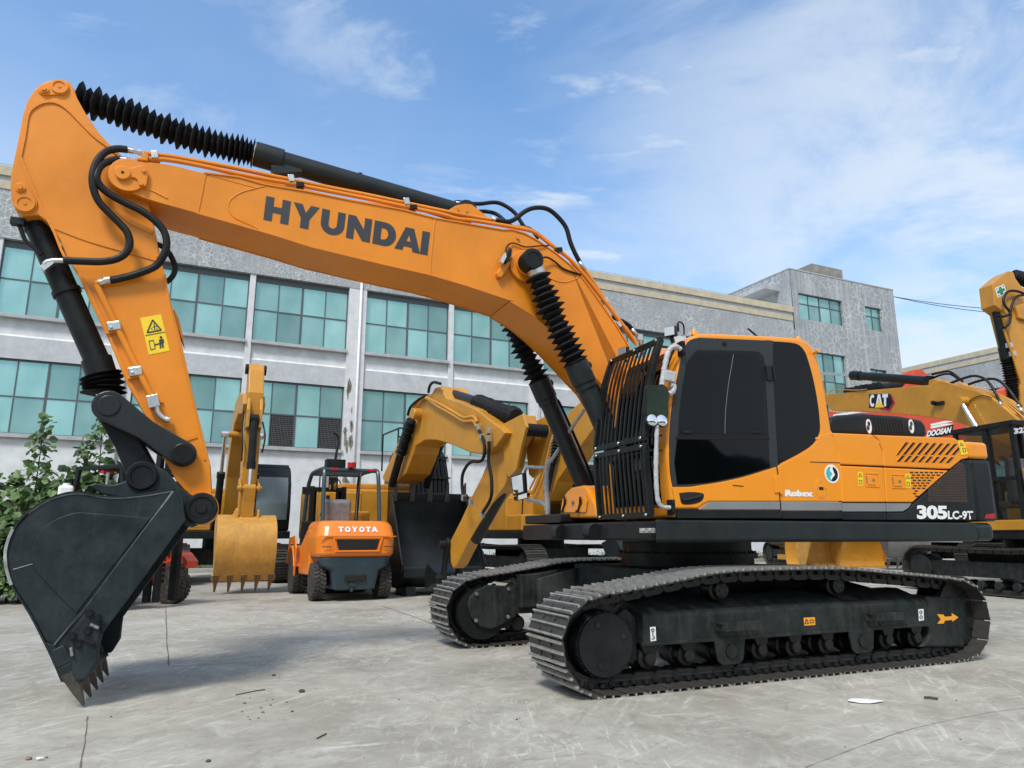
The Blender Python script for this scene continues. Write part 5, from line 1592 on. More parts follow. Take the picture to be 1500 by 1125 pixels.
# ---------------------------------------------------------------- bucket
YK = 0.62
W = YK
side_px = R3([(690,200),(715,245),(728,325),(600,500),(480,665),(400,772),(395,800),(380,880),(345,925),(290,940),(245,962),(215,820),(178,800),(120,690),(50,580),(32,520),(25,460),(35,410),(60,355),(110,298),(170,255),(230,230),(300,217),(430,236),(560,225)])
sz = upx(side_px, YK)
th_ = 0.035
b = MB()
b.prism(sz, YK - th_, YK)
bucket = up(b, 'bucket', M_BKT, bevel=0.008)
b = MB(); b.prism(sz, -YK, -YK + th_); b.build('far_side_plate', M_BKT, bucket, bevel=0.008)
# wrapper plate: from the hinge round the back to the lip
wr = upx(sp2(R3([(690,205),(560,228),(430,238),(300,220),(230,232),(170,258),(110,300),(62,355),(36,410),(26,460),(32,520),(50,580),(120,690),(178,802),(215,880),(248,958)]), 4), YK)
b = MB(); b.strip(wr, -YK + th_ - 0.002, YK - th_ + 0.002, -0.03)
shell = b.build('bucket_shell', M_BKT, bucket)
for y0, y1 in ((-YK - 0.012, -YK + 0.06), (YK - 0.06, YK + 0.012)):
    b = MB(); b.strip(wr, y0, y1, 0.012); b.build('wear_edge', M_BKT, bucket)
# worn silver edge round the heel
b = MB(); b.strip(upx(sp2(R3([(58,362),(38,408),(28,460),(34,520),(52,578)]), 5), YK), YK - 0.05, YK + 0.0145, 0.019)
b.build('scraped_edge', M_SCR, bucket)
def bweld(pts, Y=YK, r=0.006, m=None, name='weld_bead'):
    P = [U.p(x, y, Y) for x, y in pts]
    b = MB(); b.tube([V(p.x, Y + 0.0, p.z) for p in P], r, 6, 5); return b.build(name, m or M_BKT, bucket)
M_WELD = mat('fresh_weld_bead', (0.24, 0.25, 0.255), 0.45, metal=0.3, var=0.4, scale=30)
bweld(R3([(680,212),(600,322),(480,480),(350,655),(215,815)]), m=M_WELD, r=0.008)
bweld(R3([(110,300),(200,245),(305,222),(430,240),(560,232),(678,212)]), m=M_WELD, r=0.006)
# raised inner plate
inn = upx(sp2(R3([(590,318),(480,308),(380,300),(290,298),(200,335),(145,390),(122,460),(140,520),(200,590),(300,692)]), 3), YK)
b = MB(); b.prism(inn, YK - 0.005, YK + 0.012); b.build('side_doubler', M_BKT, bucket, bevel=0.006)
bweld(R3([(52,520),(132,497)]), m=M_WELD, r=0.004)
# front strake along the mouth edge
fs = upx(R3([(690,205),(728,325),(600,500),(480,665),(400,772),(385,705),(330,680),(222,818),(215,812),(350,650),(480,475),(600,318)]), YK)
b = MB(); b.prism(fs, YK - 0.004, YK + 0.010); b.build('mouth_strake', M_BKT, bucket, bevel=0.005)
# side cutters
scz = upx(R3([(340,682),(362,680),(398,705),(394,790),(384,880),(340,948),(310,955),(290,935),(278,830),(275,770)]), YK)
for s in (1, -1):
    b = MB(); y0, y1 = (YK + 0.008, YK + 0.045) if s > 0 else (-YK - 0.045, -YK)
    b.prism(scz, y0, y1)
    scut = b.build('side_cutter', M_BKT, bucket, bevel=0.014, seg=3)
    if s > 0:
        b = MB()
        for q in ((352,692),(385,712),(346,762),(285,782),(308,812)):
            p = U.p(*R3([q])[0], YK + 0.045); b.cyl((p.x, YK + 0.044, p.z), (p.x, YK + 0.050, p.z), 0.030, n=20); b.cyl((p.x, YK + 0.049, p.z), (p.x, YK + 0.070, p.z), 0.020, n=6, smooth=False)
        b.build('cutter_bolt', M_BK, scut)
        for pts in ([(355,735),(388,750)], [(322,790),(372,812)], [(279,825),(284,860)]):
            P = [U.p(*q, YK + 0.05) for q in R3(pts)]
            b = MB(); b.bar((P[0].x, YK + 0.056, P[0].z), (P[1].x, YK + 0.056, P[1].z), 0.02, 0.028, up=(0, 1, 0)); b.build('cutter_rib', M_WELD if pts[0][0] != 322 else M_BK, scut, bevel=0.006)
# lip and tooth bases
lip = upx(R3([(178,802),(215,815),(300,935),(330,960),(250,965),(232,940)]), YK)
b = MB(); b.prism(lip, -YK - 0.012, YK + 0.012); b.build('cutting_lip', M_BKT, bucket, bevel=0.01)
b = MB()
far_t = U.p(156, 996, -0.55)
tipz = U.p(*R3([(323,1090)])[0], YK)
base = U.p(*R3([(262,908)])[0], YK)
tiptarget = V(tipz.x, 0, 0.012)
n = 5
for k in range(n):
    y = YK - 0.03 - (2 * YK - 0.06) * k / (n - 1)
    bs = V(base.x, y, base.z); tp = V(tiptarget.x, y, tiptarget.z)
    d_ = (tp - bs); Lt = d_.length; d_.normalize()
    nn = V(-d_.z, 0, d_.x); sy = V(0, 1, 0)
    def sec(t, w, h): 
        c_ = bs + d_ * (Lt * t)
        return [c_ + sy * w + nn * h, c_ - sy * w + nn * h, c_ - sy * w - nn * h, c_ + sy * w - nn * h]
    # adapter (shank) gripping the lip
    b = MB()
    P = [sec(-0.55, 0.045, 0.040), sec(-0.1, 0.055, 0.060), sec(0.12, 0.050, 0.052)]
    for i in range(2): b.extr(P[i], P[i+1], caps=True)
    ad = b.build('tooth_adapter', M_BKT, bucket, bevel=0.008)
    b = MB()
    P = [sec(0.05, 0.050, 0.052), sec(0.30, 0.044, 0.043), sec(0.65, 0.032, 0.027), sec(1.0, 0.012, 0.006)]
    vs = [[b.bm.verts.new(p) for p in r] for r in P]
    for i in range(3):
        for j in range(4): b.face([vs[i][j], vs[i][(j+1) % 4], vs[i+1][(j+1) % 4], vs[i+1][j]])
    b.face(vs[0][::-1]); b.face(vs[-1])
    b.build('tooth', M_TIP, ad, bevel=0.008)
# hinge ears
ear = upx(sp2(R3([(345,192),(375,180),(430,188),(470,180),(500,165),(520,125),(545,102),(580,100),(610,112),(660,140),(700,192),(760,232),(800,230),(832,248),(848,285),(835,318),(790,332),(740,352),(700,330),(560,260),(400,225)]), 2), 0.31)
b = MB()
b.prism(ear, 0.25, 0.31)
er = b.build('hinge_ear', M_BKT, bucket, bevel=0.012)
b = MB(); b.prism(ear, -0.31, -0.25); b.build('hinge_ear', M_BKT, bucket, bevel=0.012)
b = MB()
b.lathe((bp_.x, 0.30, bp_.z), (0, 1, 0), [(0, 0.125), (0.035, 0.125), (0.045, 0.115), (0.045, 0.09), (0.035, 0.085), (0.035, 0.045), (0.045, 0.04)], 34)
b.lathe((bp_.x, -0.30, bp_.z), (0, -1, 0), [(0, 0.125), (0.045, 0.125)], 30)
b.cyl((bp_.x, -0.3, bp_.z), (bp_.x, 0.3, bp_.z), 0.06, n=20)
b.build('hinge_pin', M_BK, er)
b = MB()
b.lathe((ep.x, 0.305, ep.z), (0, 1, 0), [(0, 0.115), (0.03, 0.115), (0.04, 0.105), (0.04, 0.08), (0.03, 0.075), (0.03, 0.02)], 34)
b.build('ear_pin', M_BK, er)
b = MB(); b.cyl((bp_.x, -0.25, bp_.z), (bp_.x, 0.25, bp_.z), 0.13, n=30); up(b, 'arm_nose', M_OR, parent=arm) if False else b.build('arm_nose', M_OR, arm)

# ---------------------------------------------------------------- arm cylinder on top of the boom
a0 = U.p(*R1([(415,235)])[0], 0.0); a1 = U.p(*R1([(700,330)])[0], 0.0); a2 = U.p(*R1([(1050,455)])[0], 0.0); a3 = U.p(*R1([(1400,545)])[0], 0.0)
a4 = U.p(664, 309, 0.0)
a3b = U.p(*R1([(1600,590)])[0], 0.0)
dd = (a4 - a3).normalized()
b = MB()
b.cyl(a3 - dd * 0.0, a3 + dd * 0.26, 0.118, n=30); b.cyl(a3 + dd * 0.25, a4 + dd * 0.05, 0.100, n=30)
b.cyl(V(a4.x, -0.12, a4.z) + dd * 0.12, V(a4.x, 0.12, a4.z) + dd * 0.12, 0.11, n=24)
acy = up(b, 'arm_cylinder', M_GB, bevel=0.006)
b = MB(); bellows(b, [a0, a1, a2, a3], 0.078, 0.142, 27, taper=lambda t: 1 - (1 - t) ** 1.0 if t < 0.0 else (t * 1.16 - 0.16 * t ** 4), sides=9, jit=0.13); b.build('dust_bellows', M_BEL, acy)
b = MB(); b.cyl(a3 - dd * 0.02, a3 + dd * 0.02, 0.108, n=24); b.build('hose_clip', M_ZN, acy)
b = MB(); b.cyl(a0 - (a1 - a0).normalized() * 0.16, a0 + dd * 0.1, 0.05, n=18); b.build('cylinder_rod', M_BK, acy)
b = MB()
for q in ((665,115), (1105,262), (1128,270)):
    p = U.p(*R4([q])[0], 0.0); b.cyl(p + V(0, 0, -0.10), p + V(0, 0, 0.05), 0.024, n=10)
p0, p1 = U.p(*R4([(640,150)])[0], 0.02), U.p(*R4([(1110,290)])[0], 0.02)
b.build('cylinder_port', M_BK, acy)
b = MB(); b.obox(a3 + dd * 0.30 + V(0, 0.02, -0.10), 0.28, 0.12, 0.10, Matrix.Rotation(math.radians(16), 3, 'Y')); b.build('port_block', M_GB, acy, bevel=0.01)
# ================================================================== setting: ground, kerb
b = MB()
b.poly([(-400, -200, 0), (400, -200, 0), (400, 700, 0), (-400, 700, 0)])
g = b.build('ground', M_GND); kind(g, 'structure')
# saw-cut joints between concrete bays: thin dirt-filled sheets
def joint(pts, w):
    P = [ground(x, y) for x, y in pts]
    b = MB(); S_ = spline(P, 6)
    L_, R_ = [], []
    for i, p in enumerate(S_):
        d = (S_[min(i + 1, len(S_) - 1)] - S_[max(i - 1, 0)]).normalized(); n = V(-d.y, d.x, 0)
        ww = w * random.uniform(0.4, 1.2)
        j = n * random.uniform(-1, 1) * w * 0.7
        L_.append(p + n * ww + j + V(0, 0, 0.004)); R_.append(p - n * ww + j + V(0, 0, 0.004))
    for i in range(len(S_) - 1): b.poly([L_[i], R_[i], R_[i+1], L_[i+1]])
    return kind(b.build('ground_joint', M_JNT), 'structure')
joint([(243,890),(244,925),(247,975)], 0.006)
joint([(150,982),(300,974),(420,968)], 0.005)
joint([(128,1050),(125,1080),(118,1125)], 0.004)
joint([(560,888),(610,905),(650,922),(700,945)], 0.008)
joint([(1500,1038),(1450,1044),(1380,1058),(1330,1070),(1270,1090),(1180,1125)], 0.0025)

b = MB(); rr_ = random.Random(4)  # unseen ridge behind the camera, added to put dark reflections in the glass
prev = None; top_, base_ = [], []
for i in range(61):
    a = math.radians(-170 + 160 * i / 60); R_ = 57 
    x, y = R_ * math.cos(a) * 1.5, R_ * math.sin(a)
    h = 14.0 + 3.0 * math.sin(i * 0.7) + rr_.uniform(-1.2, 1.2)
    top_.append((x * 1.25, y * 1.25, h)); base_.append((x, y, -0.05))
va = [b.bm.verts.new(p) for p in base_]; vb = [b.bm.verts.new(p) for p in top_]; vc = [b.bm.verts.new((p[0] * 1.6, p[1] * 1.6, -1)) for p in top_]
for i in range(60): b.face([va[i], va[i+1], vb[i+1], vb[i]]); b.face([vb[i], vb[i+1], vc[i+1], vc[i]])
hl = b.build('reflection_ridge', mat('dark_ridge_green', (0.035, 0.05, 0.03), 0.95, var=0.4, scale=0.3, spec=0.1)); kind(hl, 'structure')

BA = 25.1
BO = Vector((-12.24992396, 29.47253736, 0))
ca, sa = math.cos(math.radians(BA)), math.sin(math.radians(BA))
UB, NB = Vector((ca, sa, 0)), Vector((-sa, ca, 0))       # along the facade, and into the building
def bw(u, y, z=0): return BO + UB * u + NB * y + V(0, 0, z)

b = MB(); b.box(-30, 33, -5.15, -4.95, 0, 0.13)
kb = b.build('kerb', M_KERB, bevel=0.015); kb.location = BO; kb.rotation_euler = (0, 0, math.radians(BA)); kind(kb, 'structure')
b = MB(); b.box(-30, 33, -4.95, -0.02, 0, 0.10)
kb = b.build('planting_strip', mat('strip_soil', (0.10, 0.085, 0.06), 0.95, var=0.4, scale=4, bump=0.3)); kb.location = BO; kb.rotation_euler = (0, 0, math.radians(BA)); kind(kb, 'structure')

def leaf(b, p, size, nrm, ang):
    """pointed oval leaf, slightly folded along its midrib"""
    nrm = nrm.normalized()
    a = nrm.cross(V(0.3, 0.2, 0.9)); 
    if a.length < 1e-3: a = V(1, 0, 0)
    a.normalize(); c = nrm.cross(a)
    d = a * math.cos(ang) + c * math.sin(ang); s = nrm.cross(d)
    pts = [(0, 0, 0), (0.25, 0.34, .06), (0.6, 0.36, .05), (1.0, 0, -.08), (0.6, -0.36, .05), (0.25, -0.34, .06)]
    v = [b.bm.verts.new(p + (d * x + s * y + nrm * z) * size) for x, y, z in pts]
    b.face([v[0], v[1], v[2], v[3]]); b.face([v[0], v[3], v[4], v[5]])

rng = random.Random(3)
b = MB()
for i in range(9000):
    u = rng.uniform(-14, 30); y = rng.uniform(-4.8, -0.6)
    dens = 0.5 + 0.5 * math.sin(u * 1.1) * math.cos(u * 0.43 + 1)
    hgt = 0.12 + 0.55 * dens * rng.random()
    leaf(b, V(u, y, 0.1 + hgt * rng.random()), rng.uniform(0.06, 0.13), V(rng.gauss(0, .5), rng.gauss(-.3, .5), 1), rng.uniform(0, 6.28))
w = b.build('weeds', M_HEDGE); w.location = BO; w.rotation_euler = (0, 0, math.radians(BA)); kind(w, 'stuff')
w['label'] = 'low green weeds growing along the foot of the factory'

# ================================================================== buildings
def grid_wall(b, u0, u1, z0, z1, holes, y, depth):
    """front sheet at y with rectangular openings and their reveals going back by depth"""
    us = sorted({u0, u1} | {h[0] for h in holes} | {h[1] for h in holes})
    zs = sorted({z0, z1} | {h[2] for h in holes} | {h[3] for h in holes})
    for i in range(len(us) - 1):
        for j in range(len(zs) - 1):
            cu, cz = (us[i] + us[i+1]) / 2, (zs[j] + zs[j+1]) / 2
            if any(h[0] < cu < h[1] and h[2] < cz < h[3] for h in holes): continue
            b.poly([(us[i], y, zs[j]), (us[i+1], y, zs[j]), (us[i+1], y, zs[j+1]), (us[i], y, zs[j+1])])
    for h in holes:
        a, c, e, f = h
        for P in ([(a, e), (c, e)], [(c, e), (c, f)], [(c, f), (a, f)], [(a, f), (a, e)]):
            b.poly([(P[0][0], y, P[0][1]), (P[1][0], y, P[1][1]), (P[1][0], y + depth, P[1][1]), (P[0][0], y + depth, P[0][1])])

def window_proto(w, h, cols, rows, head=0.0, thick_mid=True, mesh_cells=(), seed=0, transom=0.5):
    """window built at its lower left corner, facing -y; frame with a child holding its panes"""
    r = random.Random(seed)
    b = MB(); f = 0.055
    hh = h - head
    b.box(0, w, 0, 0.07, 0, f); b.box(0, w, 0, 0.07, hh - f, hh)
    b.box(0, f, 0, 0.07, f, hh - f); b.box(w - f, w, 0, 0.07, f, hh - f)
    xs = [0] + [w * i / cols for i in range(1, cols)] + [w]
    for i in range(1, cols):
        t = 0.045 if (thick_mid and i == cols // 2 and cols > 2) else 0.022
        b.box(xs[i] - t, xs[i] + t, 0.003, 0.067, f, hh - f)
    zs = [0] + ([hh * transom] if rows == 2 else []) + [hh]
    if rows == 2:
        for i in range(cols):
            b.box(xs[i] + 0.05, xs[i+1] - 0.05, 0.006, 0.06, zs[1] - 0.028, zs[1] + 0.028)
    if head: b.box(0.0, w, 0.02, 0.09, hh + 0.002, h)  # dark strip above the panes, standing in for shade at the reveal top
    fr = b.build('window', M_WFR)
    b = MB()
    for i in range(cols):
        for j in range(len(zs) - 1):
            if (i, j) in mesh_cells: continue
            x0, x1, z0, z1 = xs[i] + 0.01, xs[i+1] - 0.01, zs[j] + 0.01, zs[j+1] - 0.01
            tx, tz = r.uniform(-1, 1) * 0.006, r.uniform(-1, 1) * 0.006
            b.poly([(x0, 0.035 + tx + tz, z0), (x1, 0.035 - tx + tz, z0), (x1, 0.035 - tx - tz, z1), (x0, 0.035 + tx - tz, z1)])
    b.build('pane', M_WIN, fr)
    if mesh_cells:
        b = MB()
        for (i, j) in mesh_cells:
            x0, x1, z0, z1 = xs[i] + 0.03, xs[i+1] - 0.03, zs[j] + 0.03, zs[j+1] - 0.03
            n = 16
            for k in range(1, n):
                b.box(x0 + (x1 - x0) * k / n - 0.006, x0 + (x1 - x0) * k / n + 0.006, 0.01, 0.02, z0, z1)
                b.box(x0, x1, 0.022, 0.03, z0 + (z1 - z0) * k / n - 0.006, z0 + (z1 - z0) * k / n + 0.006)
        b.build('mesh_screen', M_GREY, fr)
        b = MB()
        for (i, j) in mesh_cells: b.poly([(xs[i], 0.06, zs[j]), (xs[i+1], 0.06, zs[j]), (xs[i+1], 0.06, zs[j+1]), (xs[i], 0.06, zs[j+1])])
        b.build('fan_opening', M_DARK, fr)
    return fr
_first = {}
def place_window(parent, key, mk, loc):
    if key not in _first:
        o = mk(); _first[key] = o
    else:
        o = dup(_first[key])
    o.parent = parent; o.location = loc
    return o

fac = empty('factory_building', BO, math.radians(BA))
tag(fac, 'long grey factory with rows of teal windows and a cream striped parapet', 'building')
# core and wall parts
ZP = 15.43
b = MB(); b.box(-30, 33.15, 0.34, 14, 0, 15.0); b.build('wall', M_PLS, fac)
bays = []
k = -3
majors, minors, wins = [], [], []
for k in range(-3, 4):
    s = -3.28 + 9.3 * k
    wins += [(s, s + 4.12), (s + 4.36, s + 8.48)]
    minors.append((s + 4.12, s + 4.36)); majors.append((s + 8.48, s + 9.3))
u_end = 33.15
for a, c in majors:
    b = MB(); b.box(a, min(c, u_end), 0.0, 0.34, 0, 12.497); b.build('wide_pillar', M_PIL, fac)
for a, c in minors:
    b = MB(); b.box(a, c, 0.03, 0.34, 0, 12.497); b.build('narrow_pillar', M_PIL, fac)
for a, c in wins:
    sp1, sp2_, sil, lo = MB(), MB(), MB(), MB()
    sp1.box(a, c, 0.10, 0.34, 7.80, 8.66)
    sp2_.extr([(a, 0.10, 8.66), (a, 0.34, 8.66), (a, 0.34, 9.36), (a, 0.17, 9.36), (a, 0.17, 8.74)], [(c, 0.10, 8.66), (c, 0.34, 8.66), (c, 0.34, 9.36), (c, 0.17, 9.36), (c, 0.17, 8.74)])
    sil.box(a - 0.02, c + 0.02, -0.08, 0.30, 9.36, 9.50)
    sil.build('window_sill', M_SILL, fac, bevel=0.01); sil = MB()
    sil.box(a - 0.02, c + 0.02, -0.08, 0.30, 4.78, 4.93)
    lo.box(a, c, 0.10, 0.34, 0, 4.78)
    sp1.build('spandrel_band', M_PLM, fac); sp2_.build('spandrel', M_PLS, fac); sil.build('window_sill', M_SILL, fac, bevel=0.01); lo.build('lower_wall', M_PLS, fac)
b = MB(); b.box(-30, u_end, -0.02, 0.33, 12.5, 14.49); b.build('parapet_wall', M_PLV, fac)
b = MB(); b.box(-30, u_end, -0.06, 0.33, 14.493, 14.83); b.box(-30, u_end, -0.14, 0.33, 15.03, ZP); b.build('cream_stripe', M_CRM, fac, bevel=0.01)
b = MB(); b.box(-30, u_end, -0.03, 0.33, 14.833, 15.027); b.build('parapet_band', M_PLM, fac)
b = MB()
for u in range(-28, 33, 3): b.cyl((u, 0.1, ZP), (u, 0.1, ZP + 0.18), 0.012, n=5)
b.tube([(u, 0.1, ZP + 0.17 - (0.03 if u % 2 else 0)) for u in range(-28, 34)], 0.008, 4, 1); b.build('lightning_wire', M_GREY, fac)
for i, (a, c) in enumerate(wins):
    sd = i % 3
    place_window(fac, ('u', sd), lambda sd=sd: window_proto(4.12, 2.98, 4, 2, head=0.20, seed=sd, transom=0.52), (a, 0.20, 9.5))
    if abs(a - 1.08) < 0.1:
        place_window(fac, ('m', 0), lambda: window_proto(4.12, 2.85, 4, 2, mesh_cells=((1, 0), (3, 0)), seed=9, transom=0.5), (a, 0.20, 4.93))
    else:
        place_window(fac, ('l', sd), lambda sd=sd: window_proto(4.12, 2.85, 4, 2, seed=sd + 4, transom=0.5), (a, 0.20, 4.93))
# drain pipes down the wide pillars
for a, c in majors[:-1]:
    b = MB(); m_ = (a + c) / 2
    b.cyl((m_ + 0.12, -0.07, 0.15), (m_ + 0.12, -0.07, 13.6 if 0 < a < 10 else 12.2), 0.055, n=10)
    for z in (2, 5, 8, 11): b.box(m_ + 0.05, m_ + 0.19, -0.075, -0.003, z, z + 0.04)
    b.build('drain_pipe', M_WHT if 0 < a < 10 else M_SILL, fac)
b = MB()
r = random.Random(5)
for i in range(26):
    z = r.uniform(0.5, 8.2); w_ = r.uniform(0.03, 0.12); h_ = r.uniform(0.1, 0.6); u = 5.28 + r.uniform(0, 0.34)
    pts = [(u + math.cos(t) * w_ * r.uniform(.5, 1), z + math.sin(t) * h_ * r.uniform(.5, 1)) for t in [k_ * PI / 5 for k_ in range(10)]]
    b.prism(pts, -0.004, -0.001)
b.build('peeled_patch', mat('damp_mortar', (0.23, 0.22, 0.18), 0.9, var=0.4, scale=6), fac)

# stair tower
tw = empty('stair_tower', bw(33.2, 0), math.radians(BA))
tag(tw, 'tall weathered grey block with small teal windows standing at the right end of the factory', 'building')
TW, TD, TZ = 9.75, 12.0, 18.0
holes = [(0.62, 4.55, 14.76, 16.50), (6.72, 8.30, 14.80, 16.46), (0.62, 4.35, 9.0, 12.70), (6.60, 8.20, 10.0, 12.10), (0.62, 4.35, 4.2, 7.6), (6.60, 8.20, 4.6, 6.9)]
b = MB()
grid_wall(b, 0, TW, 0, TZ, holes, 0, 0.22)
b.poly([(0, 0, 0), (0, TD, 0), (0, TD, TZ), (0, 0, TZ)]); b.poly([(TW, 0, 0), (TW, TD, 0), (TW, TD, TZ), (TW, 0, TZ)])
b.poly([(0, TD, 0), (TW, TD, 0), (TW, TD, TZ), (0, TD, TZ)])
b.poly([(0, 0, TZ), (TW, 0, TZ), (TW, TD, TZ), (0, TD, TZ)])
b.build('wall', M_PLW, tw)
b = MB(); b.box(-0.03, TW + 0.03, -0.03, 0.25, TZ + 0.003, TZ + 0.09); b.box(-0.03, 0.22, 0.253, TD, TZ + 0.003, TZ + 0.09); b.build('parapet_coping', M_SILL, tw, bevel=0.01)
b = MB(); b.box(-1.35, -0.003, 0.9, 6.5, 16.78, 17.0); b.box(-1.33, -0.003, 0.95, 6.45, 17.003, 17.10); b.build('canopy_slab', M_SILL, tw, bevel=0.01)
for h in holes:
    w_, hh_ = h[1] - h[0], h[3] - h[2]
    big = w_ > 3
    o = window_proto(w_, hh_, 4 if big else 2, 2, seed=int(h[2]), transom=0.62 if hh_ < 2.2 else 0.5)
    o.parent = tw; o.location = (h[0], 0.15, h[2])
b = MB(); b.cyl((-0.001, -0.05, 14.0), (-0.001, -0.05, 18.0), 0.03, n=6); b.build('down_cable', M_GREY, tw)
for h in (1.6, 4.1, 7.3):
    pass
tk = empty('water_tank', bw(33.2 + 2.6, 0.5, TZ + 0.09), math.radians(BA))
tag(tk, 'square tarnished panel water tank on the roof of the grey tower', 'water tank')
b = MB()
for i in range(3): b.box(i * 0.97, i * 0.97 + 0.96, 0, 0.02, 0.0, 0.92)
b.box(0, 2.9, 0.02, 3.0, 0.0, 0.90); tkb = b.build('tank_shell', M_ASB, tk, bevel=0.02)
b = MB()
for i in range(3): b.lathe((i * 0.97 + 0.48, 0.0, 0.46), (0, -1, 0), [(0.0, 0.34), (0.03, 0.25), (0.05, 0.10)], 20)
b.build('pressed_panel', M_ASB, tk)

# right wing, at a right angle to the main facade
rw = empty('right_wing', bw(55, 0), math.radians(BA))
tag(rw, 'low grey factory wing with cream striped parapet beyond the upright yellow arm', 'building')
b = MB(); b.box(0.30, 12, -26, 14, 0, 15.2); b.build('wall', M_PLV, rw)
b = MB()
b.box(0.0, 0.297, -26, 14, 12.3, 14.49); b.box(0.0, 0.297, -26, 14, 7.8, 9.4); b.box(0.0, 0.297, -26, 14, 0, 4.8)
for y in range(-26, 14, 8): b.box(0.003, 0.294, y, y + 0.9, 4.803, 7.797); b.box(0.003, 0.294, y, y + 0.9, 9.403, 12.297)
b.build('wall_panels', M_PLV, rw)
b = MB(); b.box(-0.05, 0.29, -26, 14, 14.493, 14.83); b.box(-0.10, 0.29, -26, 14, 15.03, ZP); b.build('cream_stripe', M_CRM, rw)
b = MB(); b.box(-0.02, 0.29, -26, 14, 14.833, 15.027); b.build('parapet_band', M_PLM, rw)
for y in range(-26, 14, 8):
    for z, h_ in ((9.4, 2.9), (4.8, 3.0)):
        o = window_proto(7.1, h_, 6, 2, seed=y + 40)
        o.parent = rw; o.location = (0.16, y + 8, z); o.rotation_euler = (0, 0, math.radians(-90))
# roof lamp on the wing
p_w = bw(54.7, -6.5, 15.5)
fl = empty('flood_lamp', bw(54.9, -9.8, ZP), math.radians(BA)); tag(fl, 'small dark floodlight on the parapet of the right wing', 'floodlight')
b = MB(); b.cyl((0, 0, 0), (0, 0, 0.35), 0.03, n=8); b.build('lamp_post', M_GREY, fl)
b = MB(); b.obox((-0.15, 0, 0.48), 0.45, 0.5, 0.35, Matrix.Rotation(0.5, 3, 'Y')); b.build('lamp_head', M_GREY, fl, bevel=0.02)
# overhead cables
P0 = bw(33.2 + TW, 0.1, 17.6); P1 = bw(55.0, -12, 15.4)
for k in range(2):
    pts = []
    for i in range(13):
        t = i / 12; p = P0.lerp(P1, t); p.z -= (0.9 + 0.25 * k) * 4 * t * (1 - t) + k * 0.12 * t; pts.append(p)
    b = MB(); b.vtube(pts, 0.022, 5); o = b.build('overhead_cable', M_RUB)
    tag(o, ('upper' if k == 0 else 'lower') + ' thin black cable sagging from the grey tower towards the right wing', 'cable', 'overhead cables')

# ================================================================== generic smaller-detail excavators
def mirrored(xz, y0, y1, b): b.prism(xz, y0, y1)
def g_track(parent, yc, L, Wd, Hh, n=44):
    """one crawler: stadium loop with separate plates in one mesh, plus frame and rollers"""
    r = Hh / 2; P = []
    half = L / 2 - r
    for k in range(13): a = -PI / 2 + PI * k / 12; P.append((half + r * math.cos(a), r + r * math.sin(a)))
    P += [(half * 0.3, Hh - 0.015), (-half * 0.3, Hh - 0.03)]
    for k in range(13): a = PI / 2 + PI * k / 12; P.append((-half + r * math.cos(a), r + r * math.sin(a)))
    S_, LL_ = resample(P, n)
    b = MB(); p = LL_ / n
    for i in range(n):
        a = frame_on(S_, n, i); M = Matrix.Rotation(a, 3, 'Y')
        c = V(S_[i][0], yc, S_[i][1])
        inw = M @ V(0, 0, 1)
        b.obox(c + inw * 0.035, p * 0.93, Wd, 0.02, M)
        for gx in (-p * 0.38, 0, p * 0.38): b.obox(c + inw * 0.0125 + (M @ V(gx, 0, 0)), 0.018, Wd - 0.01, 0.024, M)
        b.obox(c + inw * 0.085, p * 0.9, 0.26, 0.08, M)
    t = b.build('track', M_SHOE, parent)
    b = MB(); b.box(-half, half, yc - 0.16, yc + 0.16, Hh * 0.36, Hh * 0.68)
    s = 1 if yc > 0 else -1
    b.cyl((half, yc - 0.18, r), (half, yc + 0.22 * s if s > 0 else yc + 0.18, r), r * 0.62, n=28)
    b.cyl((-half, yc - 0.2, r), (-half, yc + 0.2, r), r * 0.70, n=28)
    for k in range(8): x = -half + 0.25 + (2 * half - 0.5) * k / 7; b.cyl((x, yc - 0.17, 0.2), (x, yc + 0.17, 0.2), 0.09, n=14)
    b.build('track_frame', M_UC, parent, bevel=0.01)

def g_bucket(parent, prof, hw, m=M_YB, teeth=5, tip_m=None, tip=None, ribs=False):
    """prof: outer line in XZ from hinge to lip"""
    S_ = sp2(prof, 4)
    b = MB(); b.strip(S_, -hw, hw, 0.03)
    bk = b.build('bucket', m, parent)
    for y0, y1 in ((-hw, -hw + 0.03), (hw - 0.03, hw)):
        b = MB(); b.prism(S_, y0, y1); b.build('side_plate', m, bk)
    (x1, z1), (x0, z0) = S_[-1], S_[-4]
    d = V(x1 - x0, 0, z1 - z0).normalized()
    b = MB(); b.bar(V(x1, -hw - 0.03, z1), V(x1, hw + 0.03, z1), 0.14, 0.055, up=V(-d.z, 0, d.x)); b.build('cutting_edge', m, bk, bevel=0.006)
    for k in range(teeth):
        y = -hw + 0.06 + (2 * hw - 0.12) * k / (teeth - 1)
        b = MB(); c = V(x1, y, z1); e = c + d * (tip or 0.26)
        nn = V(-d.z, 0, d.x)
        def q(c_, w, h): return [c_ + V(0, w, 0) + nn * h, c_ - V(0, w, 0) + nn * h, c_ - V(0, w, 0) - nn * h, c_ + V(0, w, 0) - nn * h]
        b.extr(q(c - d * 0.10, 0.06, 0.06), q(c + d * 0.05, 0.055, 0.055)); b.extr(q(c + d * 0.03, 0.048, 0.048), q(e, 0.018, 0.008))
        b.build('tooth', tip_m or m, bk, bevel=0.005)
    if ribs:
        for y in [(-hw + 2 * hw * (i + .5) / 4) for i in range(4)]:
            b = MB(); b.strip(S_[4:-3], y - 0.010, y + 0.010, 0.006); b.strip(S_[4:-3], y - 0.010, y + 0.010, -0.006); b.build('wear_strip', M_RUST, bk)
    return bk

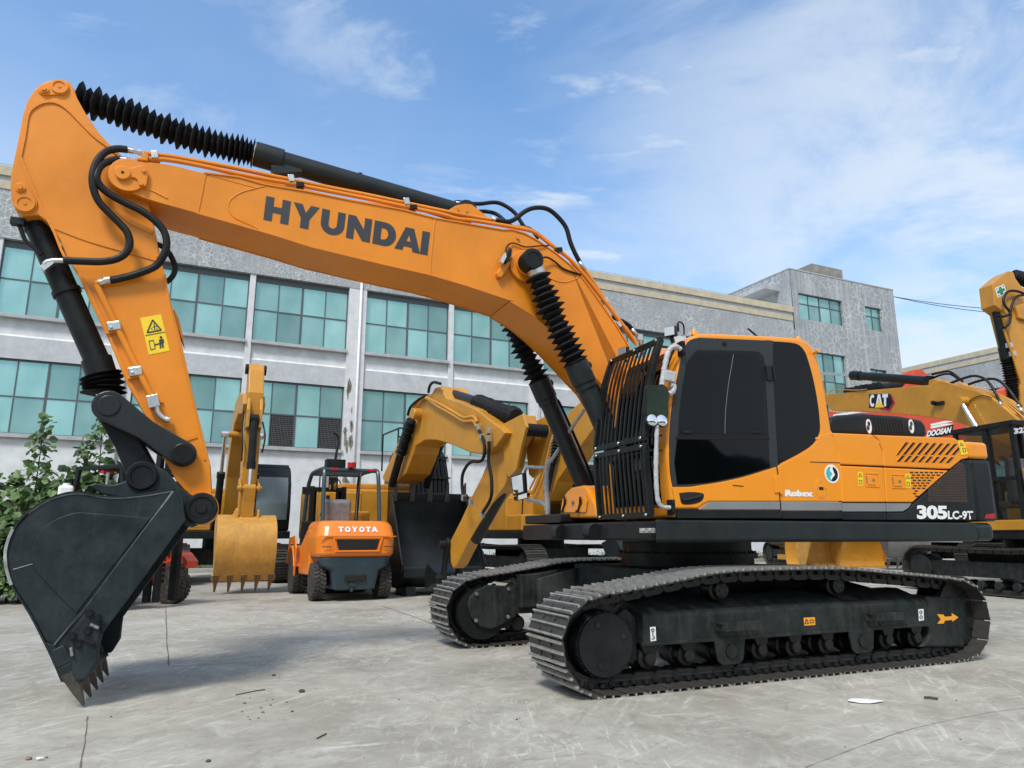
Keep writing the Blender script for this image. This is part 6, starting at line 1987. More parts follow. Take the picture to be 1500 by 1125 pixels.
def g_cyl(parent, p, q, r, t, name='hydraulic_cylinder', m=None, y=0.0, bel=None, rr=None):
    """cylinder from p (barrel end) to q (rod end); t is the share taken by the barrel"""
    p, q = V(p[0], y, p[1]), V(q[0], y, q[1])
    mid = p.lerp(q, t)
    b = MB(); b.cyl(p, mid, r, n=20); b.cyl(mid - (mid - p).normalized() * 0.14, mid + (q - p).normalized() * 0.01, r * 1.16, n=20)
    b.cyl(p + V(0, -r, 0), p + V(0, r, 0), r * 1.15, n=16)
    c = b.build(name, m or M_BK, parent)
    if bel:
        b = MB(); bellows(b, [mid, q], r * 0.8, r * 1.35, bel, sides=12); b.build('dust_bellows', M_BEL, c)
    else:
        b = MB(); b.cyl(mid, q, rr or r * 0.5, n=16); b.cyl(q + V(0, -r * 0.9, 0), q + V(0, r * 0.9, 0), r, n=16); b.build('cylinder_rod', M_CHR, c)
    return c

def g_body(t, paint, L=4.4, Wt=0.6, gauge=1.3, Hh=0.98, house_h=1.05, rear=-2.9, cab_m=None, cab_glass=None, cabw=0.98, guard=False, exhaust=True, stripe=None, cab_top=3.15):
    cab_m = cab_m or M_BK; cab_glass = cab_glass or M_GL
    for s in (1, -1): g_track(t, s * gauge, L, Wt, Hh)
    b = MB(); b.box(-0.9, 0.9, -1.0, 1.0, 0.45, 0.86); b.cyl((0, 0, 0.86), (0, 0, 1.12), 0.66, n=40); b.build('turntable', M_UC, t)
    z0 = 1.12
    b = MB(); b.box(rear + 0.6, 1.55, -1.40, 1.42, z0, z0 + 0.20); b.build('platform', M_BK, t, bevel=0.02)
    zc = z0 + 0.20
    b = MB(); b.box(rear + 0.7, -0.42, -1.38, 1.38, zc, zc + house_h)
    hs = b.build('engine_house', paint, t, bevel=0.06, seg=3)
    b = MB()
    for x in (-0.9, -1.5): b.box(x - 0.008, x + 0.008, -1.386, 1.386, zc + 0.03, zc + house_h - 0.08)
    for sy in (-1, 1): b.box(rear + 0.9, -0.5, 1.384 * sy - 0.003, 1.384 * sy + 0.003, zc + house_h * 0.55, zc + house_h * 0.55 + 0.012)
    b.build('door_gaps', M_DARK, hs)
    b = MB(); b.box(rear + 1.1, -0.7, -0.7, 0.6, zc + house_h, zc + house_h + 0.16); b.build('engine_hood', paint, hs, bevel=0.05, seg=3)
    # right-hand tank, tool box with steps
    b = MB(); b.box(-0.40, 0.55, -1.38, -0.50, zc, zc + 0.92); b.build('fuel_tank', paint, t, bevel=0.05, seg=3)
    b = MB(); b.box(0.57, 1.45, -1.38, -0.55, zc, zc + 0.42); tb_ = b.build('tool_box', paint, t, bevel=0.04, seg=3)
    b = MB(); b.box(1.452, 1.458, -1.25, -0.68, zc + 0.08, zc + 0.34); b.build('box_lid', paint, tb_, bevel=0.002)
    n = 14; pts = [(rear + 0.68, 1.38)]
    for i in range(n + 1):
        a = PI * i / n; pts.append((rear + 0.45 - 0.45 * math.sin(a), 1.38 * math.cos(a)))
    pts.append((rear + 0.68, -1.38))
    b = MB(); b.prism_xy(pts, z0 + 0.02, zc + house_h - 0.02); b.build('counterweight', paint if stripe is None else stripe, t, bevel=0.06, seg=3)
    # cab
    y0, y1 = 1.40 - cabw, 1.40
    zt_ = cab_top
    cp = [(-0.40, zc), (1.38, zc), (1.50, zc + 0.55), (1.42, zc + 1.25), (1.20, zt_ - 0.10), (1.05, zt_), (-0.30, zt_), (-0.40, zt_ - 0.12)]
    b = MB(); b.prism(cp, y0, y1); cb = b.build('cab', cab_m, t, bevel=0.05, seg=3)
    b = MB(); b.prism([(-0.38 , zt_ - 0.02), (1.10, zt_ - 0.02), (1.02, zt_ + 0.07), (-0.28, zt_ + 0.07)], y0 + 0.04, y1 - 0.04); b.build('roof_hatch', cab_m, cb, bevel=0.03)
    for sy, yy in ((1, y1), (-1, y0)):
        for nm_, P in (('side_window', [(0.50, zc + 0.85), (1.36, zc + 0.85), (1.35, zc + 1.25), (1.12, zt_ - 0.16), (0.50, zt_ - 0.16)]), ('side_window', [(-0.32, zc + 0.75), (0.38, zc + 0.75), (0.38, zt_ - 0.16), (-0.30, zt_ - 0.16)]), ('lower_window', [(0.50, zc + 0.2), (1.30, zc + 0.2), (1.40, zc + 0.6), (1.38, zc + 0.77), (0.50, zc + 0.77)])):
            b = MB(); b.prism(P, yy - 0.004, yy + 0.004); b.build(nm_, cab_glass, cb)
    fp = [(1.452, zc + 0.30), (1.498, zc + 0.58), (1.42, zc + 1.25), (1.215, zt_ - 0.16)]
    b = MB(); b.strip([(x + 0.004, z) for x, z in fp], y0 + 0.09, y1 - 0.09, -0.006); b.build('windscreen', cab_glass, cb)
    b = MB(); b.box(-0.405, -0.398, y0 + 0.12, y1 - 0.12, zc + 0.95, zt_ - 0.2); b.build('rear_window', cab_glass, cb)
    if guard:
        b = MB()
        for k in range(9):
            y = y0 + 0.06 + (cabw - 0.12) * k / 8
            for i in range(len(fp) - 1): b.bar((fp[i][0] + 0.09, y, fp[i][1]), (fp[i+1][0] + 0.09, y, fp[i+1][1]), 0.014, 0.03, up=(1, 0, 0))
        for x, z in (fp[0], fp[2], fp[3]): b.bar((x + 0.09, y0, z), (x + 0.09, y1, z), 0.035, 0.035)
        b.build('front_guard', M_BK, cb)
    if exhaust:
        b = MB(); b.cyl((-1.5, -0.9, zc + house_h + 0.05), (-1.5, -0.9, zc + house_h + 0.45), 0.075, n=16); b.cyl((-1.5, -0.9, zc + house_h + 0.44), (-1.5, -0.9, zc + house_h + 0.62), 0.045, n=14)
        b.build('exhaust_stack', M_LENS, hs)
    # handrails
    b = MB()
    b.tube([(1.40, -1.34, zc + 0.40), (1.40, -1.34, zc + 1.25), (0.6, -1.34, zc + 1.45), (-0.3, -1.34, zc + 1.5), (-0.35, -1.34, zc + 0.9)], 0.018, 8, 5)
    b.build('handrail', M_BK, t)
    b = MB(); b.obox((1.50, -1.45, zc + 1.05), 0.06, 0.18, 0.36); b.bar((1.42, -1.36, zc + 1.1), (1.5, -1.44, zc + 1.1), 0.02, 0.02); m_ = b.build('mirror', M_BK, t, bevel=0.01)
    b = MB(); b.box(1.532, 1.536, -1.53, -1.37, zc + 0.89, zc + 1.21); b.build('mirror_glass', M_MIR, m_)
    return cb, zc

def g_arm_set(t, paint, boom, arm, hb=0.27, ha=0.18, bounds=True, bottom_y=None):
    b = MB(); b.prism(boom, -hb, hb); bo = b.build('boom', paint, t, bevel=0.02)
    b = MB(); b.prism(arm, -ha, ha); ar_ = b.build('arm', paint, t, bevel=0.02)
    return bo, ar_

# ---- yellow excavator on the left, its bucket standing on its teeth
E2 = Fr(-7.86, 20.33, 115)
# bring the bucket under the camera line of the photograph
e2 = thing('excavator', 'yellow excavator facing the camera left of the orange forklift, bucket standing on the ground', 'excavator', E2, 'yellow excavators parked behind')
g_body(e2, M_YE, cab_glass=M_GLB, exhaust=False, cab_top=3.05)
boom2 = [(0.55,1.75),(0.95,2.75),(1.55,3.55),(2.3,4.0),(3.3,4.1),(4.55,3.92),(4.72,4.12),(4.55,4.35),(3.3,4.62),(2.2,4.6),(1.25,4.15),(0.6,3.2),(0.2,1.9),(0.35,1.65)]
arm2 = [(4.22,4.85),(4.35,5.05),(4.62,5.08),(4.75,4.9),(4.95,4.35),(4.9,3.8),(4.82,2.2),(4.72,1.62),(4.55,1.55),(4.42,1.7),(4.35,2.6),(4.25,3.9)]
g_arm_set(e2, M_YE, boom2, arm2, 0.24, 0.165)
b = MB()
for y in (-0.165, 0.10): b.prism([(4.55,3.4),(5.05,3.55),(5.05,3.95),(4.9,4.3),(4.75,4.3)], y, y + 0.065)
b.build('cylinder_bracket', M_YE, e2, bevel=0.01)
g_cyl(e2, (5.02, 3.75), (5.12, 2.2), 0.085, 0.72)
b = MB()
link_plate(b, (V(5.12, 0, 2.2), V(4.75, 0, 2.35)), (0.09, 0.08), 0.17, 0.21); link_plate(b, (V(5.12, 0, 2.2), V(4.75, 0, 2.35)), (0.09, 0.08), -0.21, -0.17)
b.build('guide_link', M_YE, e2, bevel=0.006)
b = MB(); link_plate(b, (V(5.12, 0, 2.2), V(5.02, 0, 1.62)), (0.09, 0.09), -0.12, 0.12); b.cyl((5.12, -0.25, 2.2), (5.12, 0.25, 2.2), 0.05, n=14); b.cyl((4.62, -0.26, 1.62), (4.62, 0.26, 1.62), 0.06, n=14); b.build('push_link', M_YE, e2, bevel=0.006)
b = MB()
for y in (-0.24, 0.19): b.prism([(4.5,1.5),(5.15,1.5),(5.12,1.72),(4.98,1.78),(4.75,1.66),(4.62,1.74),(4.5,1.68)], y, y + 0.05)
b.build('hinge_ear', M_YB, e2, bevel=0.01)
g_bucket(e2, [(4.35,1.35),(4.55,1.56),(4.95,1.60),(5.30,1.42),(5.46,1.10),(5.45,0.76),(5.32,0.46),(5.25,0.34)], 0.60, M_YB, 5, M_RUST, 0.35, ribs=True)
g_cyl(e2, (1.15, 1.45), (2.1, 3.75), 0.09, 0.58, y=-0.42)
g_cyl(e2, (1.15, 1.45), (2.1, 3.75), 0.09, 0.58, y=0.42)
b = MB(); b.cyl((2.1, -0.52, 3.75), (2.1, 0.52, 3.75), 0.085, n=18); b.build('boom_pin', M_YE, e2)
b = MB(); b.cyl((4.45, -0.23, 4.98), (4.45, 0.23, 4.98), 0.12, n=20); b.build('head_roller', M_BK, e2)
b = MB(); b.tube([(4.4,-0.19,4.3),(4.75,-0.22,3.6),(4.95,-0.20,3.2),(4.9,-0.19,2.8)], 0.018, 6); b.tube([(4.9,0.19,3.7),(5.05,0.25,3.35),(4.95,0.22,3.0)], 0.018, 6); b.build('hydraulic_hose', M_RUB, e2)

# ---- middle yellow excavator with the arched boom
_p = ray(650, 785.0 + 1.0); 
def at_depth(px_, D, z=0.0):
    """ground point in pixel column px_ whose distance along the view axis is D"""
    return V((px_ - 750) / F * D * 0.978, D, z)
hd3 = Fr(0, 0, 117)
o3 = at_depth(648, 14.2) - hd3.x * 4.6
E3 = Fr(o3.x, o3.y, 117)
e3 = thing('excavator', 'yellow excavator with a high arched boom and folded arm behind the far crawler track', 'excavator', E3, 'yellow excavators parked behind')
g_body(e3, M_YE, guard=True, cab_top=3.25, L=4.6)
K3 = lambda pts: Q(520, 540, 3.516, pts)
def e3xz(pts, Y=-0.28): return E3.xz(K3(pts), Y)
boom3 = e3xz([(395,128),(410,100),(440,90),(468,150),(520,165),(620,205),(700,270),(745,300),(775,330),(725,400),(650,442),(590,432),(500,392),(420,368),(360,368),(310,400),(300,440),(262,540),(205,592),(150,582),(140,560),(180,470),(225,370),(262,290),(275,235),(295,195),(345,150)])
arm3 = e3xz([(700,335),(735,308),(790,290),(845,250),(868,236),(880,300),(855,350),(828,400),(808,510),(770,605),(700,700),(640,800),(580,900),(525,1010),(505,1030),(492,1000),(488,890),(545,780),(600,660),(650,560),(700,440),(690,380)], -0.11)
bo3, ar3 = g_arm_set(e3, M_YE, boom3, arm3, 0.28, 0.11)
er3 = e3xz([(740,300),(845,245),(870,232),(888,300),(860,400),(835,520),(800,560),(780,540),(770,420)], -0.14)
for y in (-0.16, 0.26):
    b = MB(); b.prism(er3, y, y + 0.05); b.build('head_plate', M_YE, ar3, bevel=0.01)
b = MB(); q_ = er3[3]; b.cyl((q_[0] - 0.14, -0.12, q_[1] - 0.02), (q_[0] - 0.14, 0.26, q_[1] - 0.02), 0.10, n=20); b.build('rod_boss', M_BEL, ar3)
p = E3.p(*K3([(305, 232)])[0], -0.42); 
b = MB(); b.cyl((p.x, -0.46, p.z), (p.x, 0.46, p.z), 0.12, n=24); b.build('pin_boss', M_YE, bo3, bevel=0.02)
q1, q2, q3 = E3.p(*K3([(290, 262)])[0], -0.40), E3.p(*K3([(235, 440)])[0], -0.40), E3.p(*K3([(190, 600)])[0], -0.40)
for s in (1, -1):
    b = MB(); b.cyl((q2.x, s * 0.40, q2.z), (q3.x, s * 0.40, q3.z), 0.085, n=20); c3 = b.build('boom_cylinder', M_BK, e3)
    b = MB(); bellows(b, [V(q1.x, s * 0.40, q1.z), V(q2.x, s * 0.40, q2.z)], 0.07, 0.115, 14, sides=12); b.build('dust_bellows', M_BEL, c3)
a1_, a2_, a3_ = E3.p(*K3([(450, 115)])[0], 0), E3.p(*K3([(625, 172)])[0], 0), E3.p(*K3([(828, 250)])[0], 0)
b = MB(); b.cyl(a1_, a2_, 0.10, n=20); ac3 = b.build('arm_cylinder', M_GB, e3)
b = MB(); bellows(b, [a2_, a3_], 0.125, 0.155, 16, sides=14, jit=0.12); b.build('dust_bellows', M_BEL, ac3)
for off in (0, 1):
    pts = K3([(300 + off * 6, 200 - off * 10), (350, 145 + off * 4), (420 + off * 8, 190 - off * 12), (500 + off * 8, 235 - off * 12), (560, 270 - off * 18), (610, 270 - off * 22), (628, 300 - off * 24)])
    b = MB(); b.tube([E3.p(x, y, -0.33) for x, y in pts], 0.030, 8, 4); b.build('oil_pipe', M_YE, bo3)
for pts in ([(640,320),(662,370),(668,430),(650,475),(600,480),(570,510),(552,560),(555,640),(575,680),(600,688)], [(688,310),(690,400),(688,480),(702,560),(704,640),(690,690),(655,745)], [(378,125),(385,90),(405,70),(440,78)], [(272,240),(285,200),(320,165),(360,140)]):
    b = MB(); b.tube([E3.p(x, y, -0.36) for x, y in K3(pts)], 0.028, 8, 5); b.build('hydraulic_hose', M_RUB, e3)
b = MB()
for c in ((638,300),(652,352),(688,320),(690,360),(655,750),(598,686),(560,665)):
    p = E3.p(*K3([c])[0], -0.36); b.obox(p, 0.07, 0.07, 0.10)
b.build('hose_fitting', M_ZN, e3, bevel=0.005)
# bucket cylinder down the front of the arm, linkage and the small curled bucket
g1, g2 = E3.p(*K3([(800, 620)])[0], 0.12), E3.p(*K3([(655, 880)])[0], 0.12)
b = MB(); b.cyl((g1.x, 0, g1.z), (g2.x, 0, g2.z), 0.10, n=20); b.build('bucket_cylinder', M_BK, e3)
b = MB()
lk3 = [E3.p(*K3([q])[0], -0.16) for q in ((470, 905), (450, 1080))]
link_plate(b, lk3, (0.12, 0.10), -0.17, -0.12); link_plate(b, lk3, (0.12, 0.10), 0.12, 0.17)
b.cyl((lk3[0].x, -0.30, lk3[0].z), (lk3[0].x, 0.30, lk3[0].z), 0.07, n=16); b.cyl((lk3[1].x, -0.30, lk3[1].z), (lk3[1].x, 0.30, lk3[1].z), 0.06, n=16)
b.build('guide_link', M_BK, e3, bevel=0.008)
bkx = E3.p(*K3([(452, 1085)])[0], -0.1)
b = MB(); b.prism([(bkx.x + 0.12, bkx.z + 0.10), (bkx.x - 0.02, bkx.z + 0.12), (bkx.x - 0.5, bkx.z + 0.28), (bkx.x - 0.62, bkx.z + 0.05), (bkx.x - 0.55, bkx.z - 0.22), (bkx.x - 0.1, bkx.z - 0.10), (bkx.x + 0.12, bkx.z - 0.06)], -0.24, 0.24); b.build('quick_coupler', M_BK, e3, bevel=0.02)

# ---- big dark bucket, teeth up, standing between the arm and the forklift
FB = Fr(*at_depth(640, 15.6).xy, 112)
db = thing('digging_bucket', 'large dark grey digging bucket tipped back with its teeth pointing up under the yellow boom', 'bucket', FB)
bk = g_bucket(db, [(0.55,0.55),(0.30,0.30),(-0.15,0.16),(-0.62,0.30),(-0.85,0.75),(-0.88,1.35),(-0.75,1.80),(-0.66,2.05)][::1], 0.86, M_GB, 5, M_TIP, 0.34)
b = MB(); b.prism([(0.62,0.62),(0.52,0.45),(-0.60,1.98),(-0.66,2.10),(-0.50,2.06)], 0.862, 0.89); b.prism([(0.62,0.62),(0.52,0.45),(-0.60,1.98),(-0.66,2.10),(-0.50,2.06)], -0.89, -0.862); b.build('side_cutter', M_GB, db, bevel=0.006)
b = MB(); b.box(0.30, 0.58, -0.84, 0.84, 0.36, 0.58); b.build('lower_lip', M_GB, db, bevel=0.03)
b = MB(); b.box(-0.45, 0.45, -0.75, -0.55, 0.0, 0.19); b.box(-0.45, 0.45, 0.55, 0.75, 0.0, 0.19); b.build('skid_bar', M_GB, db)

# ---- machine with a cage over its cab behind the middle excavator
o9 = at_depth(545, 21.5)
E9 = Fr(o9.x, o9.y, 117)
e9 = thing('excavator', 'dark excavator whose black mesh cab cage shows behind the forklift and the arched boom', 'excavator', E9)
g_body(e9, M_YE, cab_top=3.2, exhaust=False, L=4.4)
b = MB()
zc0, zc1 = 3.22, 4.25
Yc0, Yc1 = 0.30, 1.50
for i in range(5):
    z = zc0 + (zc1 - zc0) * i / 4; b.box(1.2, 1.24, Yc0, Yc1, z - 0.02, z + 0.02)
for i in range(7):
    y = Yc0 + (Yc1 - Yc0) * i / 6; b.box(1.205, 1.235, y - 0.02, y + 0.02, zc0, zc1)
b.box(1.14, 1.19, Yc0, Yc1, zc0, zc0 + 0.5)
for y in (Yc0, Yc1): b.box(-0.3, 1.2, y - 0.02, y + 0.02, zc1 - 0.04, zc1); b.box(-0.3, -0.26, y - 0.02, y + 0.02, zc0 - 0.1, zc1)
b.build('cab_cage', M_BK, e9)

# ---- yellow excavator right behind the big machine's front
o4 = at_depth(800, 20.5) - hd3.x * 0.3
E4 = Fr(o4.x, o4.y, 117)
e4 = thing('excavator', 'yellow excavator mostly hidden behind the black boom cylinders of the large orange machine', 'excavator', E4, 'yellow excavators parked behind')
g_body(e4, M_YE, cab_top=3.1, L=4.4, exhaust=False)
boom4 = E4.xz(K3([(905,640),(925,590),(965,470),(1000,370),(1060,280),(1110,215),(1170,165),(1300,110),(1440,120),(1540,200),(1560,260),(1500,270),(1400,240),(1300,250),(1220,320),(1160,400),(1110,480),(1040,580),(1000,680),(950,700)]), -0.28)
arm4 = [(boom4[12][0] - 0.1, boom4[12][1] + 0.9), (boom4[12][0] + 0.3, boom4[12][1] + 0.8), (boom4[12][0] + 0.35, boom4[12][1] - 0.3), (boom4[12][0] - 0.7, 1.0), (boom4[12][0] - 0.95, 1.0), (boom4[12][0] - 0.35, boom4[12][1] - 0.2)]
bo4, ar4 = g_arm_set(e4, M_YE, boom4, arm4, 0.28, 0.18)
q1, q2, q3 = E4.p(*K3([(1050, 300)])[0], -0.42), E4.p(*K3([(1018, 490)])[0], -0.42), E4.p(*K3([(985, 640)])[0], -0.42)
for s in (1, -1):
    b = MB(); b.cyl((q2.x, s * 0.42, q2.z), (q3.x, s * 0.42, q3.z), 0.085, n=18); c3 = b.build('boom_cylinder', M_BK, e4)
    b = MB(); bellows(b, [V(q1.x, s * 0.42, q1.z), V(q2.x, s * 0.42, q2.z)], 0.08, 0.13, 12, sides=12); b.build('dust_bellows', M_BEL, c3)
for pts in ([(920,640),(960,540),(985,430),(1010,340),(1060,260)], [(900,620),(930,560),(960,480)]):
    b = MB(); b.tube([E4.p(x, y, -0.38) for x, y in K3(pts)], 0.028, 8, 5); b.build('oil_pipe', M_YE, e4)
g_bucket(e4, [(arm4[3][0], 1.0), (arm4[3][0] + .5, 1.1), (arm4[3][0] + .8, .7), (arm4[3][0] + .7, .3), (arm4[3][0] + .5, .2)], 0.6, M_GB, 5, M_TIP, 0.2)

# ---- yellow excavator at the right, seen from behind its left side
E5 = Fr(11.13, 15.44, -77)
e5 = thing('excavator', 'yellow excavator with black cab at the right edge, badge on its boom', 'excavator', E5, 'yellow excavators parked behind')
for s in (1, -1): g_track(e5, s * 1.3, 4.4, 0.6, 0.98, 48)
def e5q(pts, Y=0.28): return E5.xz(Q(1180, 380, 4.6875, pts), Y)
b = MB(); b.box(-0.9, 0.9, -1.0, 1.0, 0.45, 0.86); b.cyl((0, 0, 0.86), (0, 0, 1.12), 0.66, n=40); b.build('turntable', M_UC, e5)
b = MB(); b.box(-2.9, 1.3, -1.4, 1.40, 1.12, 1.34); b.build('platform', M_BK, e5, bevel=0.02)
b = MB(); b.box(-2.7, 1.28, 1.403, 1.43, 1.30, 1.50); b.build('yellow_skirt', M_YE, e5, bevel=0.02)
b = MB(); b.box(-2.9, -1.0, -1.38, 1.38, 1.345, 2.5); b.build('engine_house', M_YE, e5, bevel=0.06, seg=3)
b = MB(); b.box(-0.9, 1.2, -1.38, -0.5, 1.345, 2.2); b.build('fuel_tank', M_YE, e5, bevel=0.06, seg=3)
# cab with see-through frames
cz0, cz1 = 1.35, 3.36
fx0, fx1 = -0.98, 0.50
b = MB()
y1, y0 = 1.40, 0.45
for x0, x1 in ((fx0, fx0 + 0.10), (-0.36, -0.24), (fx1 - 0.09, fx1)):
    b.box(x0, x1, y1 - 0.08, y1, cz0, cz1)
    b.box(x0, x1, y0, y0 + 0.08, cz0, cz1)
b.box(fx0 - 0.02, fx1 + 0.02, y0 - 0.02, y1 + 0.02, cz1, cz1 + 0.10)
b.box(fx0, fx1, y1 - 0.06, y1 - 0.003, cz0, cz0 + 0.16); b.box(fx0 + 0.1, fx1 - 0.1, y1 - 0.07, y1 - 0.01, 2.28, 2.36)
b.box(fx0, fx1, y0, y1, cz0 - 0.003, cz0 + 0.05); b.box(fx0 + 0.002, fx0 + 0.06, y0 + 0.08, y1 - 0.08, cz0, 2.3)
cb5 = b.build('cab', M_BK, e5, bevel=0.012)
def clearglass():
    m, nt, bb = nodes('smoky_clear_glass')
    bb.inputs['Base Color'].default_value = (0.02, 0.022, 0.022, 1); bb.inputs['Roughness'].default_value = 0.03; bb.inputs['Alpha'].default_value = 0.38
    return m
M_CG = clearglass()
b = MB(); b.box(fx0 + 0.1, -0.36, y1 - 0.045, y1 - 0.035, cz0 + 0.16, cz1); b.box(-0.24, fx1 - 0.09, y1 - 0.045, y1 - 0.035, cz0 + 0.16, cz1); b.build('cab_glass', M_CG, cb5)
b = MB(); b.box(-0.45, 0.05, 0.68, 1.15, 1.75, 1.88); b.prism([(-0.50, 1.85), (-0.36, 1.85), (-0.42, 2.75), (-0.55, 2.75)], 0.70, 1.13); b.build('cab_seat', M_SEAT, cb5, bevel=0.04, seg=3)
b = MB(); b.cyl((0.25, 1.05, 1.4), (0.20, 1.05, 2.05), 0.03, n=8); b.box(-0.1, 0.2, 1.18, 1.28, 1.98, 2.06); b.build('control_lever', M_GREY, cb5)
p0, p1, p2, p3 = [E5.p(x, y, 1.425) for x, y in ((1485, 627.5), (1506, 624.5), (1506, 633), (1486, 636))]
lettering('model_number', '323', p0, p1, p2, p3, (0, 1, 0), M_WHT, cb5, bold=0.05, th=0.004)
boom5 = e5q([(160,925),(300,912),(500,893),(700,875),(850,862),(870,848),(930,830),(990,850),(1060,870),(1180,905),(1290,960),(1400,1050),(1500,1140),(1560,1230),(1500,1300),(1380,1290),(1230,1180),(1130,1150),(1040,1118),(900,1090),(700,1065),(480,1048),(180,1040),(150,1000),(100,985),(40,960),(40,938)])
b = MB(); b.prism(boom5, -0.28, 0.28); bo5 = b.build('boom', M_YE, e5, bevel=0.015)
def e5line(pts, r, nm, m, Y=0.30, parent=None):
    b = MB(); b.tube([E5.p(x, y, Y) for x, y in Q(1180, 380, 4.6875, pts)], r, 8, 5); return b.build(nm, m, parent or bo5)
e5line([(165,915),(200,895),(350,898),(420,892)], 0.014, 'oil_pipe', M_YE)
for off in range(4): e5line([(1060 + off * 18, 862 + off * 4), (1180 + off * 18, 900 + off * 4), (1290 + off * 20, 955), (1400 + off * 25, 1045), (1500 + off * 30, 1150)], 0.022, 'oil_pipe', M_YE, Y=0.22 - off * 0.06)
e5line([(975,858),(1060,825),(1150,800),(1220,815),(1270,860),(1310,930),(1345,990)], 0.030, 'hydraulic_hose', M_RUB, 0.2)
e5line([(870,790),(930,775),(985,770),(1030,795),(1080,840)], 0.028, 'hydraulic_hose', M_RUB, 0.0)
e5line([(1120,858),(1200,832),(1280,820),(1340,840),(1400,900),(1450,970),(1480,1010)], 0.030, 'hydraulic_hose', M_RUB, 0.0)
e5line([(880,812),(940,790),(1000,790),(1060,830)], 0.026, 'hydraulic_hose', M_RUB, -0.05)
e5line([(1110,985),(1160,950),(1220,935),(1280,950)], 0.010, 'grease_hose', M_RUB, 0.30)
for a_, c_ in (((1330,975),(1400,1110)), ((1455,1000),(1500,1060))):
    A, B = [E5.p(*q, 0.24) for q in Q(1180, 380, 4.6875, [a_, c_])]
    b = MB(); b.cyl(A, B, 0.028, n=10); b.cyl(A, A.lerp(B, 0.25), 0.038, n=8); b.build('hose_fitting', M_ZN, bo5)
A, B = [E5.p(*q, 0.42) for q in Q(1180, 380, 4.6875, [(1068,975),(1180,1160)])]
b = MB(); b.cyl(A, B, 0.050, n=16); rdd = b.build('boom_cylinder', M_CHR, e5)
b = MB(); b.cyl((A.x, 0.27, A.z), (A.x, 0.48, A.z), 0.11, n=18); b.build('rod_end', M_YE, rdd, bevel=0.01)
b = MB(); b.cyl((A.x, -0.27, A.z), (A.x, -0.48, A.z), 0.11, n=18); b.build('rod_end', M_YE, rdd)
p = E5.p(*Q(1180, 380, 4.6875, [(895, 990)])[0], 0.29); b = MB(); b.cyl((p.x, 0.27, p.z), (p.x, 0.40, p.z + 0.02), 0.055, n=14); b.obox((p.x - 0.16, 0.31, p.z - 0.02), 0.2, 0.06, 0.09); b.build('boom_lamp', M_BK, bo5, bevel=0.01)
A, B, C_ = [E5.p(*q, 0.0) for q in Q(1180, 380, 4.6875, [(840,835),(380,800),(100,783)])]
b = MB(); b.cyl(A, B, 0.12, n=20); b.cyl(B, B + (C_ - B).normalized() * 0.35, 0.14, n=20); b.obox(A, 0.25, 0.2, 0.22); ac5 = b.build('arm_cylinder', M_BK, e5)
b = MB(); b.cyl(B, C_, 0.045, n=14); b.build('cylinder_rod', M_CHR, ac5)
b = MB(); b.prism(e5q([(840,880),(845,830),(880,818),(960,850),(980,868)], 0.16), -0.16, 0.16); b.build('cylinder_lug', M_YE, bo5, bevel=0.02)
# arm beyond the cab: mostly hidden
tipx, tipz_ = boom5[-1]
b = MB(); b.prism([(tipx + 0.1, tipz_ + 0.9), (tipx + 0.45, tipz_ + 0.9), (tipx + 0.7, tipz_), (tipx + 0.4, 1.2), (tipx + 0.15, 1.2), (tipx - 0.15, tipz_ - 0.2)], -0.2, 0.2); b.build('arm', M_YE, e5, bevel=0.02)
g_bucket(e5, [(tipx + 0.1, 1.25), (tipx + .6, 1.3), (tipx + .95, .9), (tipx + .85, .4), (tipx + .6, .25)], 0.6, M_YB, 5, M_RUST, 0.24)
# maker's badge on the boom
hexp = e5q([(515,925),(590,928),(615,985),(580,1045),(510,1030),(505,1018)], 0.285)
b = MB(); b.prism(hexp, 0.279, 0.284); bd5 = b.build('boom_badge', mat('badge_red', (0.45, 0.01, 0.04), 0.4), bo5)
b = MB(); b.prism(e5q([(436,925),(578,922),(600,980),(570,1030),(545,1018),(436,1020)], 0.286), 0.283, 0.287); b.build('badge_panel', M_BK, bd5)
c4 = [E5.p(x, y, 0.287) for x, y in Q(1180, 380, 4.6875, [(440,930),(566,922),(566,1008),(440,1012)])]
block_letters('badge_lettering', 'CAT', *c4, (0, 1, 0), M_WHT, bd5, gap=0.08, th=0.003)
b = MB(); b.prism(e5q([(475,1018),(506,968),(540,1016)], 0.290), 0.2895, 0.293); b.build('badge_triangle', M_STY, bd5)

# ---- raised yellow arm with a green cross at the right edge
o6 = at_depth(1475, 17.5)
E6 = Fr(o6.x + 5.1, o6.y + 1.2, 15)
e6 = thing('excavator', 'yellow excavator at the right edge showing only its upright arm with a green cross sticker', 'excavator', E6, 'yellow excavators parked behind')
g_body(e6, M_YE, cab_top=3.1, L=4.4)
K6b = lambda pts: Q(1340, 380, 4.327, pts)
def e6q(pts, Y=0.2): return E6.xz(K6b(pts), Y)
arm6 = e6q([(492,155),(560,95),(595,72),(628,82),(640,120),(680,175),(760,200),(800,300),(830,500),(800,760),(760,900),(700,1000),(680,940),(668,760),(655,700),(622,560),(585,420),(562,330),(508,290),(500,220)])
b = MB(); b.prism(arm6, -0.2, 0.2); ar6 = b.build('arm', M_YE, e6, bevel=0.02)
gr = e6q([(508,182),(565,158),(582,215),(526,243)], 0.2)
b = MB(); b.prism(gr, 0.199, 0.203); sg = b.build('cross_sticker', M_WHT, ar6)
def lerp2(P, u, v):
    (x0, z0), (x1, z1), (x2, z2), (x3, z3) = P
    return ((x0 * (1 - u) + x1 * u) * (1 - v) + (x3 * (1 - u) + x2 * u) * v, (z0 * (1 - u) + z1 * u) * (1 - v) + (z3 * (1 - u) + z2 * u) * v)
b = MB()
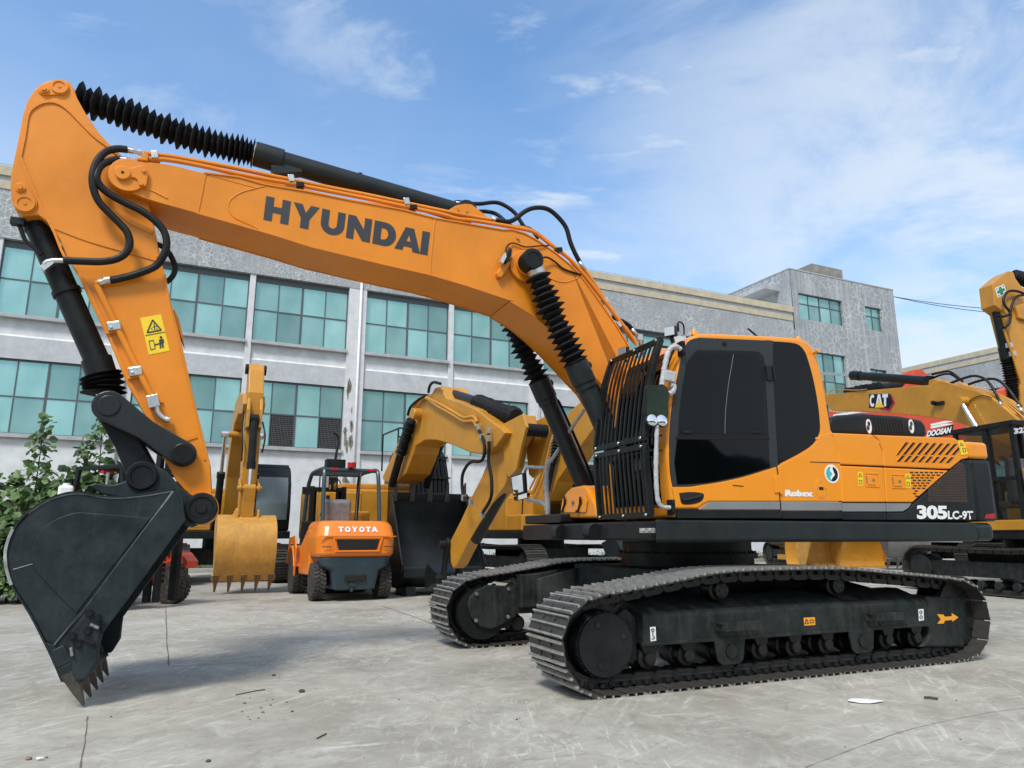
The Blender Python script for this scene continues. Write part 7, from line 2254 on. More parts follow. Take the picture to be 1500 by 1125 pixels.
for (u0, v0, u1, v1) in ((.34,.08,.66,.92), (.08,.34,.34,.66), (.66,.34,.92,.66), (.08,.08,.22,.22), (.78,.08,.92,.22), (.08,.78,.22,.92), (.78,.78,.92,.92)):
    b.prism([lerp2(gr, u0, v0), lerp2(gr, u1, v0), lerp2(gr, u1, v1), lerp2(gr, u0, v1)], 0.2025, 0.206)
b.build('green_cross', M_GRN, sg)
for pts in ([(690,215),(640,200),(590,205),(562,250),(570,290),(605,340),(600,400),(570,435)], [(690,225),(640,240),(612,300),(600,345),(560,362),(520,352)]):
    b = MB(); b.tube([E6.p(x, y, 0.30) for x, y in K6b(pts)], 0.032, 8, 5); b.build('hydraulic_hose', M_RUB, ar6)
A, B, C_ = [E6.p(*q, 0.0) for q in K6b([(518,320),(585,632),(632,900)])]
b = MB(); b.cyl(A, B, 0.115, n=20); b.cyl(B - (B - A).normalized() * 0.3, B, 0.15, n=20); c6 = b.build('bucket_cylinder', M_BK, e6)
b = MB(); bellows(b, [B, C_], 0.10, 0.17, 17, sides=12); b.build('dust_bellows', M_BEL, c6)
b = MB(); b.obox(E6.p(*K6b([(598, 545)])[0], 0.2), 0.10, 0.12, 0.12); b.obox(E6.p(*K6b([(620, 598)])[0], 0.2), 0.10, 0.12, 0.12); b.build('pipe_clamp', M_ZN, ar6)
b = MB(); b.tube([E6.p(x, y, 0.24) for x, y in K6b([(565,440),(590,520),(620,600),(650,700),(670,760)])], 0.03, 8, 4); b.build('arm_pipe', M_YE, ar6)
b6 = e6q([(640,300),(760,250),(1200,300),(1700,500),(1900,750),(1800,1000),(1650,900),(1500,700),(1200,480),(760,400),(660,370)], 0.28)
b = MB(); b.prism(b6, -0.28, 0.28); bo6 = b.build('boom', M_YE, e6, bevel=0.02)
A, B, C_ = [E6.p(*q, 0.0) for q in K6b([(620,95),(800,190),(1250,280)])]
b = MB(); b.cyl(B, C_, 0.12, n=18); c6 = b.build('arm_cylinder', M_BK, e6)
b = MB(); bellows(b, [A, B], 0.10, 0.17, 12, sides=12); b.build('dust_bellows', M_BEL, c6)
aa = arm6[11]
g_bucket(e6, [(aa[0] - 0.2, aa[1]), (aa[0] + .4, aa[1] + .2), (aa[0] + .9, aa[1] - .2), (aa[0] + .9, aa[1] - .7), (aa[0] + .6, aa[1] - 1.0)], 0.65, M_YE, 5, M_RUST, 0.24)

# ---- red excavator behind the right-hand yellow boom
o7 = at_depth(1400, 27.0)
E7 = Fr(o7.x + 1.0, o7.y, 12)
e7 = thing('excavator', 'red excavator behind the long yellow boom, black name plate on its own boom', 'excavator', E7)
g_body(e7, M_RED, cab_top=3.2, L=4.6, exhaust=False)
boom7 = E7.xz([(1205,600),(1240,606),(1300,602),(1318,575),(1334,556),(1340,541),(1350,541),(1362,552),(1376,578),(1412,610),(1425,640),(1440,700),(1470,760),(1450,775),(1405,700),(1385,655),(1340,640),(1300,632),(1205,628)], 0.3)
b = MB(); b.prism(boom7, -0.3, 0.3); bo7 = b.build('boom', M_RED, e7, bevel=0.02)
pl7 = E7.xz([(1357,634.5),(1397,621.5),(1394.5,637),(1360,642)], 0.31)
b = MB(); b.prism(pl7, 0.30, 0.31); np_ = b.build('name_plate', M_BK, bo7)
c4 = [E7.p(x, y, 0.31) for x, y in ((1357.5, 631.5), (1394, 624.8), (1393, 633.8), (1357, 640.3))]
lettering('plate_lettering', 'DOOSAN', *c4, (0, 1, 0), M_WHT, np_, bold=0.045, space=0.95, shear=0.2, th=0.006)
for dy in (0, 5.5):
    q = E7.xz([(1218, 611 + dy), (1222, 607 + dy), (1262, 601 + dy), (1262, 604 + dy)], 0.31)
    q2 = E7.xz([(1363, 621 + dy * .7), (1385, 616.5 + dy * .7), (1398, 617 + dy * .7), (1364, 624 + dy * .7)], 0.31)
    for q_ in (q, q2):
        b = MB(); b.prism(q_, 0.30, 0.308); b.build('white_stripe', M_WHT, bo7)
b = MB(); b.prism(E7.xz([(1462,590),(1468,572),(1478,565),(1488,572),(1496,600),(1480,600)], 0.2), -0.2, 0.2); b.build('rear_lug', M_RED, e7, bevel=0.02)
p = [E7.p(x, y, 0.0) for x, y in ((1352, 560), (1290, 568), (1240, 578))]
b = MB(); b.cyl(p[0], p[1], 0.16, n=18); c7 = b.build('arm_cylinder', M_BK, e7)
b = MB(); bellows(b, [p[1], p[2]], 0.15, 0.24, 14, sides=12); b.build('dust_bellows', M_BEL, c7)
b = MB(); b.prism([(boom7[0][0] - .2, 5.9), (boom7[0][0] + .3, 5.9), (boom7[0][0] + .6, 4.6), (boom7[0][0] + .2, 1.5), (boom7[0][0] - .1, 1.5), (boom7[0][0] - .4, 4.6)], -0.2, 0.2); b.build('arm', M_RED, e7, bevel=0.02)

# ---- grey bucket standing on its teeth behind the counterweight
og = ground(1330, 835)
FG = Fr(og.x, og.y, 80)
gb = thing('digging_bucket', 'grey digging bucket standing on pointed teeth seen under the counterweight of the large machine', 'bucket', FG)
g_bucket(gb, [(-0.75,1.25),(-0.45,1.55),(0.0,1.60),(0.35,1.35),(0.45,0.95),(0.30,0.55),(0.15,0.36)], 0.70, M_GREY, 5, M_GREY, 0.40)

# ---- bulldozer: wide yellow blade and tracks seen under the big machine
od = at_depth(1180, 31.0)
FD = Fr(od.x, od.y, 95)
dz = thing('bulldozer', 'yellow bulldozer with a wide two part blade glimpsed beneath the large machine', 'bulldozer', FD)
b = MB()
S_ = sp2([(2.30,0.02),(2.18,0.30),(2.17,0.70),(2.24,1.05),(2.35,1.25)], 4)
b.strip(S_, -1.95, -0.18, 0.05); bl = b.build('blade', M_YE, dz)
b = MB(); b.strip(S_, -0.16, 2.0, 0.05); b.build('blade', M_YE, dz)
b = MB(); b.prism([(2.1,0.1),(2.55,0.3),(2.5,0.9),(2.2,1.2)], 2.0, 2.06); b.build('blade_rib', M_YE, dz, bevel=0.01)
for s in (1, -1): g_track(dz, s * 0.95, 3.2, 0.55, 0.95, 34)
b = MB(); b.box(-2.2, 0.4, -0.62, 0.62, 0.6, 1.7); b.build('hull', M_YE, dz, bevel=0.05)
b = MB(); b.box(-1.9, -0.6, -0.75, 0.75, 1.7, 2.9); b.build('cab', M_BK, dz, bevel=0.06)
b = MB(); b.box(-1.7, -0.8, -0.755, 0.755, 2.0, 2.7); b.box(-0.605, -0.598, -0.6, 0.6, 2.0, 2.7); b.build('cab_glass', M_GL, dz)
b = MB(); b.box(0.0, 2.2, -1.3, -1.2, 0.25, 0.45); b.build('push_arm', M_YE, dz)
b = MB(); b.box(0.0, 2.2, 1.2, 1.3, 0.25, 0.45); b.build('push_arm', M_YE, dz)
# tracked carrier beside it
oc = at_depth(1258, 32.0)
FC = Fr(oc.x, oc.y, 112)
tc_ = thing('excavator', 'excavator of which only crawler tracks show beneath the orange machine counterweight', 'excavator', FC)
g_body(tc_, M_YE, gauge=0.62, Wt=0.62, L=3.4, cab_top=2.7, exhaust=False)

# ================================================================== orange forklift
FA = math.radians(180 - 65)
FF = Fr(-3.12, 14.25, -65)
fk = thing('forklift', 'orange forklift seen from behind, white lettering across its counterweight', 'forklift', FF)
def wheel(parent, x, y, r, w, m_rim=M_DARK, name='wheel', face=1):
    """solid tyre with chunky lugs, rim as a sub-part"""
    o = None
    b = MB(); n = 28
    prof = [(-w/2, r * 0.58), (-w/2, r * 0.90), (-w/2 + 0.02, r * 0.945), (w/2 - 0.02, r * 0.945), (w/2, r * 0.90), (w/2, r * 0.58)]
    b.lathe((x, y, r), (0, 1, 0), prof, 40)
    for k in range(n):
        for sd in (-1, 1):
            a = 2 * PI * (k + (0.5 if sd > 0 else 0)) / n
            M = Matrix.Rotation(-a, 3, 'Y') @ Matrix.Rotation(sd * 0.35, 3, 'X')
            c = V(x, y, r) + Matrix.Rotation(-a, 3, 'Y') @ V(r * 0.972, 0, 0) + V(0, sd * w * 0.25, 0)
            b.obox(c, r * 0.06, w * 0.46, 2 * PI * r / n * 0.72, Matrix.Rotation(-a, 3, 'Y') @ Matrix.Rotation(sd * 0.4, 3, 'X'))
    o = b.build(name, M_TYRE, parent)
    b = MB(); b.lathe((x, y - w * 0.46, r), (0, 1, 0), [(0, r * 0.56), (0.03, r * 0.50), (0.05, r * 0.25), (w * 0.92 - 0.05, r * 0.25), (w * 0.92 - 0.03, r * 0.50), (w * 0.92, r * 0.56)], 28)
    b.build('rim', m_rim, o); return o
for s in (1, -1):
    wheel(fk, 0.0, s * 0.62, 0.345, 0.235)
    wheel(fk, 2.05, s * 0.66, 0.42, 0.30)
b = MB(); b.cyl((0, -0.6, 0.34), (0, 0.6, 0.34), 0.07, n=14); b.build('axle', M_BK, fk)
b = MB(); b.cyl((2.05, -0.6, 0.42), (2.05, 0.6, 0.42), 0.09, n=14); b.build('axle', M_BK, fk)
# counterweight: section along Y, rounded in plan
def plan(x0, xr, hw, r=0.22, n=6):
    pts = [(x0, -hw)]
    for k in range(n + 1):
        a = math.radians(-90 - 90 * k / n); pts.append((xr + r + r * math.cos(a), -hw + r + r * math.sin(a)))
    for k in range(n + 1):
        a = math.radians(180 - 90 * k / n); pts.append((xr + r + r * math.cos(a), hw - r + r * math.sin(a)))
    pts.append((x0, hw)); return pts
def loft(b, secs, smooth=False):
    vs = [[b.bm.verts.new(p) for p in s] for s in secs]; n = len(vs[0])
    for i in range(len(vs) - 1):
        for j in range(n): b.face([vs[i][j], vs[i][(j+1) % n], vs[i+1][(j+1) % n], vs[i+1][j]], smooth)
    b.face(vs[0][::-1]); b.face(vs[-1])
b = MB()
levels = [(0.80, -0.50, 0.70), (0.86, -0.56, 0.73), (1.16, -0.58, 0.735), (1.20, -0.575, 0.73), (1.36, -0.50, 0.705), (1.44, -0.42, 0.66), (1.47, -0.34, 0.60)]
loft(b, [[(x, y, z) for x, y in plan(0.75, xr_, hw_)] for z, xr_, hw_ in levels], smooth=False)
fcw = b.build('counterweight', M_FORK, fk, bevel=0.02, seg=3)
b = MB()
# recessed air outlet
b.extr([(-0.585, -0.42, 1.13), (-0.585, 0.42, 1.13), (-0.585, 0.36, 0.93), (-0.585, -0.36, 0.93)], [(-0.50, -0.38, 1.10), (-0.50, 0.38, 1.10), (-0.50, 0.33, 0.96), (-0.50, -0.33, 0.96)])
b.build('air_outlet', M_DARK, fcw, bevel=0.02)
b = MB()
for (ya_, yb_, za, zb2) in ((-0.47, 0.47, 1.135, 1.165), (-0.42, 0.42, 0.895, 0.925)): b.box(-0.600, -0.57, ya_, yb_, za, zb2)
for s in (1, -1): b.bar((-0.588, s * 0.455, 1.15), (-0.588, s * 0.39, 0.91), 0.03, 0.03, up=(1, 0, 0))
b.build('outlet_rim', M_FORK, fcw, bevel=0.01)
b = MB(); b.box(-0.604, -0.575, -0.725, 0.725, 1.172, 1.187); b.build('feature_line', M_FORK, fcw, bevel=0.004)
zt1, zt0 = 1.355, 1.255
xa, xb_ = -0.512, -0.556
c4 = [V(xa, 0.37, zt1), V(xa, -0.37, zt1), V(xb_, -0.37, zt0), V(xb_, 0.37, zt0)]
block_letters('rear_lettering', 'TOYOTA', *c4, (-1, 0, 0.5), M_WHT, fcw, gap=0.30, th=0.008)
b = MB()
loft(b, [[(x, y, z) for x, y in plan(0.35, xr_, hw_, r_)] for z, xr_, hw_, r_ in ((0.20, -0.40, 0.34, 0.06), (0.22, -0.44, 0.40, 0.08), (0.55, -0.50, 0.46, 0.10), (0.64, -0.52, 0.62, 0.15), (0.797, -0.53, 0.69, 0.20))])
lw = b.build('lower_counterweight', M_NAVY, fk, bevel=0.015)
b = MB(); b.box(-0.505, -0.46, -0.20, 0.20, 0.36, 0.48); b.build('tow_slot', M_DARK, lw, bevel=0.015)
b = MB(); b.cyl((-0.47, 0.06, 0.18), (-0.47, 0.06, 0.33), 0.03, n=12); b.obox((-0.47, 0.06, 0.30), 0.08, 0.12, 0.05); b.build('tow_pin', M_NAVY, lw, bevel=0.005)
for s in (-1, 1):
    b = MB(); b.box(-0.600, -0.594, s * 0.58 - 0.09, s * 0.58 + 0.09, 0.985, 1.0); b.build('small_badge', M_LET, fcw)
# body sides, fenders, steps
b = MB(); 
for s in (1, -1):
    b.prism([(0.35,0.45),(1.50,0.42),(1.62,0.62),(1.66,0.95),(1.30,1.05),(0.75,1.30),(0.35,1.30)], s * 0.50, s * 0.73)
b.build('side_body', M_FORK, fk, bevel=0.03, seg=3)
b = MB()
for s in (1, -1):
    arcp = [(2.05 + 0.52 * math.cos(math.radians(a)), 0.42 + 0.52 * math.sin(math.radians(a))) for a in range(20, 176, 12)]
    outer = [(2.05 + 0.57 * math.cos(math.radians(a)), 0.42 + 0.57 * math.sin(math.radians(a))) for a in range(20, 176, 12)]
    b.prism(arcp + outer[::-1], s * 0.50, s * 0.84)
    b.prism([(1.50,0.38),(1.58,0.80),(1.75,1.02),(2.3,1.04),(2.45,0.8),(2.4,1.15),(1.6,1.2),(1.40,0.95)], s * 0.80, s * 0.83)
b.build('front_fender', M_FORK, fk, bevel=0.008)
b = MB(); b.box(0.8, 2.5, -0.5, 0.5, 0.40, 0.85); b.box(0.3, 0.8, -0.48, 0.48, 0.40, 0.798); b.build('chassis', M_BK, fk)
b = MB(); b.box(0.30, 1.35, -0.42, 0.42, 1.05, 1.30); b.build('engine_cover', M_BK, fk, bevel=0.03)
# seat under plastic wrap
b = MB()
b.prism([(0.40,1.32),(0.95,1.32),(0.98,1.42),(0.50,1.46),(0.46,1.86),(0.38,1.92),(0.30,1.86),(0.32,1.40)], -0.04, 0.50)
b.build('seat', M_SEAT, fk, bevel=0.05, seg=4)
# overhead guard
b = MB()
zt_g = 2.50
for s in (1, -1):
    b.tube([(0.05, s * 0.56, 1.30), (0.16, s * 0.55, 2.0), (0.24, s * 0.54, 2.40), (0.36, s * 0.53, zt_g), (0.75, s * 0.52, zt_g + 0.02), (1.6, s * 0.52, zt_g + 0.02), (1.85, s * 0.53, zt_g - 0.06), (2.05, s * 0.56, 2.1), (2.25, s * 0.58, 1.2), (2.28, s * 0.58, 0.95)], 0.042, 8, 4)
b.cyl((0.34, -0.55, zt_g - 0.01), (0.34, 0.55, zt_g - 0.01), 0.040, n=8); b.cyl((1.75, -0.53, zt_g), (1.75, 0.53, zt_g), 0.035, n=8)
for k in range(6):
    x = 0.58 + 1.05 * k / 5; b.box(x - 0.015, x + 0.015, -0.52, 0.52, zt_g, zt_g + 0.035)
b.build('overhead_guard', M_NAVY, fk)
b = MB(); b.cyl((0.27, 0.0, zt_g + 0.03), (0.27, 0.0, zt_g + 0.14), 0.085, n=20); b.build('red_beacon', M_REDF, fk, bevel=0.01)
for y_ in (0.34, -0.40):
    b = MB(); b.obox((0.285, y_, zt_g - 0.005), 0.05, 0.14, 0.05); b.build('tail_lamp', M_REDF, fk, bevel=0.008)
b = MB(); b.cyl((0.55, 0.30, zt_g + 0.02), (0.60, 0.22, zt_g + 0.65), 0.028, n=10); b.tube([(0.60, 0.22, zt_g + 0.55), (0.60, 0.24, zt_g + 0.70), (0.60, 0.34, zt_g + 0.78)], 0.028, 8); b.obox((0.55, 0.28, zt_g + 0.12), 0.25, 0.38, 0.18); b.build('air_intake', M_BK, fk, bevel=0.01)
# mast ahead
b = MB()
for s in (1, -1):
    b.box(2.55, 2.67, s * 0.36 - 0.05, s * 0.36 + 0.05, 0.12, 2.30); b.box(2.70, 2.80, s * 0.28 - 0.045, s * 0.28 + 0.045, 0.12, 2.25)
b.box(2.56, 2.66, -0.31, 0.31, 2.18, 2.28); b.box(2.56, 2.66, -0.31, 0.31, 1.0, 1.08)
mst = b.build('mast', M_BK, fk, bevel=0.006)
b = MB()
for s in (1, -1):
    b.box(2.86, 2.90, s * 0.3 - 0.07, s * 0.3 + 0.07, 0.06, 0.62); b.prism([(2.86,0.05),(3.95,0.03),(3.95,0.045),(2.86,0.10)], s * 0.3 - 0.06, s * 0.3 + 0.06)
b.build('fork', M_BK, mst)
b = MB(); b.cyl((2.6, 0, 0.2), (2.6, 0, 2.1), 0.045, n=12); b.build('lift_cylinder', M_GB, mst)
b = MB()
b.vtube([V(1.62, 0.13, 1.62) + V(0.10 * math.cos(t), 0.19 * math.sin(t), 0.14 * math.cos(t)) for t in [2 * PI * k / 20 for k in range(21)]], 0.014, 6); b.cyl((1.62, 0.13, 1.62), (1.85, 0.13, 1.2), 0.02, n=8); b.cyl((1.62, -0.05, 1.62), (1.62, 0.31, 1.62), 0.01, n=6)
b.build('steering_wheel', M_BK, fk)
b = MB(); b.obox((1.85, 0.60, 2.15), 0.03, 0.20, 0.16); b.build('wing_mirror', M_BK, fk, bevel=0.01)
b = MB(); b.box(1.75, 2.1, -0.45, 0.45, 1.0, 1.35); b.box(1.9, 2.15, 0.3, 0.62, 0.9, 1.5); b.build('dashboard', M_BK, fk, bevel=0.02)
b = MB(); b.cyl((1.35, 0.62, 1.02), (1.35, 0.62, 1.20), 0.05, n=12); b.build('blue_cap', mat('blue_plastic', (0.02, 0.08, 0.35), 0.4), fk)
b = MB(); b.tube([(0.3,-0.2,zt_g - .05),(0.35,-0.2,2.2),(0.55,-0.2,1.9),(0.55,-0.2,1.5)], 0.012, 6); b.build('lever', M_GREY, fk)

# ================================================================== dark forklift behind the bucket
o = ground(206, 893)
hdf = Fr(0, 0, 195)
FK2 = Fr(o.x - 0.9, o.y + 0.75, 160)
f2 = thing('forklift', 'dark red and black forklift mostly hidden behind the large charcoal bucket', 'forklift', FK2)
for s in (1, -1):
    wheel(f2, 0.75, s * 0.60, 0.31, 0.24); wheel(f2, -0.85, s * 0.58, 0.27, 0.2)
b = MB(); b.prism([(-1.25,0.35),(0.35,0.30),(0.40,0.75),(0.30,1.0),(-0.2,1.15),(-1.2,1.15),(-1.35,0.8)], -0.56, 0.56); b.build('body', M_BK, f2, bevel=0.05, seg=3)
b = MB(); 
for s in (1, -1): b.prism([(0.38,0.30),(0.45,0.62),(0.95,0.80),(1.12,0.62),(1.16,0.74),(0.98,0.90),(0.3,0.85)], s * 0.48, s * 0.74)
b.build('red_fender', M_RED, f2, bevel=0.012)
b = MB()
for s in (1, -1):
    b.bar((-0.75, s * 0.46, 1.1), (-0.60, s * 0.45, 2.34), 0.07, 0.07); b.bar((0.72, s * 0.46, 0.85), (0.42, s * 0.45, 2.34), 0.07, 0.07); b.bar((-0.65, s * 0.45, 2.36), (0.48, s * 0.45, 2.38), 0.07, 0.07)
for k in range(5): b.box(-0.5 + k * 0.22, -0.47 + k * 0.22, -0.45, 0.45, 2.36, 2.40)
b.build('overhead_guard', M_BK, f2, bevel=0.01)
b = MB(); b.cyl((-0.62, 0.30, 2.38), (-0.62, 0.30, 2.48), 0.05, n=14); b.obox((-0.66, 0.18, 2.36), 0.08, 0.22, 0.07); b.build('tail_lamp', M_REDF, f2)
b = MB(); b.cyl((-0.60, 0.15, 1.2), (-0.60, 0.15, 2.34), 0.03, n=10); b.build('grab_pole', M_GREY, f2)
b = MB()
for s in (1, -1): b.box(1.02, 1.12, s * 0.27 - 0.045, s * 0.27 + 0.045, 0.1, 2.85); b.box(1.15, 1.24, s * 0.20 - 0.04, s * 0.20 + 0.04, 0.1, 2.80)
b.box(1.03, 1.11, -0.22, 0.22, 2.72, 2.80)
for k in range(26): b.box(1.06, 1.09, -0.05, 0.05, 0.4 + k * 0.09, 0.46 + k * 0.09)
b.build('mast', M_BK, f2)
b = MB(); b.prism([(-0.35,1.15),(0.10,1.15),(0.10,1.25),(-0.25,1.30),(-0.32,1.70),(-0.42,1.70)], -0.22, 0.22); b.build('seat', M_SEAT, f2, bevel=0.03)

# white crate top peeking over the bucket
ow = at_depth(88, 12.8)
FW = Fr(ow.x, ow.y, 30)
wb = thing('storage_tank', 'white plastic tank just showing above the rim of the charcoal bucket by the shrub', 'tank', FW)
b = MB(); b.box(-0.12, 0.12, -0.12, 0.12, 0.0, 2.06); b.build('tank_body', M_WHT, wb, bevel=0.05, seg=3)
b = MB(); b.cyl((0, 0, 2.06), (0, 0, 2.10), 0.06, n=16); b.build('tank_lid', M_WHT, wb)
# dark loader bumper at the far left edge
ol = at_depth(-12, 13.0)
FL = Fr(ol.x - 0.9, ol.y, 110)
ld = thing('forklift', 'black forklift cut off by the left edge of the picture beside the shrub', 'forklift', FL)
b = MB(); b.box(-0.9, 0.5, -0.5, 0.5, 0.35, 1.15); b.build('body', M_BK, ld, bevel=0.05)
for s in (1, -1): wheel(ld, 0.25, s * 0.52, 0.32, 0.22); wheel(ld, -0.65, s * 0.5, 0.28, 0.2)
b = MB(); 
for s in (1, -1): b.bar((0.4, s * 0.42, 1.1), (0.15, s * 0.42, 2.0), 0.06, 0.06); b.bar((-0.8, s * 0.42, 1.1), (-0.7, s * 0.42, 2.0), 0.06, 0.06); b.bar((-0.72, s * 0.42, 2.0), (0.2, s * 0.42, 2.0), 0.06, 0.06)
b.build('overhead_guard', M_BK, ld)


# ================================================================== leafy shrubs at the left
def shrub(px_, D, label, stems, dens, seed, spread=0.7, zmin=0.2):
    r = random.Random(seed)
    o = at_depth(px_, D)
    t = empty('leafy_shrub', o); tag(t, label, 'shrub', 'shrubs by the factory wall')
    sb, lb = MB(), MB()
    for (tx, ty, tz) in stems:
        p0 = V(tx * 0.2 + r.uniform(-.1, .1), ty * 0.2, 0)
        mid = V(tx * 0.6 + r.uniform(-.12, .12), ty * 0.6, tz * 0.5)
        tp = V(tx, ty, tz)
        S_ = spline([p0, mid, tp], 12)
        m = len(S_)
        sb.vtube(S_, [0.022 * (1 - 0.75 * i / m) for i in range(m)], 6)
        for i in range(3, m):
            f = i / m
            nl = int(dens * 1.35 * (1.2 - f))
            for _ in range(max(4, int(nl * 1.7))):
                rad = spread * (1.12 - f) ** 1.3 * r.uniform(0.15, 1) + 0.06
                a = r.uniform(0, 6.28)
                c = S_[i] + V(math.cos(a) * rad, math.sin(a) * rad, r.uniform(-0.16, 0.16))
                if c.z < zmin: continue
                if r.random() < 0.35: sb.vtube([S_[i], S_[i].lerp(c, 0.5) + V(0, 0, 0.04), c], [0.007, 0.004, 0.002], 4)
                leaf(lb, c, 0.07 + 0.17 * r.random() ** 1.3, V(math.cos(a) * .5 + r.gauss(0, .5), -0.35 + math.sin(a) * .3 + r.gauss(0, .5), r.uniform(.2, 1)), r.uniform(0, 6.28))
    sb.build('stems', M_STEM, t); lb.build('foliage', M_LEAF, t)
shrub(40, 13.6, 'leafy shrub with a tall thin leading shoot at the left edge behind the charcoal bucket', [(0.02,0,3.28),(-0.45,0.1,2.2),(0.45,0.0,2.25),(-0.1,0.3,2.0),(0.25,-0.1,1.9),(-0.7,0,1.7)], 17, 11, 0.62)
shrub(118, 14.2, 'slender green shrub rising beside the mast of the dark forklift', [(0.16,0,3.72),(-0.15,0.1,3.1),(0.45,0.1,2.6),(-0.35,0,2.4),(0.1,0.2,2.2)], 13, 23, 0.50)
shrub(-20, 15.5, 'wide low shrub half outside the left edge of the picture', [(0,0,2.4),(-0.6,0,2.2),(0.6,0.1,2.1),(0.2,0.3,1.8),(-0.2,-.2,1.7)], 16, 5, 0.7)

# ================================================================== litter and crumbs on the ground
def scrap(px_, py_, s, label, m, seed, cat='paper', ang=0.0, name='paper_scrap', asp=0.45):
    r = random.Random(seed); p = ground(px_, py_)
    b = MB(); n = 12; pts = []
    for k in range(n):
        a = 2 * PI * k / n; rr = s * r.uniform(0.75, 1.1)
        x, y = rr * math.cos(a), rr * math.sin(a) * asp
        pts.append((x * math.cos(ang) - y * math.sin(ang), x * math.sin(ang) + y * math.cos(ang)))
    c = b.bm.verts.new((0, 0, 0.016))
    vs = [b.bm.verts.new((x, y, 0.006 + r.uniform(0, 0.012))) for x, y in pts]
    for k in range(n): b.face([c, vs[k], vs[(k + 1) % n]])
    o = b.build(name, m); o.location = (p.x, p.y, 0); tag(o, label, cat); return o
scrap(1268, 1029, 0.13, 'torn white paper scrap lying in front of the near crawler track', M_PAP, 2)
scrap(60, 1114, 0.025, 'tiny pale paper crumb near the bottom left corner', M_PAP, 4, 'paper')
p0, p1 = ground(1354, 1024), ground(1374, 1026)
b = MB(); b.vtube([p0 + V(0, 0, 0.012), p0.lerp(p1, .5) + V(0, 0.01, 0.014), p1 + V(0, 0, 0.012)], 0.009, 6); o = b.build('stick', M_TWIG); tag(o, 'short brown stick lying right of the white paper scrap', 'stick')
p0, p1 = ground(464, 1083), ground(478, 1076)
b = MB(); b.vtube([p0 + V(0, 0, 0.006), p1 + V(0, 0, 0.006)], 0.004, 5); o = b.build('stick', M_TWIG); tag(o, 'thin dark twig on the open concrete below the centre of the picture', 'stick')
p0, p1 = ground(345, 1019), ground(388, 1011)
b = MB(); b.vtube([p0 + V(0, 0, 0.006), p0.lerp(p1, .6) + V(0.01, 0.02, 0.007), p1 + V(0, 0, 0.006)], 0.004, 5); o = b.build('stick', M_TWIG); tag(o, 'bent twig lying on the concrete right of the bucket teeth', 'stick')
def stone(px_, py_, s, label, seed, m=M_PEB):
    r = random.Random(seed); p = ground(px_, py_)
    b = MB(); bmesh.ops.create_icosphere(b.bm, subdivisions=2, radius=s)
    for v in b.bm.verts: v.co = Vector((v.co.x * r.uniform(.8, 1.2), v.co.y * r.uniform(.8, 1.2), v.co.z * 0.55 * r.uniform(.8, 1.1)))
    o = b.build('stone', m); o.location = (p.x, p.y, s * 0.42); tag(o, label, 'stone', 'small stones and crumbs on the concrete'); return o
stone(42, 1113, 0.016, 'mossy crumb nearest the bottom left corner of the yard', 1)
stone(305, 1116, 0.014, 'dark pebble at the bottom edge left of centre', 2, M_TWIG)
stone(442, 1014, 0.024, 'largest dark lump on the concrete between bucket and tracks', 3, M_TWIG)
stone(401, 990, 0.016, 'dark pebble beyond the largest lump on the concrete', 4, M_TWIG)
stone(428, 1043, 0.010, 'small dark pebble in front of the largest lump on the concrete', 5, M_TWIG)
cr_ = random.Random(8)
for i in range(12):
    stone(cr_.uniform(350, 420), cr_.uniform(1022, 1056), cr_.uniform(0.006, 0.012), 'one of the reddish brick crumbs scattered between the bucket teeth and the tracks', 20 + i)
for i in range(26):
    stone(cr_.uniform(20, 1480), cr_.uniform(900, 1118), cr_.uniform(0.004, 0.008), 'one of the tiny dark specks of grit strewn across the concrete yard', 60 + i, M_TWIG)
SKYGAIN = (1.06, 1.40, 1.56, 1.0)
CLOUD = (4.9, 5.4, 5.9, 1.0)
SUNE, SUNA, EXPO = 2.3, 14.0, 0.48
# ================================================================== sky, sun
SUN_EL = math.radians(52)
SUN_AZ = math.radians(-161)      # measured from +Y towards +X: the sun stands behind the camera, to its left
w = bpy.data.worlds.new('World'); sc.world = w; w.use_nodes = True
nt = w.node_tree; N = nt.nodes; L = nt.links
bg = N['Background']
sky = N.new('ShaderNodeTexSky'); sky.sky_type = 'NISHITA'; sky.sun_disc = False
sky.sun_elevation = SUN_EL; sky.sun_rotation = SUN_AZ
sky.altitude = 0; sky.air_density = 1.0; sky.dust_density = 1.2; sky.ozone_density = 2.0
tc = N.new('ShaderNodeTexCoord')
sep = N.new('ShaderNodeSeparateXYZ'); L.new(tc.outputs['Generated'], sep.inputs[0])
def math_n(op, a, b_=None, clampv=False):
    m = N.new('ShaderNodeMath'); m.operation = op; m.use_clamp = clampv
    for i, v in enumerate((a, b_)):
        if v is None: continue
        if isinstance(v, (int, float)): m.inputs[i].default_value = v
        else: L.new(v, m.inputs[i])
    return m.outputs[0]
zc = math_n('MAXIMUM', sep.outputs['Z'], 0.0)
zc2 = math_n('ADD', zc, 0.16)
px_ = math_n('DIVIDE', sep.outputs['X'], zc2); py_ = math_n('DIVIDE', sep.outputs['Y'], zc2)
cmb = N.new('ShaderNodeCombineXYZ'); L.new(px_, cmb.inputs[0]); L.new(py_, cmb.inputs[1])
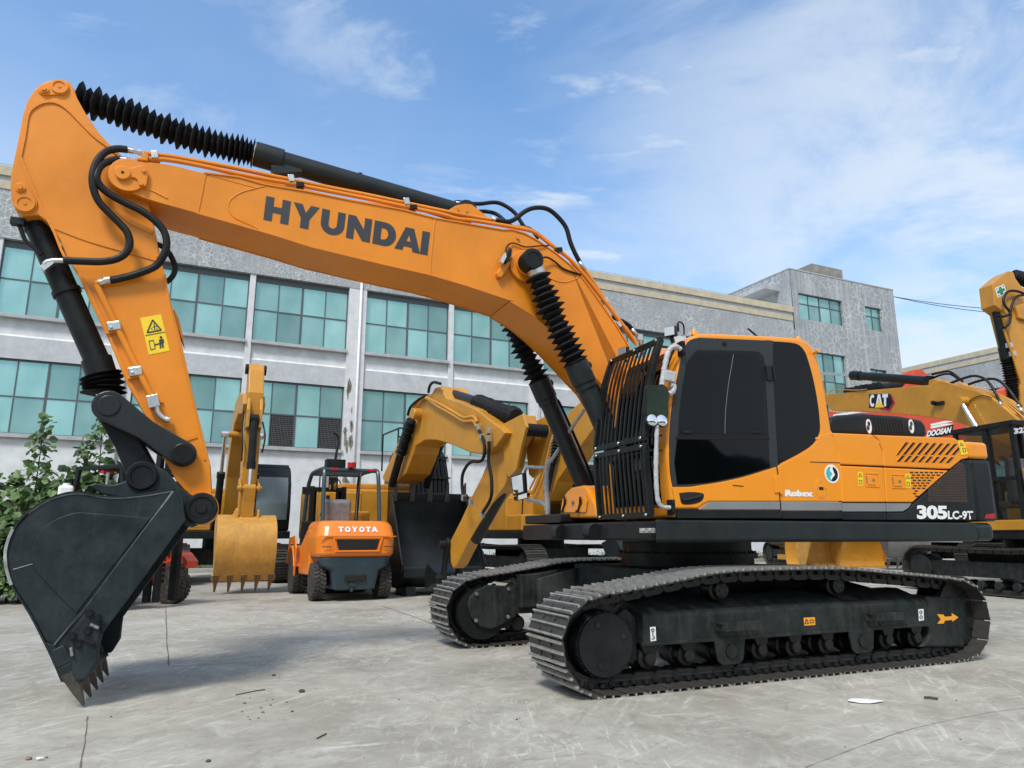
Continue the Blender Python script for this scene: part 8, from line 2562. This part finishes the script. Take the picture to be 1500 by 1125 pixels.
def cl_noise(scale, det, rough, loc, rot=0.0, sx=1.0, sy=1.0, dist=0.0):
    mp = N.new('ShaderNodeMapping'); mp.inputs['Location'].default_value = loc; mp.inputs['Rotation'].default_value = (0, 0, rot); mp.inputs['Scale'].default_value = (sx, sy, 1)
    L.new(cmb.outputs[0], mp.inputs[0])
    n = N.new('ShaderNodeTexNoise'); n.inputs['Scale'].default_value = scale; n.inputs['Detail'].default_value = det; n.inputs['Roughness'].default_value = rough; n.inputs['Distortion'].default_value = dist
    L.new(mp.outputs[0], n.inputs['Vector']); return n.outputs['Fac']
def rngw(v, a, b_, lo=0.0, hi=1.0, smooth=True):
    r = N.new('ShaderNodeMapRange'); r.interpolation_type = 'SMOOTHSTEP' if smooth else 'LINEAR'
    r.inputs['From Min'].default_value = a; r.inputs['From Max'].default_value = b_; r.inputs['To Min'].default_value = lo; r.inputs['To Max'].default_value = hi
    L.new(v, r.inputs['Value']); return r.outputs[0]
wisps = math_n('MULTIPLY', rngw(cl_noise(2.6, 10, 0.62, (3.1, 1.4, 0), 0.5, 0.7, 1.5, 0.5), 0.46, 0.72, 0, 0.9), rngw(cl_noise(0.9, 3, 0.5, (9.1, 3.4, 0)), 0.38, 0.58, 0.2, 1.0))
soft = rngw(cl_noise(0.55, 5, 0.5, (0.4, 5.3, 0), -0.2), 0.42, 0.72, 0, 0.55)
# a broader veil of cloud in the right half of the view and towards the horizon
azm = rngw(sep.outputs['X'], -0.15, 0.55, 0.0, 1.0)
low = rngw(sep.outputs['Z'], 0.10, 0.62, 1.0, 0.0)
veil = math_n('MULTIPLY', azm, rngw(cl_noise(1.3, 9, 0.62, (7.7, 2.2, 0), 0.5, 1.0, 1.3, 0.5), 0.36, 0.62, 0.05, 0.78))
hz_ = math_n('MULTIPLY', low, 0.34)
f1 = math_n('MAXIMUM', wisps, veil)
f2 = math_n('MAXIMUM', f1, math_n('MULTIPLY', soft, 0.75))
f3 = math_n('ADD', f2, math_n('MULTIPLY', hz_, math_n('SUBTRACT', 1.0, f2)), True)
# low cumulus bank to the right
cum = math_n('MULTIPLY', rngw(cl_noise(2.2, 9, 0.55, (1.2, 8.1, 0), 0.0), 0.42, 0.56, 0, 0.95), math_n('MULTIPLY', rngw(sep.outputs['X'], 0.25, 0.5), rngw(sep.outputs['Z'], 0.22, 0.38, 1.0, 0.0)))
f4 = math_n('ADD', f3, math_n('MULTIPLY', cum, math_n('SUBTRACT', 1.0, f3)), True)
behind = rngw(sep.outputs['Y'], 0.25, -0.35, 0.0, 0.8)  # extra cloud out of view behind the camera, added to whiten the ambient light
f4 = math_n('MAXIMUM', f4, behind)
mixc = N.new('ShaderNodeMix'); mixc.data_type = 'RGBA'
gain = N.new('ShaderNodeMix'); gain.data_type = 'RGBA'; gain.blend_type = 'MULTIPLY'; gain.inputs['Factor'].default_value = 1.0
L.new(sky.outputs[0], gain.inputs['A']); gain.inputs['B'].default_value = SKYGAIN
L.new(f4, mixc.inputs['Factor']); L.new(gain.outputs['Result'], mixc.inputs['A']); mixc.inputs['B'].default_value = CLOUD
L.new(mixc.outputs['Result'], bg.inputs['Color'])
bg.inputs['Strength'].default_value = 0.12

sd = bpy.data.lights.new('sun', 'SUN'); sd.energy = SUNE; sd.angle = math.radians(SUNA); sd.color = (1.0, 0.95, 0.88)
so = bpy.data.objects.new('sun', sd); COL.objects.link(so)
dirv = Vector((math.sin(SUN_AZ) * math.cos(SUN_EL), math.cos(SUN_AZ) * math.cos(SUN_EL), math.sin(SUN_EL)))
so.rotation_euler = dirv.to_track_quat('Z', 'Y').to_euler()
so.location = dirv * 40

vs = sc.view_settings
vs.view_transform = 'Standard'; vs.look = 'None'; vs.gamma = 1.0; vs.use_curve_mapping = False
vs.exposure = EXPO
sc.cycles.max_bounces = 6
